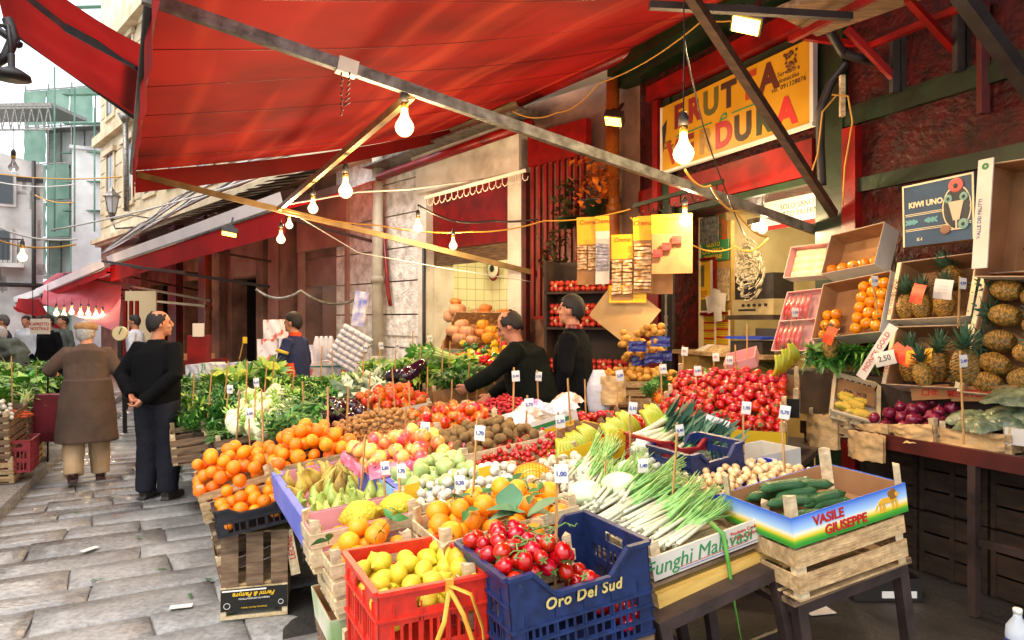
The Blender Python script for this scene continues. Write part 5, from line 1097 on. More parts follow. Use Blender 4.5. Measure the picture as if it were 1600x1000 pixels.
# 15 big tomatoes, coloured crates
fr = fp(925, 706, 1080, 722, .98); fr = frame(pz(918, 704, .96), pz(1072, 722, .94)); card_box(fr, .5, .1, 'open cardboard box under the big tomatoes', card)
heap(fr, .5, TOMBIG, .043, dome(fr[1], .5, .02, .09, .1), 62, 'big red tomato in the heap beside the bananas', 'tomato', 'big tomatoes', depth=2.1, seed=22, floor=-.08, over=.02)
plastic_crate(fp(1036, 690, 1112, 684, 1.08), .3, .16, mat('maroon_plastic', '9a1c22', '7c161c', rough=.4, scale=3), 'dark red plastic crate behind the big tomatoes', tiers=1, dip=.04)
plastic_crate(fp(1078, 712, 1160, 690, 1.06), .3, .2, bluepl, 'navy plastic crate behind the leeks', tiers=1, dip=.05)
# 16 funghi box with spring onions
wpr = mat('white_printed_wood', 'cfcabc', 'bdb7a8', rough=.6, scale=5)
fr = fp(1017, 872, 1208, 801, .865, h=22); D_ = .62; o = wood_crate(fr, D_, .075, 'white box lettered Funghi Malavasi holding spring onions'.replace('Malavasi', 'in green'), ns=1, m=wood_pale, post=.045)
w = MB(); w.bb((-.004, -.006, -.078), (fr[1]+.004, -.0005, .002)); w.build('front_panel', wpr, o)
text('Funghi Malavasi', .068, ink_g, o, up(fr[1]*.36, -.0068, -.038), shear=.3, sx=1.05); text('Prodotto Confezionato\nOriginale ghiotto mangi', .018, ink_r, o, up(fr[1]*.78, -.0068, -.028)); w = MB(); w.bb((.1, -.0075, -.062), (fr[1]*.75, -.006, -.0605)); w.build('printed_line', ink_r, o)
w = MB(); w.bb((.1, -.0075, -.07), (fr[1]*.9, -.006, -.0685)); w.build('printed_line', ink_b, o)
cw = (fr[0] @ Matrix.Translation((.0, .0, -.1)), fr[1]); o = thing('wooden_crate', 'upturned yellow wood crate under the Funghi box'.replace('Funghi box', 'spring onion box'), 'crate', cw[0], 'wooden crates of the stall'); w = MB()
for y0 in (0, .12, .3, .45): w.bb((-.01, y0, 0), (cw[1]+.01, y0+.09, .012))
w.build('floor_slats', wood_old, o); w = MB(); w.bb((0, .0, -.085), (cw[1], .01, -.028)); w.bb((0, .5, -.085), (cw[1], .51, -.028)); w.bb((0, .01, -.028), (cw[1], .5, -.02)); w.build('side_slat', mat('yellow_wood', 'd8b25c', 'bd9646', rough=.6, scale=4, stretch=(1, 8, 8)), o)
for x in (.0, cw[1]-.03): w = MB(); w.bb((x, .012, -.09), (x+.03, .04, -.03)); w.build('corner_post', wood_pale, o)
def lay(fr, protos, n, y0, y1, x0, x1, ang, z0, z1, label, cat, grp, js=.08):
    for i in range(n):
        t = i/max(1, n-1); x = x0+rnd(0, x1-x0); y = y0+(y1-y0)*t; z = z0+(z1-z0)*t+rnd(0, .03)
        M = fr[0] @ Matrix.Translation((x, y, z)) @ Euler((0, 0, R(ang)+rnd(-js, js))).to_matrix().to_4x4() @ Euler((0, R(86)+rnd(-.07, .05), 0)).to_matrix().to_4x4() @ Euler((0, 0, rnd(0, 6))).to_matrix().to_4x4() @ Matrix.Scale(rnd(.72, .95), 4)
        random.choice(protos).put(M, label, cat, grp)
lay(fr, SPRING, 58, .04, .5, -.02, .16, 12, -.02, .03, 'spring onion in the white box with green lettering', 'spring onion', 'spring onions in the white box')
lay(fr, SPRING, 42, .35, .75, .02, .2, 42, .03, .09, 'spring onion in the upper bundle behind the white box', 'spring onion', 'upper bundle of spring onions')
s_ = thing('onion_leaf', 'single long green leaf dangling over the front of the white box', 'leaf', fr[0]); w = MB(); w.tube([(fr[1]*.55, .05, .02), (fr[1]*.54, -.02, .0), (fr[1]*.545, -.02, -.1), (fr[1]*.55, -.015, -.24), (fr[1]*.552, -.02, -.4)], [.009, .009, .007, .004, .002], 6, flat=.3); w.build('blade', leafm, s_)
w = MB(); w.ell((0, 0, 0), (.035, .012, .05), 12)
o = thing('wrapped_pack', 'film wrapped orange carrots pack beside the mushrooms', 'pack', Matrix.Translation(pz(1005, 762, .93))); CR = MB()
for k in range(5): CR.tube([(-.06+.0*k, -.03+k*.015, 0), (.07, -.03+k*.015, .01)], [.012, .006], 7)
CR.build('carrots', mat('carrot', 'e0602c', 'd0501c', rough=.5), o); w = MB(); w.grid(lambda u, v: V((-.09+.18*u, -.06+.12*v, -.02+.045*(math.sin(PI*u)*math.sin(PI*v))**.4)), 10, 8); w.build('film', clear, o)
# 17 leeks
fr = frame(pz(1048, 742, .95), pz(1250, 700, 1.0)); card_box(fr, .25, .1, 'pale box of leeks behind the spring onions', wpr, wpr)
lay(fr, LEEK, 26, .03, .36, -.05, .15, 14, -.01, .1, 'leek in the pale box behind the spring onions', 'leek', 'leeks', js=.12)
# 18 small onions in blue crate
bl2 = mat('bright_blue_plastic', '1f3fb8', '1a35a0', rough=.4, scale=3)
fr = frame(pz(1148, 778, .97), pz(1318, 742, .99)); plastic_crate(fr, .42, .1, bl2, 'bright blue plastic crate of small golden onions', tiers=1, handle=False, slot=.05, bar=.012, dip=.03, dipsides=(1, 3, 0, 2))
heap(fr, .42, SONION, .0205, dome(fr[1], .42, -.01, .03, .03), 230, 'small golden onion in the bright blue crate', 'onion', 'small golden onions', depth=1.7, seed=23, floor=-.1)
# 19 lion box with cucumbers
sky_p = mat('blue_sky_print', '3f7fd0', rough=.4)
def _lion(m, H_):
    n = m.node_tree.nodes; L = m.node_tree.links; b = n['Principled BSDF']; tc = n.new('ShaderNodeTexCoord'); sx = n.new('ShaderNodeSeparateXYZ'); L.new(tc.outputs['Object'], sx.inputs[0])
    ad = n.new('ShaderNodeMath'); ad.operation = 'MULTIPLY_ADD'; ad.inputs[1].default_value = 1/H_; ad.inputs[2].default_value = 1; L.new(sx.outputs[2], ad.inputs[0])
    r = n.new('ShaderNodeValToRGB'); e = r.color_ramp.elements; e[0].color = lin('2f8a2c'); e[1].color = lin('2c66c8'); e[0].position = .08; 
    for p, c in ((.2, '5fae2c'), (.3, 'e8c828'), (.42, 'f2e6b8'), (.55, 'a8cdee')): x = e.new(p); x.color = lin(c)
    L.new(ad.outputs[0], r.inputs[0]); L.new(r.outputs[0], b.inputs['Base Color'])
_lion(sky_p, .1)
fr = fp(1236, 811, 1413, 755, 1.0, h=20); D_ = .36; Lv = fr[1]; fr = (fr[0], Lv)
o = card_box(fr, D_, .1, 'blue and green box with a yellow lion and VASILE GIUSEPPE lettering', sky_p, card, posts=.07, tabs=False); o['label'] = 'blue and green box with a yellow lion and red lettering'
text('VASILE', .044, ink_r, o, up(Lv*.30, -.0045, -.03), off=.0012); text('GIUSEPPE', .044, ink_r, o, up(Lv*.44, -.0045, -.072), off=.0012)
def lion(x, z, s, par):
    w = MB(); P = lambda l: [(x+a*s, z+b*s) for a, b in l]
    def pr(l, m=0, d=.0015):
        q = P(l); n = len(q); vs = [(a, -.0035-d, b) for a, b in q]+[(a, -.002, b) for a, b in q]; w.add(vs, [tuple(range(n))]+[(i, (i+1) % n, n+(i+1) % n, n+i) for i in range(n)], m)
    pr([(-.9, .05), (-.6, .25), (.1, .22), (.35, .35), (.7, .3), (.75, .0), (.5, -.2), (-.5, -.15), (-.85, -.15)])
    for a in (-.85, -.55, .25, .6): pr([(a, -.1), (a+.18, -.1), (a+.26, -.7), (a+.05, -.7)])
    pr([(-.85, .05), (-1.15, -.2), (-1.25, -.45), (-1.15, -.45), (-1.0, -.15)])
    pr([(.4+.38*math.cos(t*.5)*(1+.12*math.cos(t*4)), .38+.38*math.sin(t*.5)*(1+.12*math.cos(t*4))) for t in range(13)], 1, .003)
    pr([(.6, .45), (.72, .5), (.86, .35), (.85, .18), (.65, .15), (.55, .3)], 0, .0045)
    w.build('lion_emblem', [mat('lion_yellow', 'dba82a', rough=.5), mat('lion_mane', '8a5a18', rough=.5)], par)
lion(Lv*.83, -.04, .05, o)
Ms = Matrix(((0, -1, 0, 0), (-1, 0, 0, D_), (0, 0, 1, 0), (0, 0, 0, 1)))
cu = (fr[0] @ Matrix.Translation((0, .01, -.02)), Lv*.55)
for k in range(20):
    CUC.put(fr[0] @ Matrix.Translation((rnd(.08, Lv*.46), .07+.019*k, -.05+.1*(1-abs(k-9)/10)+rnd(-.01, .01))) @ Euler((rnd(0, 6), rnd(-.1, .2), 0)).to_matrix().to_4x4() if False else fr[0] @ Matrix.Translation((rnd(.1, Lv*.5), .05+.015*k, -.055+.085*(1-abs(k-9)/10)+rnd(-.01, .01))) @ Euler((0, rnd(-.12, .12), R(-28)+rnd(-.4, .4))).to_matrix().to_4x4() @ Matrix.Scale(rnd(.72, .92), 4), 'dark green cucumber in the lion printed box', 'cucumber', 'cucumbers')
w = MB(); fr_ = (fr[0] @ Matrix.Translation((.0, .03, -.1)), Lv)
o = wood_crate((fr[0] @ Matrix.Translation((.0, .0, -.11)), Lv-.02), .5, .17, 'tall pale wooden crate under the lion printed box', ns=2, m=wood, post=0)
o = thing('plank', 'old rough plank lying on the brown steel table', 'board', vt[0] @ Matrix.Translation((-.02, -.01, .002))); w = MB(); w.bb((0, 0, 0), (vt[1]+.03, .2, .02)); w.bb((0.02, .24, 0), (vt[1], .5, .02)); w.build('planks', wood_old, o)
# 20 vine tomato heap by the shop
fa = pz(1018, 664, .98); fb_ = pz(1228, 676, .98); fr = frame(fa, fb_, 15); blk_c = mat('black_card', '1a1714', '26201a', rough=.45, scale=3)
o1 = card_box((fr[0] @ Matrix.Translation((0, 0, 0)), fr[1]), .46, .13, 'black printed box at the front of the vine tomato heap', blk_c, posts=.06)
o2 = card_box((fr[0] @ Matrix.Translation((.02, .48, .03)), fr[1]+.05), .48, .13, 'black printed box at the back of the vine tomato heap', blk_c, posts=.07)
SR = lambda L_, y, z: Matrix.Translation((L_+.0035, y, z)) @ Matrix(((0, 0, 1, 0), (1, 0, 0, 0), (0, 1, 0, 0), (0, 0, 0, 1)))
text('Eccellenza', .075, mat('orange_ink', 'e8a01c', rough=.5), o1, SR(fr[1], .23, -.055), shear=.2, off=.001); text('Gisa', .075, MATS['orange_ink'], o2, SR(fr[1]+.05, .2, -.05), shear=.2, off=.002)
for oo, LL in ((o1, fr[1]), (o2, fr[1]+.05)):
    w = MB(); w.bb((LL+.0025, .02, -.125), (LL+.0045, .44, -.1)); w.build('white_print', ink_w, oo); w = MB(); w.ell((LL+.002, .4, -.045), (.003, .03, .03), 10); w.ell((LL+.002, .35, -.03), (.003, .02, .02), 10); w.build('tomato_print', ink_r, oo)
w = MB(); w.bb((fr[1]*.6, -.0045, -.12), (fr[1], -.0026, -.0)); w.build('yellow_print', ink_y, o1)
TOMV = Proto('vine_tomato', tom(.031, .9, tom_m, n=16), [('calyx', calyx(.02, .026))])
heap(fr, 1.05, TOMV, .031, dome(fr[1], 1.05, .02, .05, .02), 262, 'vine tomato in the big heap before the shop', 'tomato', 'vine tomatoes', depth=2, seed=24, floor=-.1, over=-.01)
fr = frame(pz(985, 668, .99), pz(1040, 660, .99)); heap(fr, .5, TOMV, .031, dome(.4, .5, .0, .06, .1), 40, 'vine tomato left of the dark red crate', 'tomato', 'vine tomatoes at the left', depth=2, seed=25, L=.42, over=.02)
table(setL(fr0(.9, 4.7, .78, -33), .95), 1.1, 0, dtab, 'dark table under the vine tomato heap')
# 21 left back: herbs, fennel, greens
fr = fp(336, 690, 412, 678, .70); wood_crate(fr, .75, .2, 'grey weathered crate of loose green beans at the left end', m=wood_old, post=.04)
for k in range(5): BEANS.put(fr[0] @ Matrix.Translation((.12+.12*(k % 3), .15+.14*k, -.02+.05*(k % 2))) @ Euler((0, 0, k*1.3)).to_matrix().to_4x4() @ Matrix.Scale(1.3, 4), 'loose green beans heaped in the grey weathered crate', 'green beans', 'bean piles')
wood_crate((fr[0] @ Matrix.Translation((-.32, .35, 0)), .3), .75, .2, 'empty weathered crate with a blue patch left of the beans', m=wood_old)
for k in range(3): wood_crate((fr[0] @ Matrix.Translation((-.1+.05*k, .1+.1*k, -.22-.22*k)), .42), .7, .2, 'weathered crate, %s one under the green beans' % ('topmost', 'middle', 'lowest')[k], m=wood_old)
def scatter(poly, protos, step, label, cat, grp, zj=.03, sc=(1, 1), tiltr=.4, seed=1):
    P = [pd(*q) for q in poly]; A = np.array([[p.x, p.y, 1] for p in P]); co = np.linalg.lstsq(A, np.array([p.z for p in P]), rcond=None)[0]
    r_ = random.Random(seed); xs = [p.x for p in P]; ys = [p.y for p in P]; out = []
    y = min(ys)
    while y < max(ys):
        x = min(xs)+r_.uniform(0, step)
        while x < max(xs):
            q = V((x+r_.uniform(-.3, .3)*step, y+r_.uniform(-.3, .3)*step, 0)); ins = False; j = len(P)-1
            for i in range(len(P)):
                if (P[i].y > q.y) != (P[j].y > q.y) and q.x < (P[j].x-P[i].x)*(q.y-P[i].y)/(P[j].y-P[i].y)+P[i].x: ins = not ins
                j = i
            z = co[0]*q.x+co[1]*q.y+co[2]
            if ins: out.append(r_.choice(protos).put(Matrix.Translation((q.x, q.y, z+r_.uniform(-zj, zj))) @ Euler((r_.uniform(-tiltr, tiltr), r_.uniform(-tiltr, tiltr), r_.uniform(0, 6.3))).to_matrix().to_4x4() @ Matrix.Scale(r_.uniform(*sc), 4), label, cat, grp))
            x += step
        y += step
    return out
scatter([(352, 680, 5.1), (432, 688, 4.6), (462, 656, 5.0), (450, 612, 6.2), (375, 610, 6.6)], [FENNEL], .115, 'white fennel bulb in the heap behind the beans', 'fennel', 'fennel bulbs', .05, (.9, 1.25), 1.4, 2)
scatter([(290, 690, 5.9), (345, 690, 5.4), (380, 620, 6.9), (345, 600, 8.0), (285, 612, 7.9)], CHIC+HERB, .2, 'loose bunch of dark leafy greens at the left end', 'greens', 'leafy greens at the left end', .06, (.9, 1.3), .5, 3)
scatter([(325, 612, 7.4), (450, 606, 6.8), (455, 586, 7.8), (330, 586, 8.4)], [CAUL], .27, 'green cauliflower with big outer leaves', 'cauliflower', 'green cauliflowers', .05, (.9, 1.15), .6, 4)
scatter([(430, 688, 4.6), (500, 686, 4.4), (500, 652, 5.3), (440, 646, 5.5)], HERB, .13, 'feathery bunch of dark green herbs behind the oranges', 'herbs', 'herb bunches behind the oranges', .04, (.9, 1.2), .4, 5)
scatter([(440, 640, 5.8), (490, 642, 5.6), (560, 614, 6.6), (520, 602, 7.2), (440, 610, 6.9)], CHIC+HERB, .17, 'green bunch between fennel and aubergines', 'greens', 'green bunches in the middle', .05, (.8, 1.1), .4, 6)
scatter([(450, 616, 7.0), (560, 618, 6.8), (560, 606, 7.8), (450, 608, 7.8)], CHIC+LETT, .22, 'light leafy bunch in front of the man in blue', 'greens', 'bunches before the man in blue', .04, (.9, 1.3), .4, 7)
# aubergines
fr = fp(482, 668, 586, 660, .90); plastic_crate(fr, .75, .2, blk, 'black plastic crate of glossy aubergines', tiers=1)
heap(fr, .75, EGGP, .052, dome(fr[1], .75, .02, .06, .08), 48, 'glossy dark aubergine in the black crate', 'aubergine', 'aubergines', depth=2, seed=26, floor=-.18)
fr = fp(500, 690, 575, 675, .90); plastic_crate(fr, .3, .12, bluepl, 'blue crate with yellow rim holding radish bunches', tiers=1)
heap(fr, .3, RADISH, .017, dome(fr[1], .3, .0, .03, .05), 60, 'dark red radish in the blue crate before the aubergines', 'radish', 'radishes before the aubergines', depth=1.7, seed=27, floor=-.1)
# boxed tomatoes with heart logo
fr = fp(590, 645, 674, 628, .96); o = card_box(fr, .62, .11, 'white box with black script lettering full of ribbed tomatoes', wpr, card, posts=.03)
text('Melinda', .085, ink_k, o, up(fr[1]*.36, -.003, -.06), shear=.15, off=.002); text('VALLE DI NON', .03, ink_r, o, up(fr[1]*.77, -.003, -.045), shear=.2)
heap(fr, .62, TOMRIB, .037, dome(fr[1], .62, .01, .08, .12), 66, 'ribbed tomato in the box with black script lettering', 'tomato', 'ribbed tomatoes in the lettered box', depth=2, seed=28, floor=-.1, over=.02)
# cabbages / bagged lettuce / celery behind
scatter([(525, 630, 6.2), (585, 638, 5.9), (620, 606, 6.8), (560, 600, 7.2)], [bunchy(30, .12, .05, .9, [mat('silvery_leaf', 'cfdac4', 'b0c4a0', rough=.25, scale=8)], .5, 77, .1, 'wrapped_lettuce', 4)], .2, 'pale lettuce wrapped in shiny film', 'lettuce', 'wrapped lettuces', .04, (.9, 1.1), .5, 8)
scatter([(555, 606, 7.0), (630, 600, 6.9), (740, 590, 6.7), (730, 566, 8.2), (640, 570, 8.4), (560, 588, 8.3)], LETT+[CHIC[2]], .21, 'light green lettuce head in the raised back row', 'lettuce', 'lettuces in the back row', .05, (.9, 1.2), .5, 9)
for k in range(9):
    p = pd(640+k*9, 572-k*1.5, 7.2); w = MB()
    if k == 0:
        for i in range(9): a = i*.7; w.tube([(.02*math.cos(a), .02*math.sin(a), 0), (.028*math.cos(a), .028*math.sin(a), .16), (.045*math.cos(a), .045*math.sin(a), .3)], [.014, .011, .006], 6, 0)
        for i in range(20): a = i*.9; leaf(w, (.03*math.cos(a), .03*math.sin(a), .27), (math.cos(a)*.4, math.sin(a)*.4, 1), .1, .025, 1)
        CEL = Proto('celery', w.mesh('celery', [mat('celery_stalk', 'cfe0a0', 'b4d080', rough=.35, scale=4), leafm]))
    CEL.put(Matrix.Translation(p) @ Euler((R(-55), R(60), R(20*k))).to_matrix().to_4x4() @ Euler((0, 0, k)).to_matrix().to_4x4(), 'pale celery stalk bunch lying in the back row', 'celery', 'celery bunches')
# green tub of beans
tp_ = pz(672, 600, .98); o = thing('plastic_tub', 'round green plastic tub heaped with fine beans', 'tub', Matrix.Translation(tp_)); w = MB(); w.rev([(.17, -.12), (.2, -.05), (.22, .02), (.23, .02), (.215, -.0), (.19, -.06), (.16, -.1)], 28); w.build('tub', MATS['green_plastic'], o)
for k in range(5): BEANS.put(Matrix.Translation(tp_+V((.09*math.cos(k*1.3), .09*math.sin(k*1.3), .0+.03*(k == 4)))) @ Euler((0, 0, k)).to_matrix().to_4x4(), 'fine green beans piled in the round green tub', 'green beans', 'beans in the tub')
for k, (x, y) in enumerate([(632, 594), (620, 586), (650, 576), (636, 582)]): EGGP.put(Matrix.Translation(pd(x, y, 6.5)) @ Euler((rnd(-.4, .4)+1.2, rnd(-.5, .5), k)).to_matrix().to_4x4() @ Matrix.Scale(1.3, 4), 'round dark aubergine on the pale lettuces beside the green tub', 'aubergine', 'round aubergines by the tub')
scatter([(690, 606, 6.4), (748, 610, 6.1), (765, 594, 6.6), (700, 586, 7.2)], HERB, .12, 'curly parsley bunch beside the reaching hand', 'parsley', 'parsley bunches', .03, (.9, 1.1), .3, 10)
fr = fp(676, 612, 756, 598, 1.0); card_box(fr, .3, .13, 'brown cardboard box the bent man reaches into', card, posts=.05); wood_crate((fr[0] @ Matrix.Translation((0, 0, -.14)), fr[1]), .3, .16, 'wooden crate under the brown box the bent man reaches into', ns=2)
# peppers and pumpkins near niche
scatter([(705, 572, 7.4), (778, 580, 7.0), (800, 555, 7.8), (785, 530, 8.5), (720, 545, 8.5)], PEPPERS, .11, 'glossy pepper in the red, yellow and green heap', 'pepper', 'peppers', .05, (.9, 1.1), 1.2, 11)
def pump(x, y, Y, s, k, lab): PUMP[k].put(Matrix.Translation(pd(x, y, Y)) @ Euler((rnd(-.15, .15), rnd(-.15, .15), rnd(0, 6))).to_matrix().to_4x4() @ Matrix.Scale(s, 4), lab, 'pumpkin', 'pumpkins at the niche')
for x, y, Y, s, k in [(712, 471, 9.6, .55, 0), (715, 484, 9.6, .85, 1), (725, 494, 9.6, .8, 0), (705, 494, 9.7, .8, 1), (759, 481, 9.7, .65, 0), (759, 492, 9.7, .85, 0), (785, 491, 9.6, .8, 0), (745, 488, 9.9, .5, 1), (738, 495, 9.8, .6, 0)]:
    pump(x, y, Y, s, k, 'orange pumpkin in the upper row of the niche')
for x, y, Y, s, k in [(722, 508, 9.0, .68, 1), (708, 517, 8.9, .68, 1), (729, 519, 8.9, .72, 1), (718, 529, 8.8, .65, 1), (737, 532, 8.8, .6, 1), (755, 508, 9.0, .6, 2), (752, 520, 8.9, .6, 0), (768, 518, 8.9, .65, 2), (763, 528, 8.8, .6, 2), (777, 526, 8.9, .65, 2)]:
    pump(x, y, Y, s, k, 'pumpkin in the lower straw lined box')
fr = frame(pd(688, 545, 8.7), pd(790, 548, 8.5), 38); card_box(fr, .75, .2, 'white lettered box of pumpkins with straw', wpr, card)
st_ = MB(); r_ = random.Random(9)
for k in range(500): p = V((r_.uniform(.02, fr[1]-.02), r_.uniform(.3, .85), r_.uniform(-.12, .03))); d = V((r_.uniform(-1, 1), r_.uniform(-1, 1), r_.uniform(-.3, .5)))*.06; st_.tube([p, p+d], .003, 3)
tag(st_.build('straw', mat('straw', 'a5803f', '7c5c2c', rough=.7), None, fr[0]), 'straw bedding under the pumpkins', 'straw', kind='stuff')
w = MB(); w.bb((0, 0, 0), (1.5, .5, 1.05)); tag(w.build('display_bench', wood_old, None, frame(pd(690, 560, 9.4), pd(800, 560, 9.0))[0] @ Matrix.Translation((0, 0, -1.1+.05))), 'wooden bench under the upper pumpkins', 'bench')
# ------------------------------------------------------------------ right side display against the red wall
def rp(x, y, off): a, z = hit(RW, x, y, -off); return RW @ V((a, -off, z))
def rf(x1, y1, x2, y2, off, tilt=0): return frame(rp(x1, y1, off), rp(x2, y2, off), tilt)
shelf = thing('display_shelf', 'long dark red rail shelf carrying red onions and bagged greens', 'shelf', RW)
s0_, s1_ = hx(RW, 1250, -.9), hx(RW, 1650, -.8)+.8
w = MB(); w.bb((s0_, -.86, .87), (s1_, -.02, .90)); w.build('shelf_board', wood_old, shelf); w = MB(); w.bb((s0_, -.9, .84), (s1_, -.861, .93)); w.build('front_rail', mat('maroon_rail', '5a1e16', '3c1510', rough=.5, scale=4), shelf)
for x in (hx(RW, 1260, -.88), hx(RW, 1515, -.88), s1_-.06):
    w = MB(); w.bb((x, -.9, 0), (x+.045, -.855, .84)); w.build('leg', brownt, shelf)
w = MB(); w.bb((hx(RW, 1530, -.88), -.89, .4), (s1_, -.86, .44)); w.build('brace', brownt, shelf)
st2 = thing('display_shelf', 'upper stepped board behind the pineapples', 'shelf', RW); w = MB(); w.bb((hx(RW, 1225, -.5), -.5, 1.22), (s1_, -.02, 1.25)); w.bb((hx(RW, 1225, -.5), -.5, .91), (s1_, -.47, 1.219)); w.build('shelf_board', dtab, st2)
# stack of old crates under the shelf, the shade there put into their wood colour
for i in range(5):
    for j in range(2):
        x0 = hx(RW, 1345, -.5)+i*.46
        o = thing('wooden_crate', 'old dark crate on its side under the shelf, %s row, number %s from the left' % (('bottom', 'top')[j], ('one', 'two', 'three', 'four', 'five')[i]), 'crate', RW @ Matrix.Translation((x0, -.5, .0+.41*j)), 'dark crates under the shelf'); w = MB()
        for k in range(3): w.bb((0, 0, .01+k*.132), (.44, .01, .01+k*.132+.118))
        w.bb((0, .011, 0), (.01, .3, .39)); w.bb((.43, .011, 0), (.44, .3, .39)); w.bb((.011, .011, 0), (.429, .3, .008)); w.bb((.011, .011, .385), (.429, .3, .395)); w.build('slat_walls', mat('shaded_wood', '3c2a1a', '241810', rough=.7, scale=5, rnd=.25, stretch=(1, 6, 6)), o)
        w = MB(); w.bb((.0, -.008, 0), (.03, -.0005, .4)); w.bb((.41, -.008, 0), (.44, -.0005, .4)); w.bb((.205, -.008, 0), (.235, -.0005, .4)); w.build('batten', MATS['shaded_wood'], o)
# pineapple boxes
wcard = mat('white_card', 'ddd8cc', 'c6c0b2', rough=.65, scale=4)
def pbox(fr, D, Hh, label, t='', inner=None): 
    o = card_box(fr, D, Hh, label, wcard, inner or card)
    if t:
        w = MB(); w.bb((-.03, .0, .0026), (.0, D, .0046)); w.bb((fr[1], .0, .0026), (fr[1]+.03, D, .0046)); w.build('side_flap', mat('cream_card', 'e6d9b4', 'd6c69c', rough=.6, scale=3), o)
        text(t, .03, ink_r, o, Matrix.Translation((-.015, D*.4, .0052)) @ Matrix.Rotation(R(90), 4, 'Z'), ext=.0006)
    return o
fr = rf(1392, 500, 1510, 494, .52, 72); pbox(fr, .42, .22, 'upper white box of upright pineapples', 'DEL MONTE GOLD')
def pines(fr, L):
    for x, y, z, rx, ry, s, lab in L:
        PINE.put(fr[0] @ Matrix.Translation((x, y, z)) @ Euler((R(rx), R(ry), 0)).to_matrix().to_4x4() @ Euler((0, 0, rnd(0, 6))).to_matrix().to_4x4() @ Matrix.Scale(s, 4), lab, 'pineapple', 'pineapples')
pines(fr, [(.07, .1, -.04, -72, 0, 1, 'pineapple at the left end of the upper white box'), (.20, .09, -.02, -72, 0, .95, 'pineapple in the middle front of the upper white box'), (.34, .1, -.04, -72, 8, 1, 'pineapple under the white leaflet in the upper box'), (.33, .3, -.09, -60, -60, .95, 'ripe brown pineapple lying at the top of the upper box')])
o2_ = rf(1384, 600, 1492, 606, .66, 72); fr = o2_; pbox(fr, .40, .22, 'lower white box of upright pineapples', 'DEL MONTE')
pines(fr, [(.11, .13, -.06, -74, 0, 1.05, 'pineapple at the left of the lower box'), (.30, .14, -.06, -74, 10, 1.1, 'spiky pineapple at the right of the lower box')])
PINE.put(Matrix.Translation(rp(1442, 585, .86)) @ Euler((R(-8), R(5), 1)).to_matrix().to_4x4() @ Matrix.Scale(.85, 4), 'small pineapple with orange leaflets behind the plastic basket', 'pineapple', 'pineapples')
PINE.put(Matrix.Translation(rp(1507, 572, .86)) @ Euler((R(-5), R(-3), 2)).to_matrix().to_4x4() @ Matrix.Scale(1.12, 4), 'tall pineapple standing before the two pineapple boxes', 'pineapple', 'pineapples')
PINE.put(Matrix.Translation(rp(1298, 545, .75)) @ Euler((R(-8), R(3), 3)).to_matrix().to_4x4() @ Matrix.Scale(.82, 4), 'pineapple with a red tag standing behind the tomato boxes', 'pineapple', 'pineapples')
fr = rf(1503, 612, 1640, 625, .66, 72); pbox(fr, .75, .24, 'tall stacked white box of lying pineapples at the right edge', 'DEL MONTE')
for k, (x, y, a) in enumerate([(.1, .66, 80), (.28, .62, -80), (.12, .5, 80), (.32, .45, -75), (.12, .34, 85), (.3, .28, -80), (.12, .2, 75), (.3, .12, -85), (.44, .5, 80), (.46, .3, 80), (.1, .08, 80)]):
    PINE.put(fr[0] @ Matrix.Translation((x, y, -.06)) @ Euler((R(-90), 0, R(a))).to_matrix().to_4x4() @ Matrix.Scale(1.0, 4), 'lying pineapple in the tall box at the right edge', 'pineapple', 'lying pineapples at the right edge')
# blue kiwi box, white boxes at the top
fr = rf(1404, 385, 1521, 370, .5); fr = (fr[0] @ Matrix.Translation((0, 0, .42)), fr[1]); kb_ = mat('kiwi_box_blue', '264c6e', '1b3854', rough=.5, scale=3)
fr = (rf(1412, 388, 1524, 374, .5)[0] @ Matrix.Translation((0, 0, .415)), rf(1412, 388, 1524, 374, .5)[1])
o = card_box(fr, .12, .41, 'blue printed kiwi box with an oval emblem standing above the pineapples', kb_, card); K = fr[1]
w = MB()
for z in (-.2, -.21, -.3, -.31): w.bb((.02, -.0045, z), (K-.02, -.0025, z+.004))
w.bb((0, -.005, -.012), (K, -.0026, 0)); w.bb((0, -.005, -.41), (.012, -.0026, -.012)); w.bb((K-.012, -.005, -.41), (K, -.0026, -.012)); w.build('cream_print', MATS['cream_card'], o)
text('KIWI UNO', .05, MATS['cream_card'], o, up(K*.34, -.0035, -.14), off=.002); text('K-1', .028, MATS['cream_card'], o, up(K*.25, -.0035, -.37), off=.001)
for s_ in (-1, 1):
    for k in range(3): text('>' if s_ < 0 else '<', .06, mat('teal_ink', '5f9aa0', rough=.5), o, up(K*(.08+.055*k+(.28 if s_ > 0 else 0)), -.0035, -.255), off=.004)
w = MB(); w.ell((K*.77, -.002, -.2), (.095, .004, .14), 24, 1); w.ell((K*.77, -.003, -.2), (.088, .005, .132), 24, 0)
w.ell((K*.77, -.006, -.06), (.05, .005, .045), 14, 2); w.ell((K*.77, -.009, -.065), (.018, .004, .018), 10, 0)
for dx in (-.05, .05): w.ell((K*.77+dx, -.008, -.14), (.028, .004, .028), 12, 3); w.ell((K*.77+dx, -.011, -.14), (.012, .003, .012), 8, 0)
w.prism([(K*.77-.05, -.16), (K*.77+.05, -.16), (K*.77+.02, -.28), (K*.77-.02, -.28)], 0, .004, 4, Matrix(((1, 0, 0, 0), (0, 0, -1, -.006), (0, 1, 0, 0), (0, 0, 0, 1)))); w.bb((K*.77-.006, -.01, -.33), (K*.77+.006, -.007, -.28), None, 4); w.bb((K*.77-.035, -.01, -.34), (K*.77+.035, -.007, -.33), None, 4)
w.ell((K*.62, -.008, -.33), (.035, .004, .03), 12, 5); w.ell((K*.86, -.008, -.31), (.035, .004, .035), 12, 3); w.ell((K*.86, -.011, -.31), (.013, .003, .013), 8, 0)
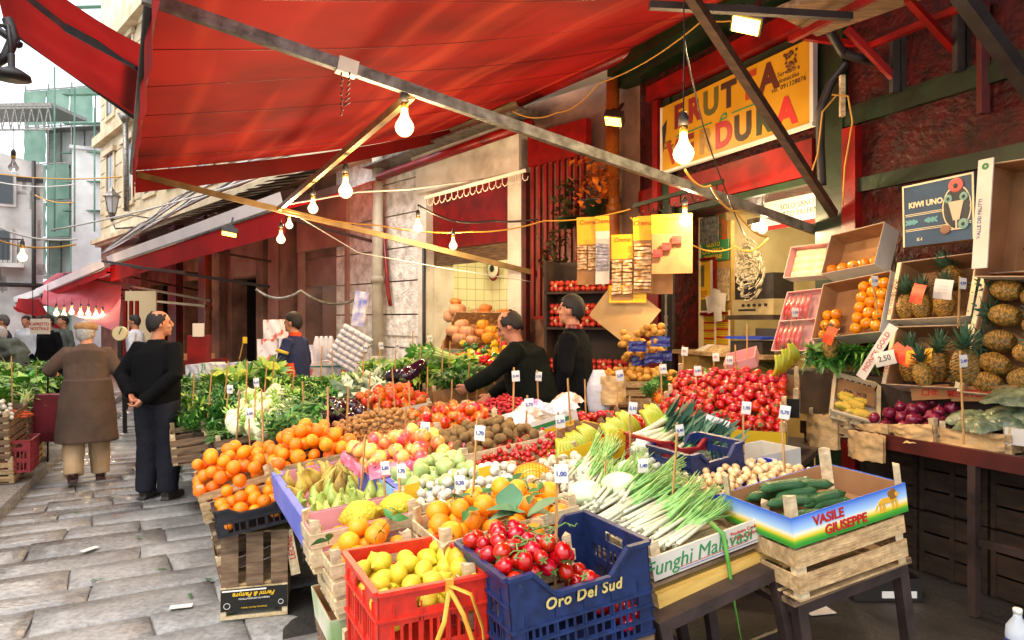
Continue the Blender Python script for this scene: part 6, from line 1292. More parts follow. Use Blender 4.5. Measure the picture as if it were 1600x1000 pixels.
w.build('oval_emblem', [mat('dark_print', '1e2a34', rough=.5), MATS['cream_card'], mat('pink_red_print', 'c85a50', rough=.5), mat('kiwi_print', '6f9a90', rough=.5), mat('sundae_print', 'c9b59a', rough=.5), mat('brown_print', '8a6048', rough=.5)], o)
fr = rf(1522, 432, 1600, 432, .56, 84); o = pbox((fr[0], fr[1]+.25), .68, .25, 'tall empty white box standing on end at the right edge', '', card)
w = MB()
for y in (.2, .35, .5): w.ell((.12+.1*(y > .3), y, -.2465), (.015, .015, .002), 10)
w.build('air_hole', MATS['hole_black'], o)
fr = rf(1518, 420, 1545, 418, .60, 84); o = tag(MB().bb((0, 0, -.01), (.09, .66, 0)).build('box_side', wcard, None, fr[0]), 'narrow white lettered box side beside the kiwi box', 'box side'); text('VALLE DEI FRUTTI', .03, ink_b, o, Matrix.Translation((.03, .3, .001)) @ Matrix.Rotation(R(90), 4, 'Z')); text('o', .07, ink_g, o, Matrix.Translation((.045, .62, .001)), off=.004)
# persimmon boxes
per_m = mat('persimmon_skin', 'e8940c', 'd97a08', rough=.15, scale=5, coat=.5, rnd=.08); w = MB(); w.rev([(.003, -.036), (.025, -.036), (.04, -.015), (.042, .005), (.034, .026), (.016, .036), (.003, .034)], 18); s2 = MB(); s2.rev([(.012, .0345), (.01, .038), (.002, .039)], 4)
PERS = Proto('persimmon', w.mesh('persimmon', per_m), [('calyx', s2.mesh('calyx', MATS['calyx_button']))])
fr = rf(1283, 428, 1366, 412, .42, 66); pbox(fr, .34, .16, 'small white box with a row of five shiny persimmons', '')
for k in range(5): PERS.put(fr[0] @ Matrix.Translation((.05+k*(fr[1]-.09)/4, .05, -.05)) @ rrot(), 'shiny persimmon in the row of five', 'persimmon', 'row of persimmons')
fr = rf(1268, 530, 1374, 518, .58, 68); pbox(fr, .46, .16, 'white box with stacked columns of shiny persimmons', '')
for i in range(3):
    for j in range(5): PERS.put(fr[0] @ Matrix.Translation((fr[1]-.06-.085*i, .06+.082*j+.03*(i % 2), -.03)) @ rrot(), 'shiny persimmon in the stacked columns', 'persimmon', 'columns of persimmons')
for i in range(2):
    for j in range(3): PERS.put(fr[0] @ Matrix.Translation((.06+.08*i, .05+.08*j, -.05)) @ rrot() @ Matrix.Scale(.95, 4), 'persimmon at the left side of the lower persimmon box', 'persimmon', 'persimmons at the left side')
fr = rf(1224, 434, 1282, 430, .40, 72); o = pbox(fr, .27, .1, 'pink sided box with an empty cream fruit tray', '', pinkp); w = MB()
w.grid(lambda u, v: V((.01+u*(fr[1]-.02), .01+v*.25, -.06+.035*abs(math.sin(u*PI*3)*math.sin(v*PI*4)))), 24, 24); w.build('moulded_tray', mat('cream_pulp', 'e8dcae', rough=.8), o)
for k, (a, b, c, d, lb) in enumerate([(1218, 502, 1276, 498, 'upper'), (1205, 548, 1268, 548, 'lower')]):
    fr = rf(a, b, c, d, .48+.08*k, 68); pbox(fr, .26, .1, lb+' pink sided box of red wrapped vegetables', '', pinkp)
    for i in range(5):
        w = MB(); w.tube([(0, .02, 0), (.005, .1, .02), (0, .2, .01), (0, .24, 0)], [.014, .024, .018, .006], 8); tag(w.build('red_chicory', mat('chicory_red', 'b01020', 'dca8a0', rough=.2, scale=7, stretch=(3, .6, 1), coat=.6, lo=.55, hi=.75), None, fr[0] @ Matrix.Translation((.03+i*.052, 0, -.03))), 'long red and white chicory in the %s pink sided box' % lb, 'chicory', 'red chicories %s' % lb)
    film(fr[0] @ Matrix.Translation((.005, .005, -.03)), fr[1]-.01, .25, .05, 'shiny clear film over the %s pink sided box' % lb, seed=k)
# red onions, paper bags, basket, bags of greens
PBm = mat('kraft_paper', 'd2b07c', 'b8945f', rough=.75, scale=5, bump=4, bscale=18)
def paperbag(M, w_, h, label, d=.02, nm='paper_bag'):
    o = MB(); sd = rnd(0, 9)
    def f(u, v): n_ = noise.noise(V((u*5, v*6, sd))); return V((u*w_*(1+.04*n_), -d*math.sin(PI*u)*(.5+v)-.02*n_-.004, -h*v+.012*noise.noise(V((u*8, sd, 0)))))
    o.grid(f, 14, 12); o.grid(lambda u, v: f(u, v)*1+V((0, .022+d*math.sin(PI*u), 0)), 14, 12); return tag(o.build(nm, PBm, None, M), label, 'paper bag', 'kraft paper bags')
a = rf(1336, 655, 1560, 660, .86)
fr = frame(rp(1335, 662, .86), rp(1460, 664, .86)); on = fr; wood_crate(fr, .5, .14, 'wooden crate of red onions on the dark red rail shelf', ns=2, post=.04)
heap(fr, .5, RONION, .045, dome(fr[1], .5, .01, .1, .1), 60, 'shiny red onion in the crate on the shelf', 'onion', 'red onions', depth=2, seed=31, floor=-.12)
paperbag(fr[0] @ Matrix.Translation((.03, -.005, -.0)), fr[1]*.4, .11, 'kraft paper tucked over the left front of the red onions')
paperbag(fr[0] @ Matrix.Translation((fr[1]*.52, -.005, -.0)), fr[1]*.46, .11, 'crumpled kraft paper over the right front of the red onions')
fr = frame(rp(1262, 648, .92), rp(1325, 655, .92)); wood_crate(fr, .3, .12, 'small wooden crate behind the hanging kraft paper bags', ns=2)
paperbag(fr[0] @ Matrix.Translation((0, -.012, .01)), .27, .22, 'kraft paper bag hanging left of the dark red rail', .04)
paperbag(Matrix.Translation(rp(1326, 672, .95)) @ RW.to_3x3().to_4x4(), .26, .17, 'wide kraft paper bag hanging just below the red onions', .03)
fr = frame(rp(1300, 640, 1.0), rp(1372, 660, .8), 30); plastic_crate(fr, .45, .06, mat('beige_plastic', 'd6c4a0', 'c4b08a', rough=.5, scale=4), 'tilted beige plastic basket of courgette flowers', tiers=1, handle=False, slot=.03)
for k in range(16): ZUCF.put(fr[0] @ Matrix.Translation((rnd(.05, fr[1]-.05), .03+.012*k, -.02+rnd(0, .02))) @ Euler((rnd(0, 6), 0, rnd(-.4, .4))).to_matrix().to_4x4(), 'yellow green courgette flower in the tilted basket', 'courgette flower', 'courgette flowers')
cbx = MB(); cbx.bb((.02, .2, -.03), (fr[1]-.02, .43, -.025)); o = tag(cbx.build('cardboard_sheet', card, None, fr[0]), 'printed brown cardboard sheet in the tilted basket', 'cardboard'); text('EX 40', .06, ink_k, o, Matrix.Translation((fr[1]*.5, .3, -.0243)) @ Matrix.Rotation(PI, 4, 'Z'))
fr = frame(rp(1465, 668, .84), rp(1580, 680, .80)); wood_crate(fr, .5, .12, 'wooden crate with white paper holding bagged greens', ns=2, post=.04)
paperbag(fr[0] @ Matrix.Translation((.02, -.006, 0)), fr[1]-.05, .1, 'crumpled kraft paper over the crate of bagged greens')
gb = mat('bagged_greens', '8f9a78', '4f6048', rough=.15, scale=16, bump=4, bscale=24, coat=.5)
for k, (x, y, z, a, s) in enumerate([(0, .05, .02, 10, .9), (.08, .0, .0, -25, .75), (.15, .12, .06, -10, 1.1), (.2, .02, .02, 5, .8), (.28, .2, .1, -30, 1.3)]):
    film(fr[0] @ Matrix.Translation((x, y, z)) @ Euler((R(10), 0, R(a))).to_matrix().to_4x4(), .3*s, .18*s, .07, 'shiny clear bag of chopped greens on the right end of the shelf', m=gb, seed=k, nm='bag_of_greens', cat='bag', grp='bags of greens')
fr = frame(rp(1560, 650, .8), rp(1680, 665, .7), 10); film(fr[0] @ Matrix.Translation((-.1, .02, .06)), .5, .45, .07, 'largest clear bag of greens at the right edge', m=gb, seed=9, nm='bag_of_greens', cat='bag')
o = tag(MB().bb((0, 0, -.09), (.5, .3, 0)).build('white_box', wcard, None, frame(rp(1570, 668, .8), rp(1680, 680, .7))[0]), 'pale flat box under the largest bag of greens', 'box')
# medit. crates sides in the back of the shelf
for k, (x1_, y1_, x2_, y2_, t_, m_) in enumerate([(1422, 622, 1482, 618, 'CHE', ink_g), (1484, 622, 1590, 620, 'MEDITERRANEO', ink_r)]):
    fr = frame(rp(x1_, y1_-18, .62), rp(x2_, y2_-18, .62)); o = tag(MB().bb((0, 0, -.09), (fr[1], .25, 0)).build('fruit_box', [card, wcard][0], None, fr[0]), ['green printed box end behind the red onions', 'brown box with red capital lettering behind the bagged greens'][k], 'box'); text(t_, .06, ink_r, o, up(fr[1]/2, -.001, -.045), off=.001)
# leaflets and red tags
def card_at(p, w_, h_, m, label, rot=(0, 0, 0), txt=None, tm=None, sz=.03, cat='card', grp=None, nm='leaflet'):
    o = MB(); o.grid(lambda u, v: V(((u-.5)*w_, -.006*math.sin(PI*v), (v-.5)*h_)), 2, 4); q = tag(o.build(nm, m, None, Matrix.Translation(p) @ Euler(rot).to_matrix().to_4x4()), label, cat, grp)
    if txt: text(txt, sz, tm or ink_b, q, up(0, -.0075, 0), ext=.0005)
    return q
ot = mat('orange_tag', 'ee6a14', 'd8300c', rough=.4, scale=14)
for x, y, off, r, lb in [(1434, 459, .82, 12, 'on the upper pineapples'), (1297, 524, .85, 20, 'on the pineapple behind the tomato boxes'), (1400, 551, .8, 35, 'leftmost above the plastic basket'), (1418, 557, .8, 25, 'second above the plastic basket')]:
    card_at(rp(x, y, off), .075, .12, ot, 'orange red shiny leaflet '+lb, (R(-10), R(r), R(-55)))
card_at(rp(1436, 557, .84), .16, .09, mat('dole_yellow', 'f0b820', 'ec8a1c', rough=.4, scale=8), 'wide yellow and red leaflet lying on the small pineapple', (R(-20), R(-8), R(-60)), 'Dole', ink_r, .05)
card_at(rp(1474, 452, .7), .11, .12, white_p, 'white printed leaflet on the upper pineapples', (0, R(8), R(-60)), '- - - - -\n- - - - -\n- - - - -', ink_k, .02)
card_at(rp(1383, 560, .84), .14, .09, white_p, 'white handwritten price card at the corner of the basket', (0, R(-15), R(-60)), '2,50', ink_k, .05)
card_at(rp(1370, 550, .78), .07, .4, wcard, 'leaning white strip lettered in red beside the basket', (R(-10), R(28), R(-60)), None)
text('MONTE GOLD', .045, ink_r, COL.objects[-1], up(0, -.0075, 0) @ Matrix.Rotation(R(90), 4, 'Z'), ext=.0005)
tag(MB().box((0, 0, 0), (.16, .12, .004)).build('paper_sheet', white_p, None, Matrix.Translation(pz(1277, 953, .004)) @ Euler((0, 0, .2)).to_matrix().to_4x4()), 'small white paper lying on the dark pavement', 'paper')
fr = frame(pz(1335, 905, .13), pz(1440, 905, .13)); card_box(fr, .25, .13, 'black printed cardboard box on the ground under the tables', blk_c, blk_c); w = MB(); w.bb((.16, -.005, -.11), (fr[1]-.03, -.003, -.07)); w.build('white_print', ink_w, COL.objects[-1] if False else [o for o in COL.objects if o.get('label', '').endswith('ground under the tables')][0])
o = thing('plastic_bottle', 'clear plastic water bottle with a blue label at the lower right corner', 'bottle', Matrix.Translation(pd(1590, 1010, 2.5)))
w = MB(); w.rev([(.035, -.1), (.038, -.09), (.036, .0), (.038, .04), (.036, .07), (.014, .105), (.013, .12)], 18); w.build('bottle_body', mat('bottle_plastic', 'e6eef2', rough=.08, alpha=.5), o); w = MB(); w.rev([(.0385, -.05), (.0385, .03)], 18, cap=False); w.build('bottle_label', ink_b, o); w = MB(); w.rev([(.015, .118), (.015, .134), (.012, .136)], 12); w.build('cap', white_p, o); text('San', .03, ink_w, o, Matrix.Translation((-.005, -.04, -.005)) @ UP)
# ------------------------------------------------------------------ shop front contents
def on(fr, x, y, off): a, z = hit(fr, x, y, off); return a, z
def poster(fr, x1, y1, x2, y2, off, m, label, cat='poster', nm='poster', txt=None, sz=.06, tm=None, th=.01):
    a, z1 = on(fr, x1, y1, off); b, z0 = on(fr, x2, y2, off); o = thing(nm, label, cat, fr @ Matrix.Translation((a, off, z0))); w = MB(); w.bb((0, 0, 0), (b-a, th, z1-z0)); w.build('sheet', m, o)
    if txt: text(txt, sz, tm or ink_k, o, up((b-a)/2, -.001, (z1-z0)/2), ext=.001, off=.001)
    return o, b-a, z1-z0
# partition with posters just inside the opening
pw = thing('poster_wall', 'ochre panel inside the shop carrying posters and calendars', 'panel', RW); w = MB(); a_, b_ = hx(RW, 1055, .45), hx(RW, 1142, .45); w.bb((a_-.2, .45, 0), (b_, .5, 2.75)); w.build('panel', mat('ochre_board', 'c9a050', 'a8823c', rough=.7, scale=3), pw)
o, a, b = poster(RW, 1058, 486, 1140, 548, .44, ink_y, 'yellow ruled calendar sheet in four columns on the ochre panel', nm='calendar'); w = MB(); 
for k in range(5): w.bb((a*k/4-.012, -.004, 0), (a*k/4+.012, -.001, b))
w.build('white_rule', ink_w, o); w = MB()
for i in range(4):
    for j in range(5): w.bb((a*i/4+.02, -.004, b*(j+.3+.2*(i % 2))/5), (a*(i+1)/4-.02, -.001, b*(j+.3+.2*(i % 2))/5+.022))
w.build('red_stripe', ink_r, o); w = MB()
for i in range(4):
    for j in range(22): w.bb((a*i/4+.03, -.003, b*(j+.5)/22), (a*(i+1)/4-.03, -.0012, b*(j+.5)/22+.004))
w.build('printed_line', ink_k, o)
o, a, b = poster(RW, 1064, 412, 1116, 488, .40, ink_y, 'framed yellow poster with a market photo in a dark red frame', cat='framed poster', nm='framed_poster'); w = MB()
w.bb((-.03, -.02, -.03), (a+.03, .012, 0)); w.bb((-.03, -.02, b), (a+.03, .012, b+.03)); w.bb((-.03, -.02, 0), (0, .012, b)); w.bb((a, -.02, 0), (a+.03, .012, b)); w.build('picture_frame', red_p, o)
w = MB(); w.bb((0, -.003, 0), (a, -.001, b*.12)); w.bb((0, -.003, 0), (a*.14, -.001, b)); w.bb((a*.9, -.003, 0), (a, -.001, b)); w.build('white_margin', ink_w, o); w = MB(); w.bb((a*.22, -.004, b*.5), (a*.72, -.002, b*.92)); w.build('market_photo', mat('photo_print', '8a5a2c', '3f6a34', rough=.4, scale=26), o); w = MB(); w.bb((a*.5, -.0045, .02), (a, -.002, b*.25)); w.build('pinned_photo', MATS['photo_print'], o); w = MB(); w.bb((.02, -.004, .01), (a*.35, -.0035, b*.1)); w.build('blue_logo', ink_b, o)
w = MB()
for k in range(4): w.bb((a*.22, -.004, b*(.3+.035*k)), (a*.8, -.002, b*(.3+.035*k)+.006))
w.build('printed_line', ink_r, o)
poster(RW, 1092, 380, 1138, 405, .40, ink_g, 'green poster with yellow capital lettering', txt='GUSTO\nCHE CERCA\nMARLENE', sz=.07, tm=ink_y)
poster(RW, 1092, 330, 1134, 378, .43, mat('red_packs', 'd8401c', '2f6a3a', rough=.4, scale=9), 'red and green printed poster under the shop ceiling')
poster(RW, 1079, 345, 1122, 378, .38, mat('group_photo', '8a8a80', '4a4a46', rough=.4, scale=24), 'greyish group photograph pinned on the posters', nm='photograph', cat='photograph')
poster(RW, 1117, 420, 1139, 470, .42, mat('newsprint', 'c9b088', '8f7c5c', rough=.7, scale=24), 'strip of old newspaper cuttings beside the framed poster')
for k, (x, y) in enumerate([(1110, 475), (1122, 488), (1128, 472), (1118, 466)]): card_at(RW @ V((on(RW, x, y, .36)[0], .36, on(RW, x, y, .36)[1])), .13, .2, white_p, 'loose white note clipped beside the poster, '+('left', 'lowest', 'right', 'top')[k]+' one', (0, R(-12+9*k), RW.to_euler().z), nm='paper_note', cat='note', grp='paper notes')
fx = hx(RW, 1055, .1)
o = thing('shop_counter', 'ochre counter with wooden top at the shop opening', 'counter', RW); zt = on(RW, 1120, 550, -.1)[1]; w = MB(); w.bb((hx(RW, 1056, -.1), -.15, zt-.04), (hx(RW, 1200, -.1), .44, zt)); w.build('counter_top', wood, o); w = MB(); w.bb((hx(RW, 1060, -.1), -.1, 0), (hx(RW, 1092, -.1), .43, zt-.04)); w.bb((hx(RW, 1092, -.1), .1, 0), (hx(RW, 1190, -.1), .14, zt-.04)); w.build('counter_front', MATS['ochre_board'], o)
for k in range(3): card_at(RW @ V((hx(RW, 1108+14*k, 0), .0, zt+.03)), .25, .2, MATS['newsprint'] if k else white_p, 'folded newspaper lying on the shop counter', (R(-70), 0, RW.to_euler().z+.2*k), nm='newspaper', cat='newspaper', grp='newspapers')
# blue scale, cash register
px_ = hx(RW, 1172, -.05); o = thing('weighing_scale', 'black and blue shop scale on the counter', 'scale', RW @ Matrix.Translation((px_, .0, zt))); w = MB(); w.bb((-.22, -.1, 0), (.22, .25, .12)); w.bb((-.15, .15, .16), (.18, .22, .24)); w.build('body', dark_m, o); w = MB(); w.bb((-.25, -.14, .14), (.25, .28, .165)); w.build('pan', bl2, o)
px_ = hx(RW, 1175, .3); zr = on(RW, 1175, 492, .3)[1]; o = thing('cash_register', 'beige electronic machine with knobs on a dark shelf', 'machine', RW @ Matrix.Translation((px_, .3, zr))); w = MB(); w.bb((-.3, 0, 0), (.3, .3, .16)); w.build('body', mat('beige_plastic_old', 'b5a478', '9a8a60', rough=.5, scale=4), o); w = MB()
for k in range(5): w.tube([(-.12+k*.08, -.02, .1), (-.12+k*.08, .0, .1)], .014, 10)
w.bb((-.2, -.004, .04), (.05, -.001, .06)); w.build('knobs', dark_m, o); w = MB(); w.bb((-.35, -.05, -.05), (.35, .32, -.003)); w.build('shelf_board', dtab, o)
w = MB(); w.bb((-.28, .02, .161), (.28, .28, .42)); tag(w.build('cabinet', dark_m, None, RW @ Matrix.Translation((px_, .3, zr))), 'dark box on top of the beige machine', 'box')
# rope / garlic braid coil
c_ = RW @ V((on(RW, 1177, 422, .05)[0], .05, on(RW, 1177, 422, .05)[1])); o = thing('garlic_wreath', 'round twisted wreath of white garlic hanging in the opening', 'garlic wreath', Matrix.Translation(c_) @ RW.to_3x3().to_4x4()); w = MB()
for k in range(170):
    a = rnd(0, 6.28); q = rnd(.15, 1); e = a+rnd(.3, .7); w.tube([(.17*q*math.cos(a), -.03*rnd(0, 1), .29*q*math.sin(a)), (.19*(q+.06)*math.cos(e*.5+a*.5), -.06, .3*(q+.06)*math.sin(e*.5+a*.5)), (.17*q*math.cos(e), -.01, .29*q*math.sin(e))], [.004, .009, .004], 5)
w.build('braid', mat('garlic_white', 'aaa088', '7f7660', rough=.6, scale=14), o)
o = tag(MB().bb((-.3, 0, 0), (.55, .02, .3)).build('bunting_sign', white_p, None, RW @ Matrix.Translation((hx(RW, 1230, .3), .3, on(RW, 1230, 355, .3)[1]))), 'white and red lettered banner inside the right of the shop', 'banner'); text('SOLO SANO\nE FATTO PALERMO', .075, ink_k, o, up(.12, -.001, .16)); w = MB(); w.bb((-.3, -.004, 0), (.55, -.001, .04)); w.build('red_edge', ink_r, o)
for k in range(4): CHIC[k % 3].put(RW @ Matrix.Translation((hx(RW, 1150+k*22, .15), .15, 1.15+.12*(k % 2))) @ Euler((R(180), 0, k)).to_matrix().to_4x4() @ Matrix.Scale(1.3, 4), 'dried herb bunch hanging dimly inside the shop', 'herbs', 'hanging herb bunches')
# green pole at the opening with chipped paint + black pole
o = thing('door_post', 'tall black post at the left of the shop opening', 'post', RW); w = MB(); w.bb((hx(RW, 1047, -.12), -.14, 0), (hx(RW, 1052, -.12), -.1, 2.9)); w.build('post', dark_m, o)
w = MB(); r_ = random.Random(5)
xx = hx(RW, 1040, -.075)
for k in range(26):
    z = 1.25+k*.03; wv_ = .02+.04*abs(noise.noise(V((k*.4, 0, 3)))); w.add([(xx-wv_, -.0725, z), (xx+wv_*1.2, -.0725, z+.005), (xx+wv_*.8, -.0725, z+.035), (xx-wv_*.7, -.0725, z+.03)], [(0, 1, 2, 3)])
w.build('chipped_patch', mat('bare_plaster', 'c9c2ae', rough=.8), SHOPB)
# ------------------------------------------------------------------ hanging packet cards
def pcard(x, y, w_px, h_px, Y, top, label, nuts=None, cols=3, rows=8, rot=0, base=None):
    p = pd(x, y, Y); W_ = w_px/F*Y; H_ = h_px/F*Y; o = thing('hanging_card', label, 'hanging card', Matrix.Translation(p) @ Euler((0, R(rot), R(-18))).to_matrix().to_4x4(), 'cards of packets hanging from the wire')
    w = MB(); w.grid(lambda u, v: V((u*W_, .03*math.sin(v*3), -v*H_)), 2, 8); w.build('card', base or card, o); w = MB(); w.grid(lambda u, v: V((u*W_, .03*math.sin(v*top*3)-.003, -v*H_*top)), 2, 6); w.build('yellow_top', mat('yellow_card_top', 'ecc21a', 'e0b010', rough=.5, scale=3), o)
    text('Crema', H_*.09, ink_r, o, up(W_*.5, -.008, -H_*.08), shear=.3, ext=.0005)
    if nuts:
        w = MB(); cw = W_/cols; ch_ = H_*(nuts[1]-nuts[0])/rows
        for i in range(cols):
            for j in range(rows): w.box((cw*(i+.5), .03*math.sin(3*(nuts[0]+(j/rows)*(nuts[1]-nuts[0])))-.018-.006*random.random(), -H_*nuts[0]-ch_*(j+.5)), (cw*.86, .028, ch_*.72), rot=(rnd(-.5, .5), rnd(-.15, .15), 0))
        w.build('packets', nuts[2], o)
    return o
nutp = mat('foil_packets', 'b87a34', 'e8d8b0', rough=.12, scale=24, coat=.8, bump=2); silv = mat('silver_packets', 'aeb2c0', 'e8e8f0', rough=.1, scale=24, metal=.5, bump=2)
pcard(901, 340, 34, 105, 7.2, .4, 'leftmost hanging card with a yellow top and brown packets', (.42, .78, nutp), 2, 9); pcard(930, 338, 22, 106, 7.1, .22, 'pale hanging card with silver packets', (.4, .8, silv), 1, 12, base=white_p)
pcard(955, 367, 34, 104, 6.9, .36, 'lower hanging card covered in shiny brown packets', (.38, .9, nutp), 2, 11); pcard(989, 340, 30, 118, 6.8, .3, 'narrow hanging card between the packets and the wide card', (.35, .95, nutp), 1, 14)
pcard(995, 338, 55, 122, 6.9, .3, 'tall brown card with torn marks behind the wide card'); o = pcard(1018, 336, 62, 92, 6.6, .32, 'wide front card with four small dark red packets')
W_ = 62/F*6.6; w = MB()
for k, (a, b) in enumerate([(.05, .66), (.27, .55), (.52, .44)]): w.box((a*W_+.04, -.02, -b*.55-.0), (.085, .03, .07))
w.build('dark_red_packets', mat('dark_red_pack', '7a2018', 'a83a20', rough=.2, scale=20), o)
pcard(951, 446, 58, 28, 6.9, .95, 'small yellow card end below the brown packets')
w = MB(); w.grid(lambda u, v: V(((u-.5)*.5, -.02-.05*math.sin(PI*v), (v-.5)*.5)), 6, 6)
for k in range(8):
    ww = MB(); ww.grid(lambda u, v: V(((u-.5)*.48, -.03*math.sin(PI*v)-.006*k, (v-.5)*.48)), 4, 6); tag(ww.build('paper_sheet', mat('wrapping_paper', 'cfae78', 'bf9a64', rough=.75, scale=3), None, Matrix.Translation(pd(972+k*1.2, 486+k*.8, 7.0)) @ Euler((0, R(38), R(-20))).to_matrix().to_4x4()), 'large brown wrapping paper sheet hanging askew in the bundle', 'paper', 'bundle of wrapping paper')
# potted plants on the grille
def pot(x, y, Y, s, m, label, seed):
    c = pd(x, y, Y); o = thing('potted_plant', label, 'potted plant', Matrix.Translation(c)); w = MB(); w.rev([(.09*s, -.1*s), (.13*s, .03*s), (.14*s, .04*s), (.1*s, .04*s)], 16); w.build('pot', green_p, o); w = MB(); r_ = random.Random(seed)
    for k in range(120): 
        a = r_.uniform(0, 6.3); q = V((math.cos(a)*r_.uniform(0, .2), math.sin(a)*r_.uniform(0, .2), r_.uniform(-.05, .5)))*s; leaf(w, q, (r_.uniform(-1, 1), r_.uniform(-1, 1), r_.uniform(-.4, 1)), .1*s, .034*s, 0, n=2)
    for k in range(10): a = k*.63; w.tube([(0, 0, .02), (.12*s*math.cos(a), .12*s*math.sin(a), .35*s)], .005, 4, 1)
    w.build('leaves', [m, rust_p], o)
pot(928, 320, 8.6, 1.25, mat('dry_orange_leaf', 'e0781c', 'a8501a', rough=.6, scale=9), 'potted plant with dry orange leaves on the red grille', 1); pot(885, 345, 9.0, 1.0, mat('dry_olive_leaf', '4f4a20', '2f3014', rough=.6, scale=9), 'dark olive potted plant hanging lower left on the grille', 2); pot(866, 415, 9.0, .9, MATS['dry_olive_leaf'], 'lowest drooping plant at the foot of the grille', 3)
# shelf of red packed tomatoes
sh = thing('market_shelf', 'dark shelf of red packed tomatoes behind the standing man', 'shelf', Matrix.Translation(pd(850, 600, 8.0)) @ Euler((0, 0, R(-25))).to_matrix().to_4x4()); w = MB()
for z in (.0, .62, 1.02): w.bb((0, 0, z), (1.0, .35, z+.025))
w.bb((0, 0, -.9), (.03, .35, 1.4)); w.bb((.97, 0, -.9), (1.0, .35, 1.4)); w.bb((0, .34, -.9), (1, .36, 1.4)); w.build('shelf_frame', dtab, sh)
rpk = mat('red_pack', 'cc1c10', 'e8604a', rough=.12, scale=20, coat=.8)
def pack_(M, label):
    o = thing('tomato_pack', label, 'tomato pack', M, 'shrink wrapped tomato packs'); w = MB()
    for i in range(3):
        for j in range(2): w.ell((-.055+.055*i, 0, .035+.06*j), (.034, .05, .036), 10)
    w.build('tomatoes', rpk, o); w = MB(); w.rev([(.02, 0), (.019, .003)], 12, M=Matrix.Translation((0, -.055, .07)) @ Matrix.Rotation(R(90), 4, 'X')); w.build('round_label', mat('gold_label', 'd8b060', 'e8d8b0', rough=.4, scale=30), o)
for z, lb in ((.027, 'lower'), (.647, 'middle'), (1.047, 'top')):
    for k in range(5):
        for j in range(2):
            if j and z > 1: continue
            pack_(sh.matrix_world @ Matrix.Translation((.11+.19*k, .12, z+.14*j)), 'shrink wrapped red tomato pack on the %s shelf behind the man' % lb)
for k in range(6):
    for j in range(4): pack_(sh.matrix_world @ Matrix.Translation((.62+.14*(k % 3), -.05, -.45+.13*j)) if k < 3 else sh.matrix_world @ Matrix.Translation((.3+.16*(k % 3), .1, .16+.13*(j % 3)+.27)), 'shrink wrapped red tomato pack in the crate stack') if k < 3 else None
# potato crate + net bags, hanging plastic bags
fr = frame(pd(920, 596, 6.3), pd(1040, 596, 5.9)); wood_crate(fr, .4, .22, 'open wooden crate of yellow potatoes left of the shop door', ns=3, post=.06)
heap(fr, .4, POTATO, .034, dome(fr[1], .4, .03, .09, .06), 110, 'yellow potato in the crate by the shop door', 'potato', 'potatoes', depth=2, seed=33, floor=-.2, flat=.8)
for k in range(2): wood_crate((fr[0] @ Matrix.Translation((0, .02*k, -.24-.24*k)), fr[1]), .4, .21, 'wooden crate, %s under the yellow potatoes' % ('upper one', 'lower one')[k], m=wood_old)
w = MB(); w.bb((0, 0, -.4), (fr[1], .4, -.02)); tag(w.build('stand', dtab, None, fr[0] @ Matrix.Translation((0, .02, -.48))), 'dark stand under the potato crates', 'stand')
netb = mat('blue_net_film', '1f2a8a', '141c66', rough=.2, scale=8, bump=3, coat=.5)
for k, (x, y, s) in enumerate([(1020, 522, 1), (985, 530, .9), (1010, 548, 1), (990, 552, .9), (1025, 545, .9)]):
    o = thing('net_bag', 'net bag of yellow potatoes with dark blue film, %s of the pile' % ('top', 'upper left', 'middle', 'lower left', 'right')[k], 'net bag', Matrix.Translation(pd(x, y, 6.0+.1*k)), 'net bags of potatoes'); w = MB()
    for i in range(14): w.ell((rnd(-.09, .09)*s, rnd(-.06, .04), rnd(-.06, .08)*s), (.034, .03, .03), 8)
    w.build('potatoes', MATS['potato_skin'], o); w = MB(); w.grid(lambda u, v: V(((u-.5)*.16+.05, -.07-.02*noise.noise(V((u*5, v*5, k))), (v-.5)*.09-.06)), 8, 6); w.build('film_label', netb, o)
def bagm(p, w_, h_, m, label, rot=0):
    o = MB(); sd = rnd(0, 9); rings = []
    for i in range(13):
        t = i/12; ww = w_*(.25+.75*math.sin(PI*min(.9, t*.75+.05))**.8); rings.append([(ww/2*math.cos(a*PI/9)*(1+.15*noise.noise(V((math.cos(a*PI/9)*2, t*4, sd)))), ww*.3*math.sin(a*PI/9)*(1+.2*noise.noise(V((math.sin(a*PI/9)*2, t*4, sd)))), -h_*t) for a in range(18)])
    o.loft(rings); return tag(o.build('carrier_bag', m, None, Matrix.Translation(p) @ Euler((0, 0, rot)).to_matrix().to_4x4()), label, 'plastic bag')
bw = mat('white_bag', 'd2d0d4', 'cfccd4', rough=.3, scale=6, bump=3, bscale=14)
bagm(pd(935, 578, 5.6), .2, .34, bw, 'white plastic carrier bag hanging from the potato crate')
paperbag(Matrix.Translation(pd(938, 588, 5.55)), .2, .22, 'kraft paper bag hanging in front of the potato crate', .04)
bagm(pd(918, 585, 5.8), .12, .3, bw, 'narrow white bag hanging beside the standing man')
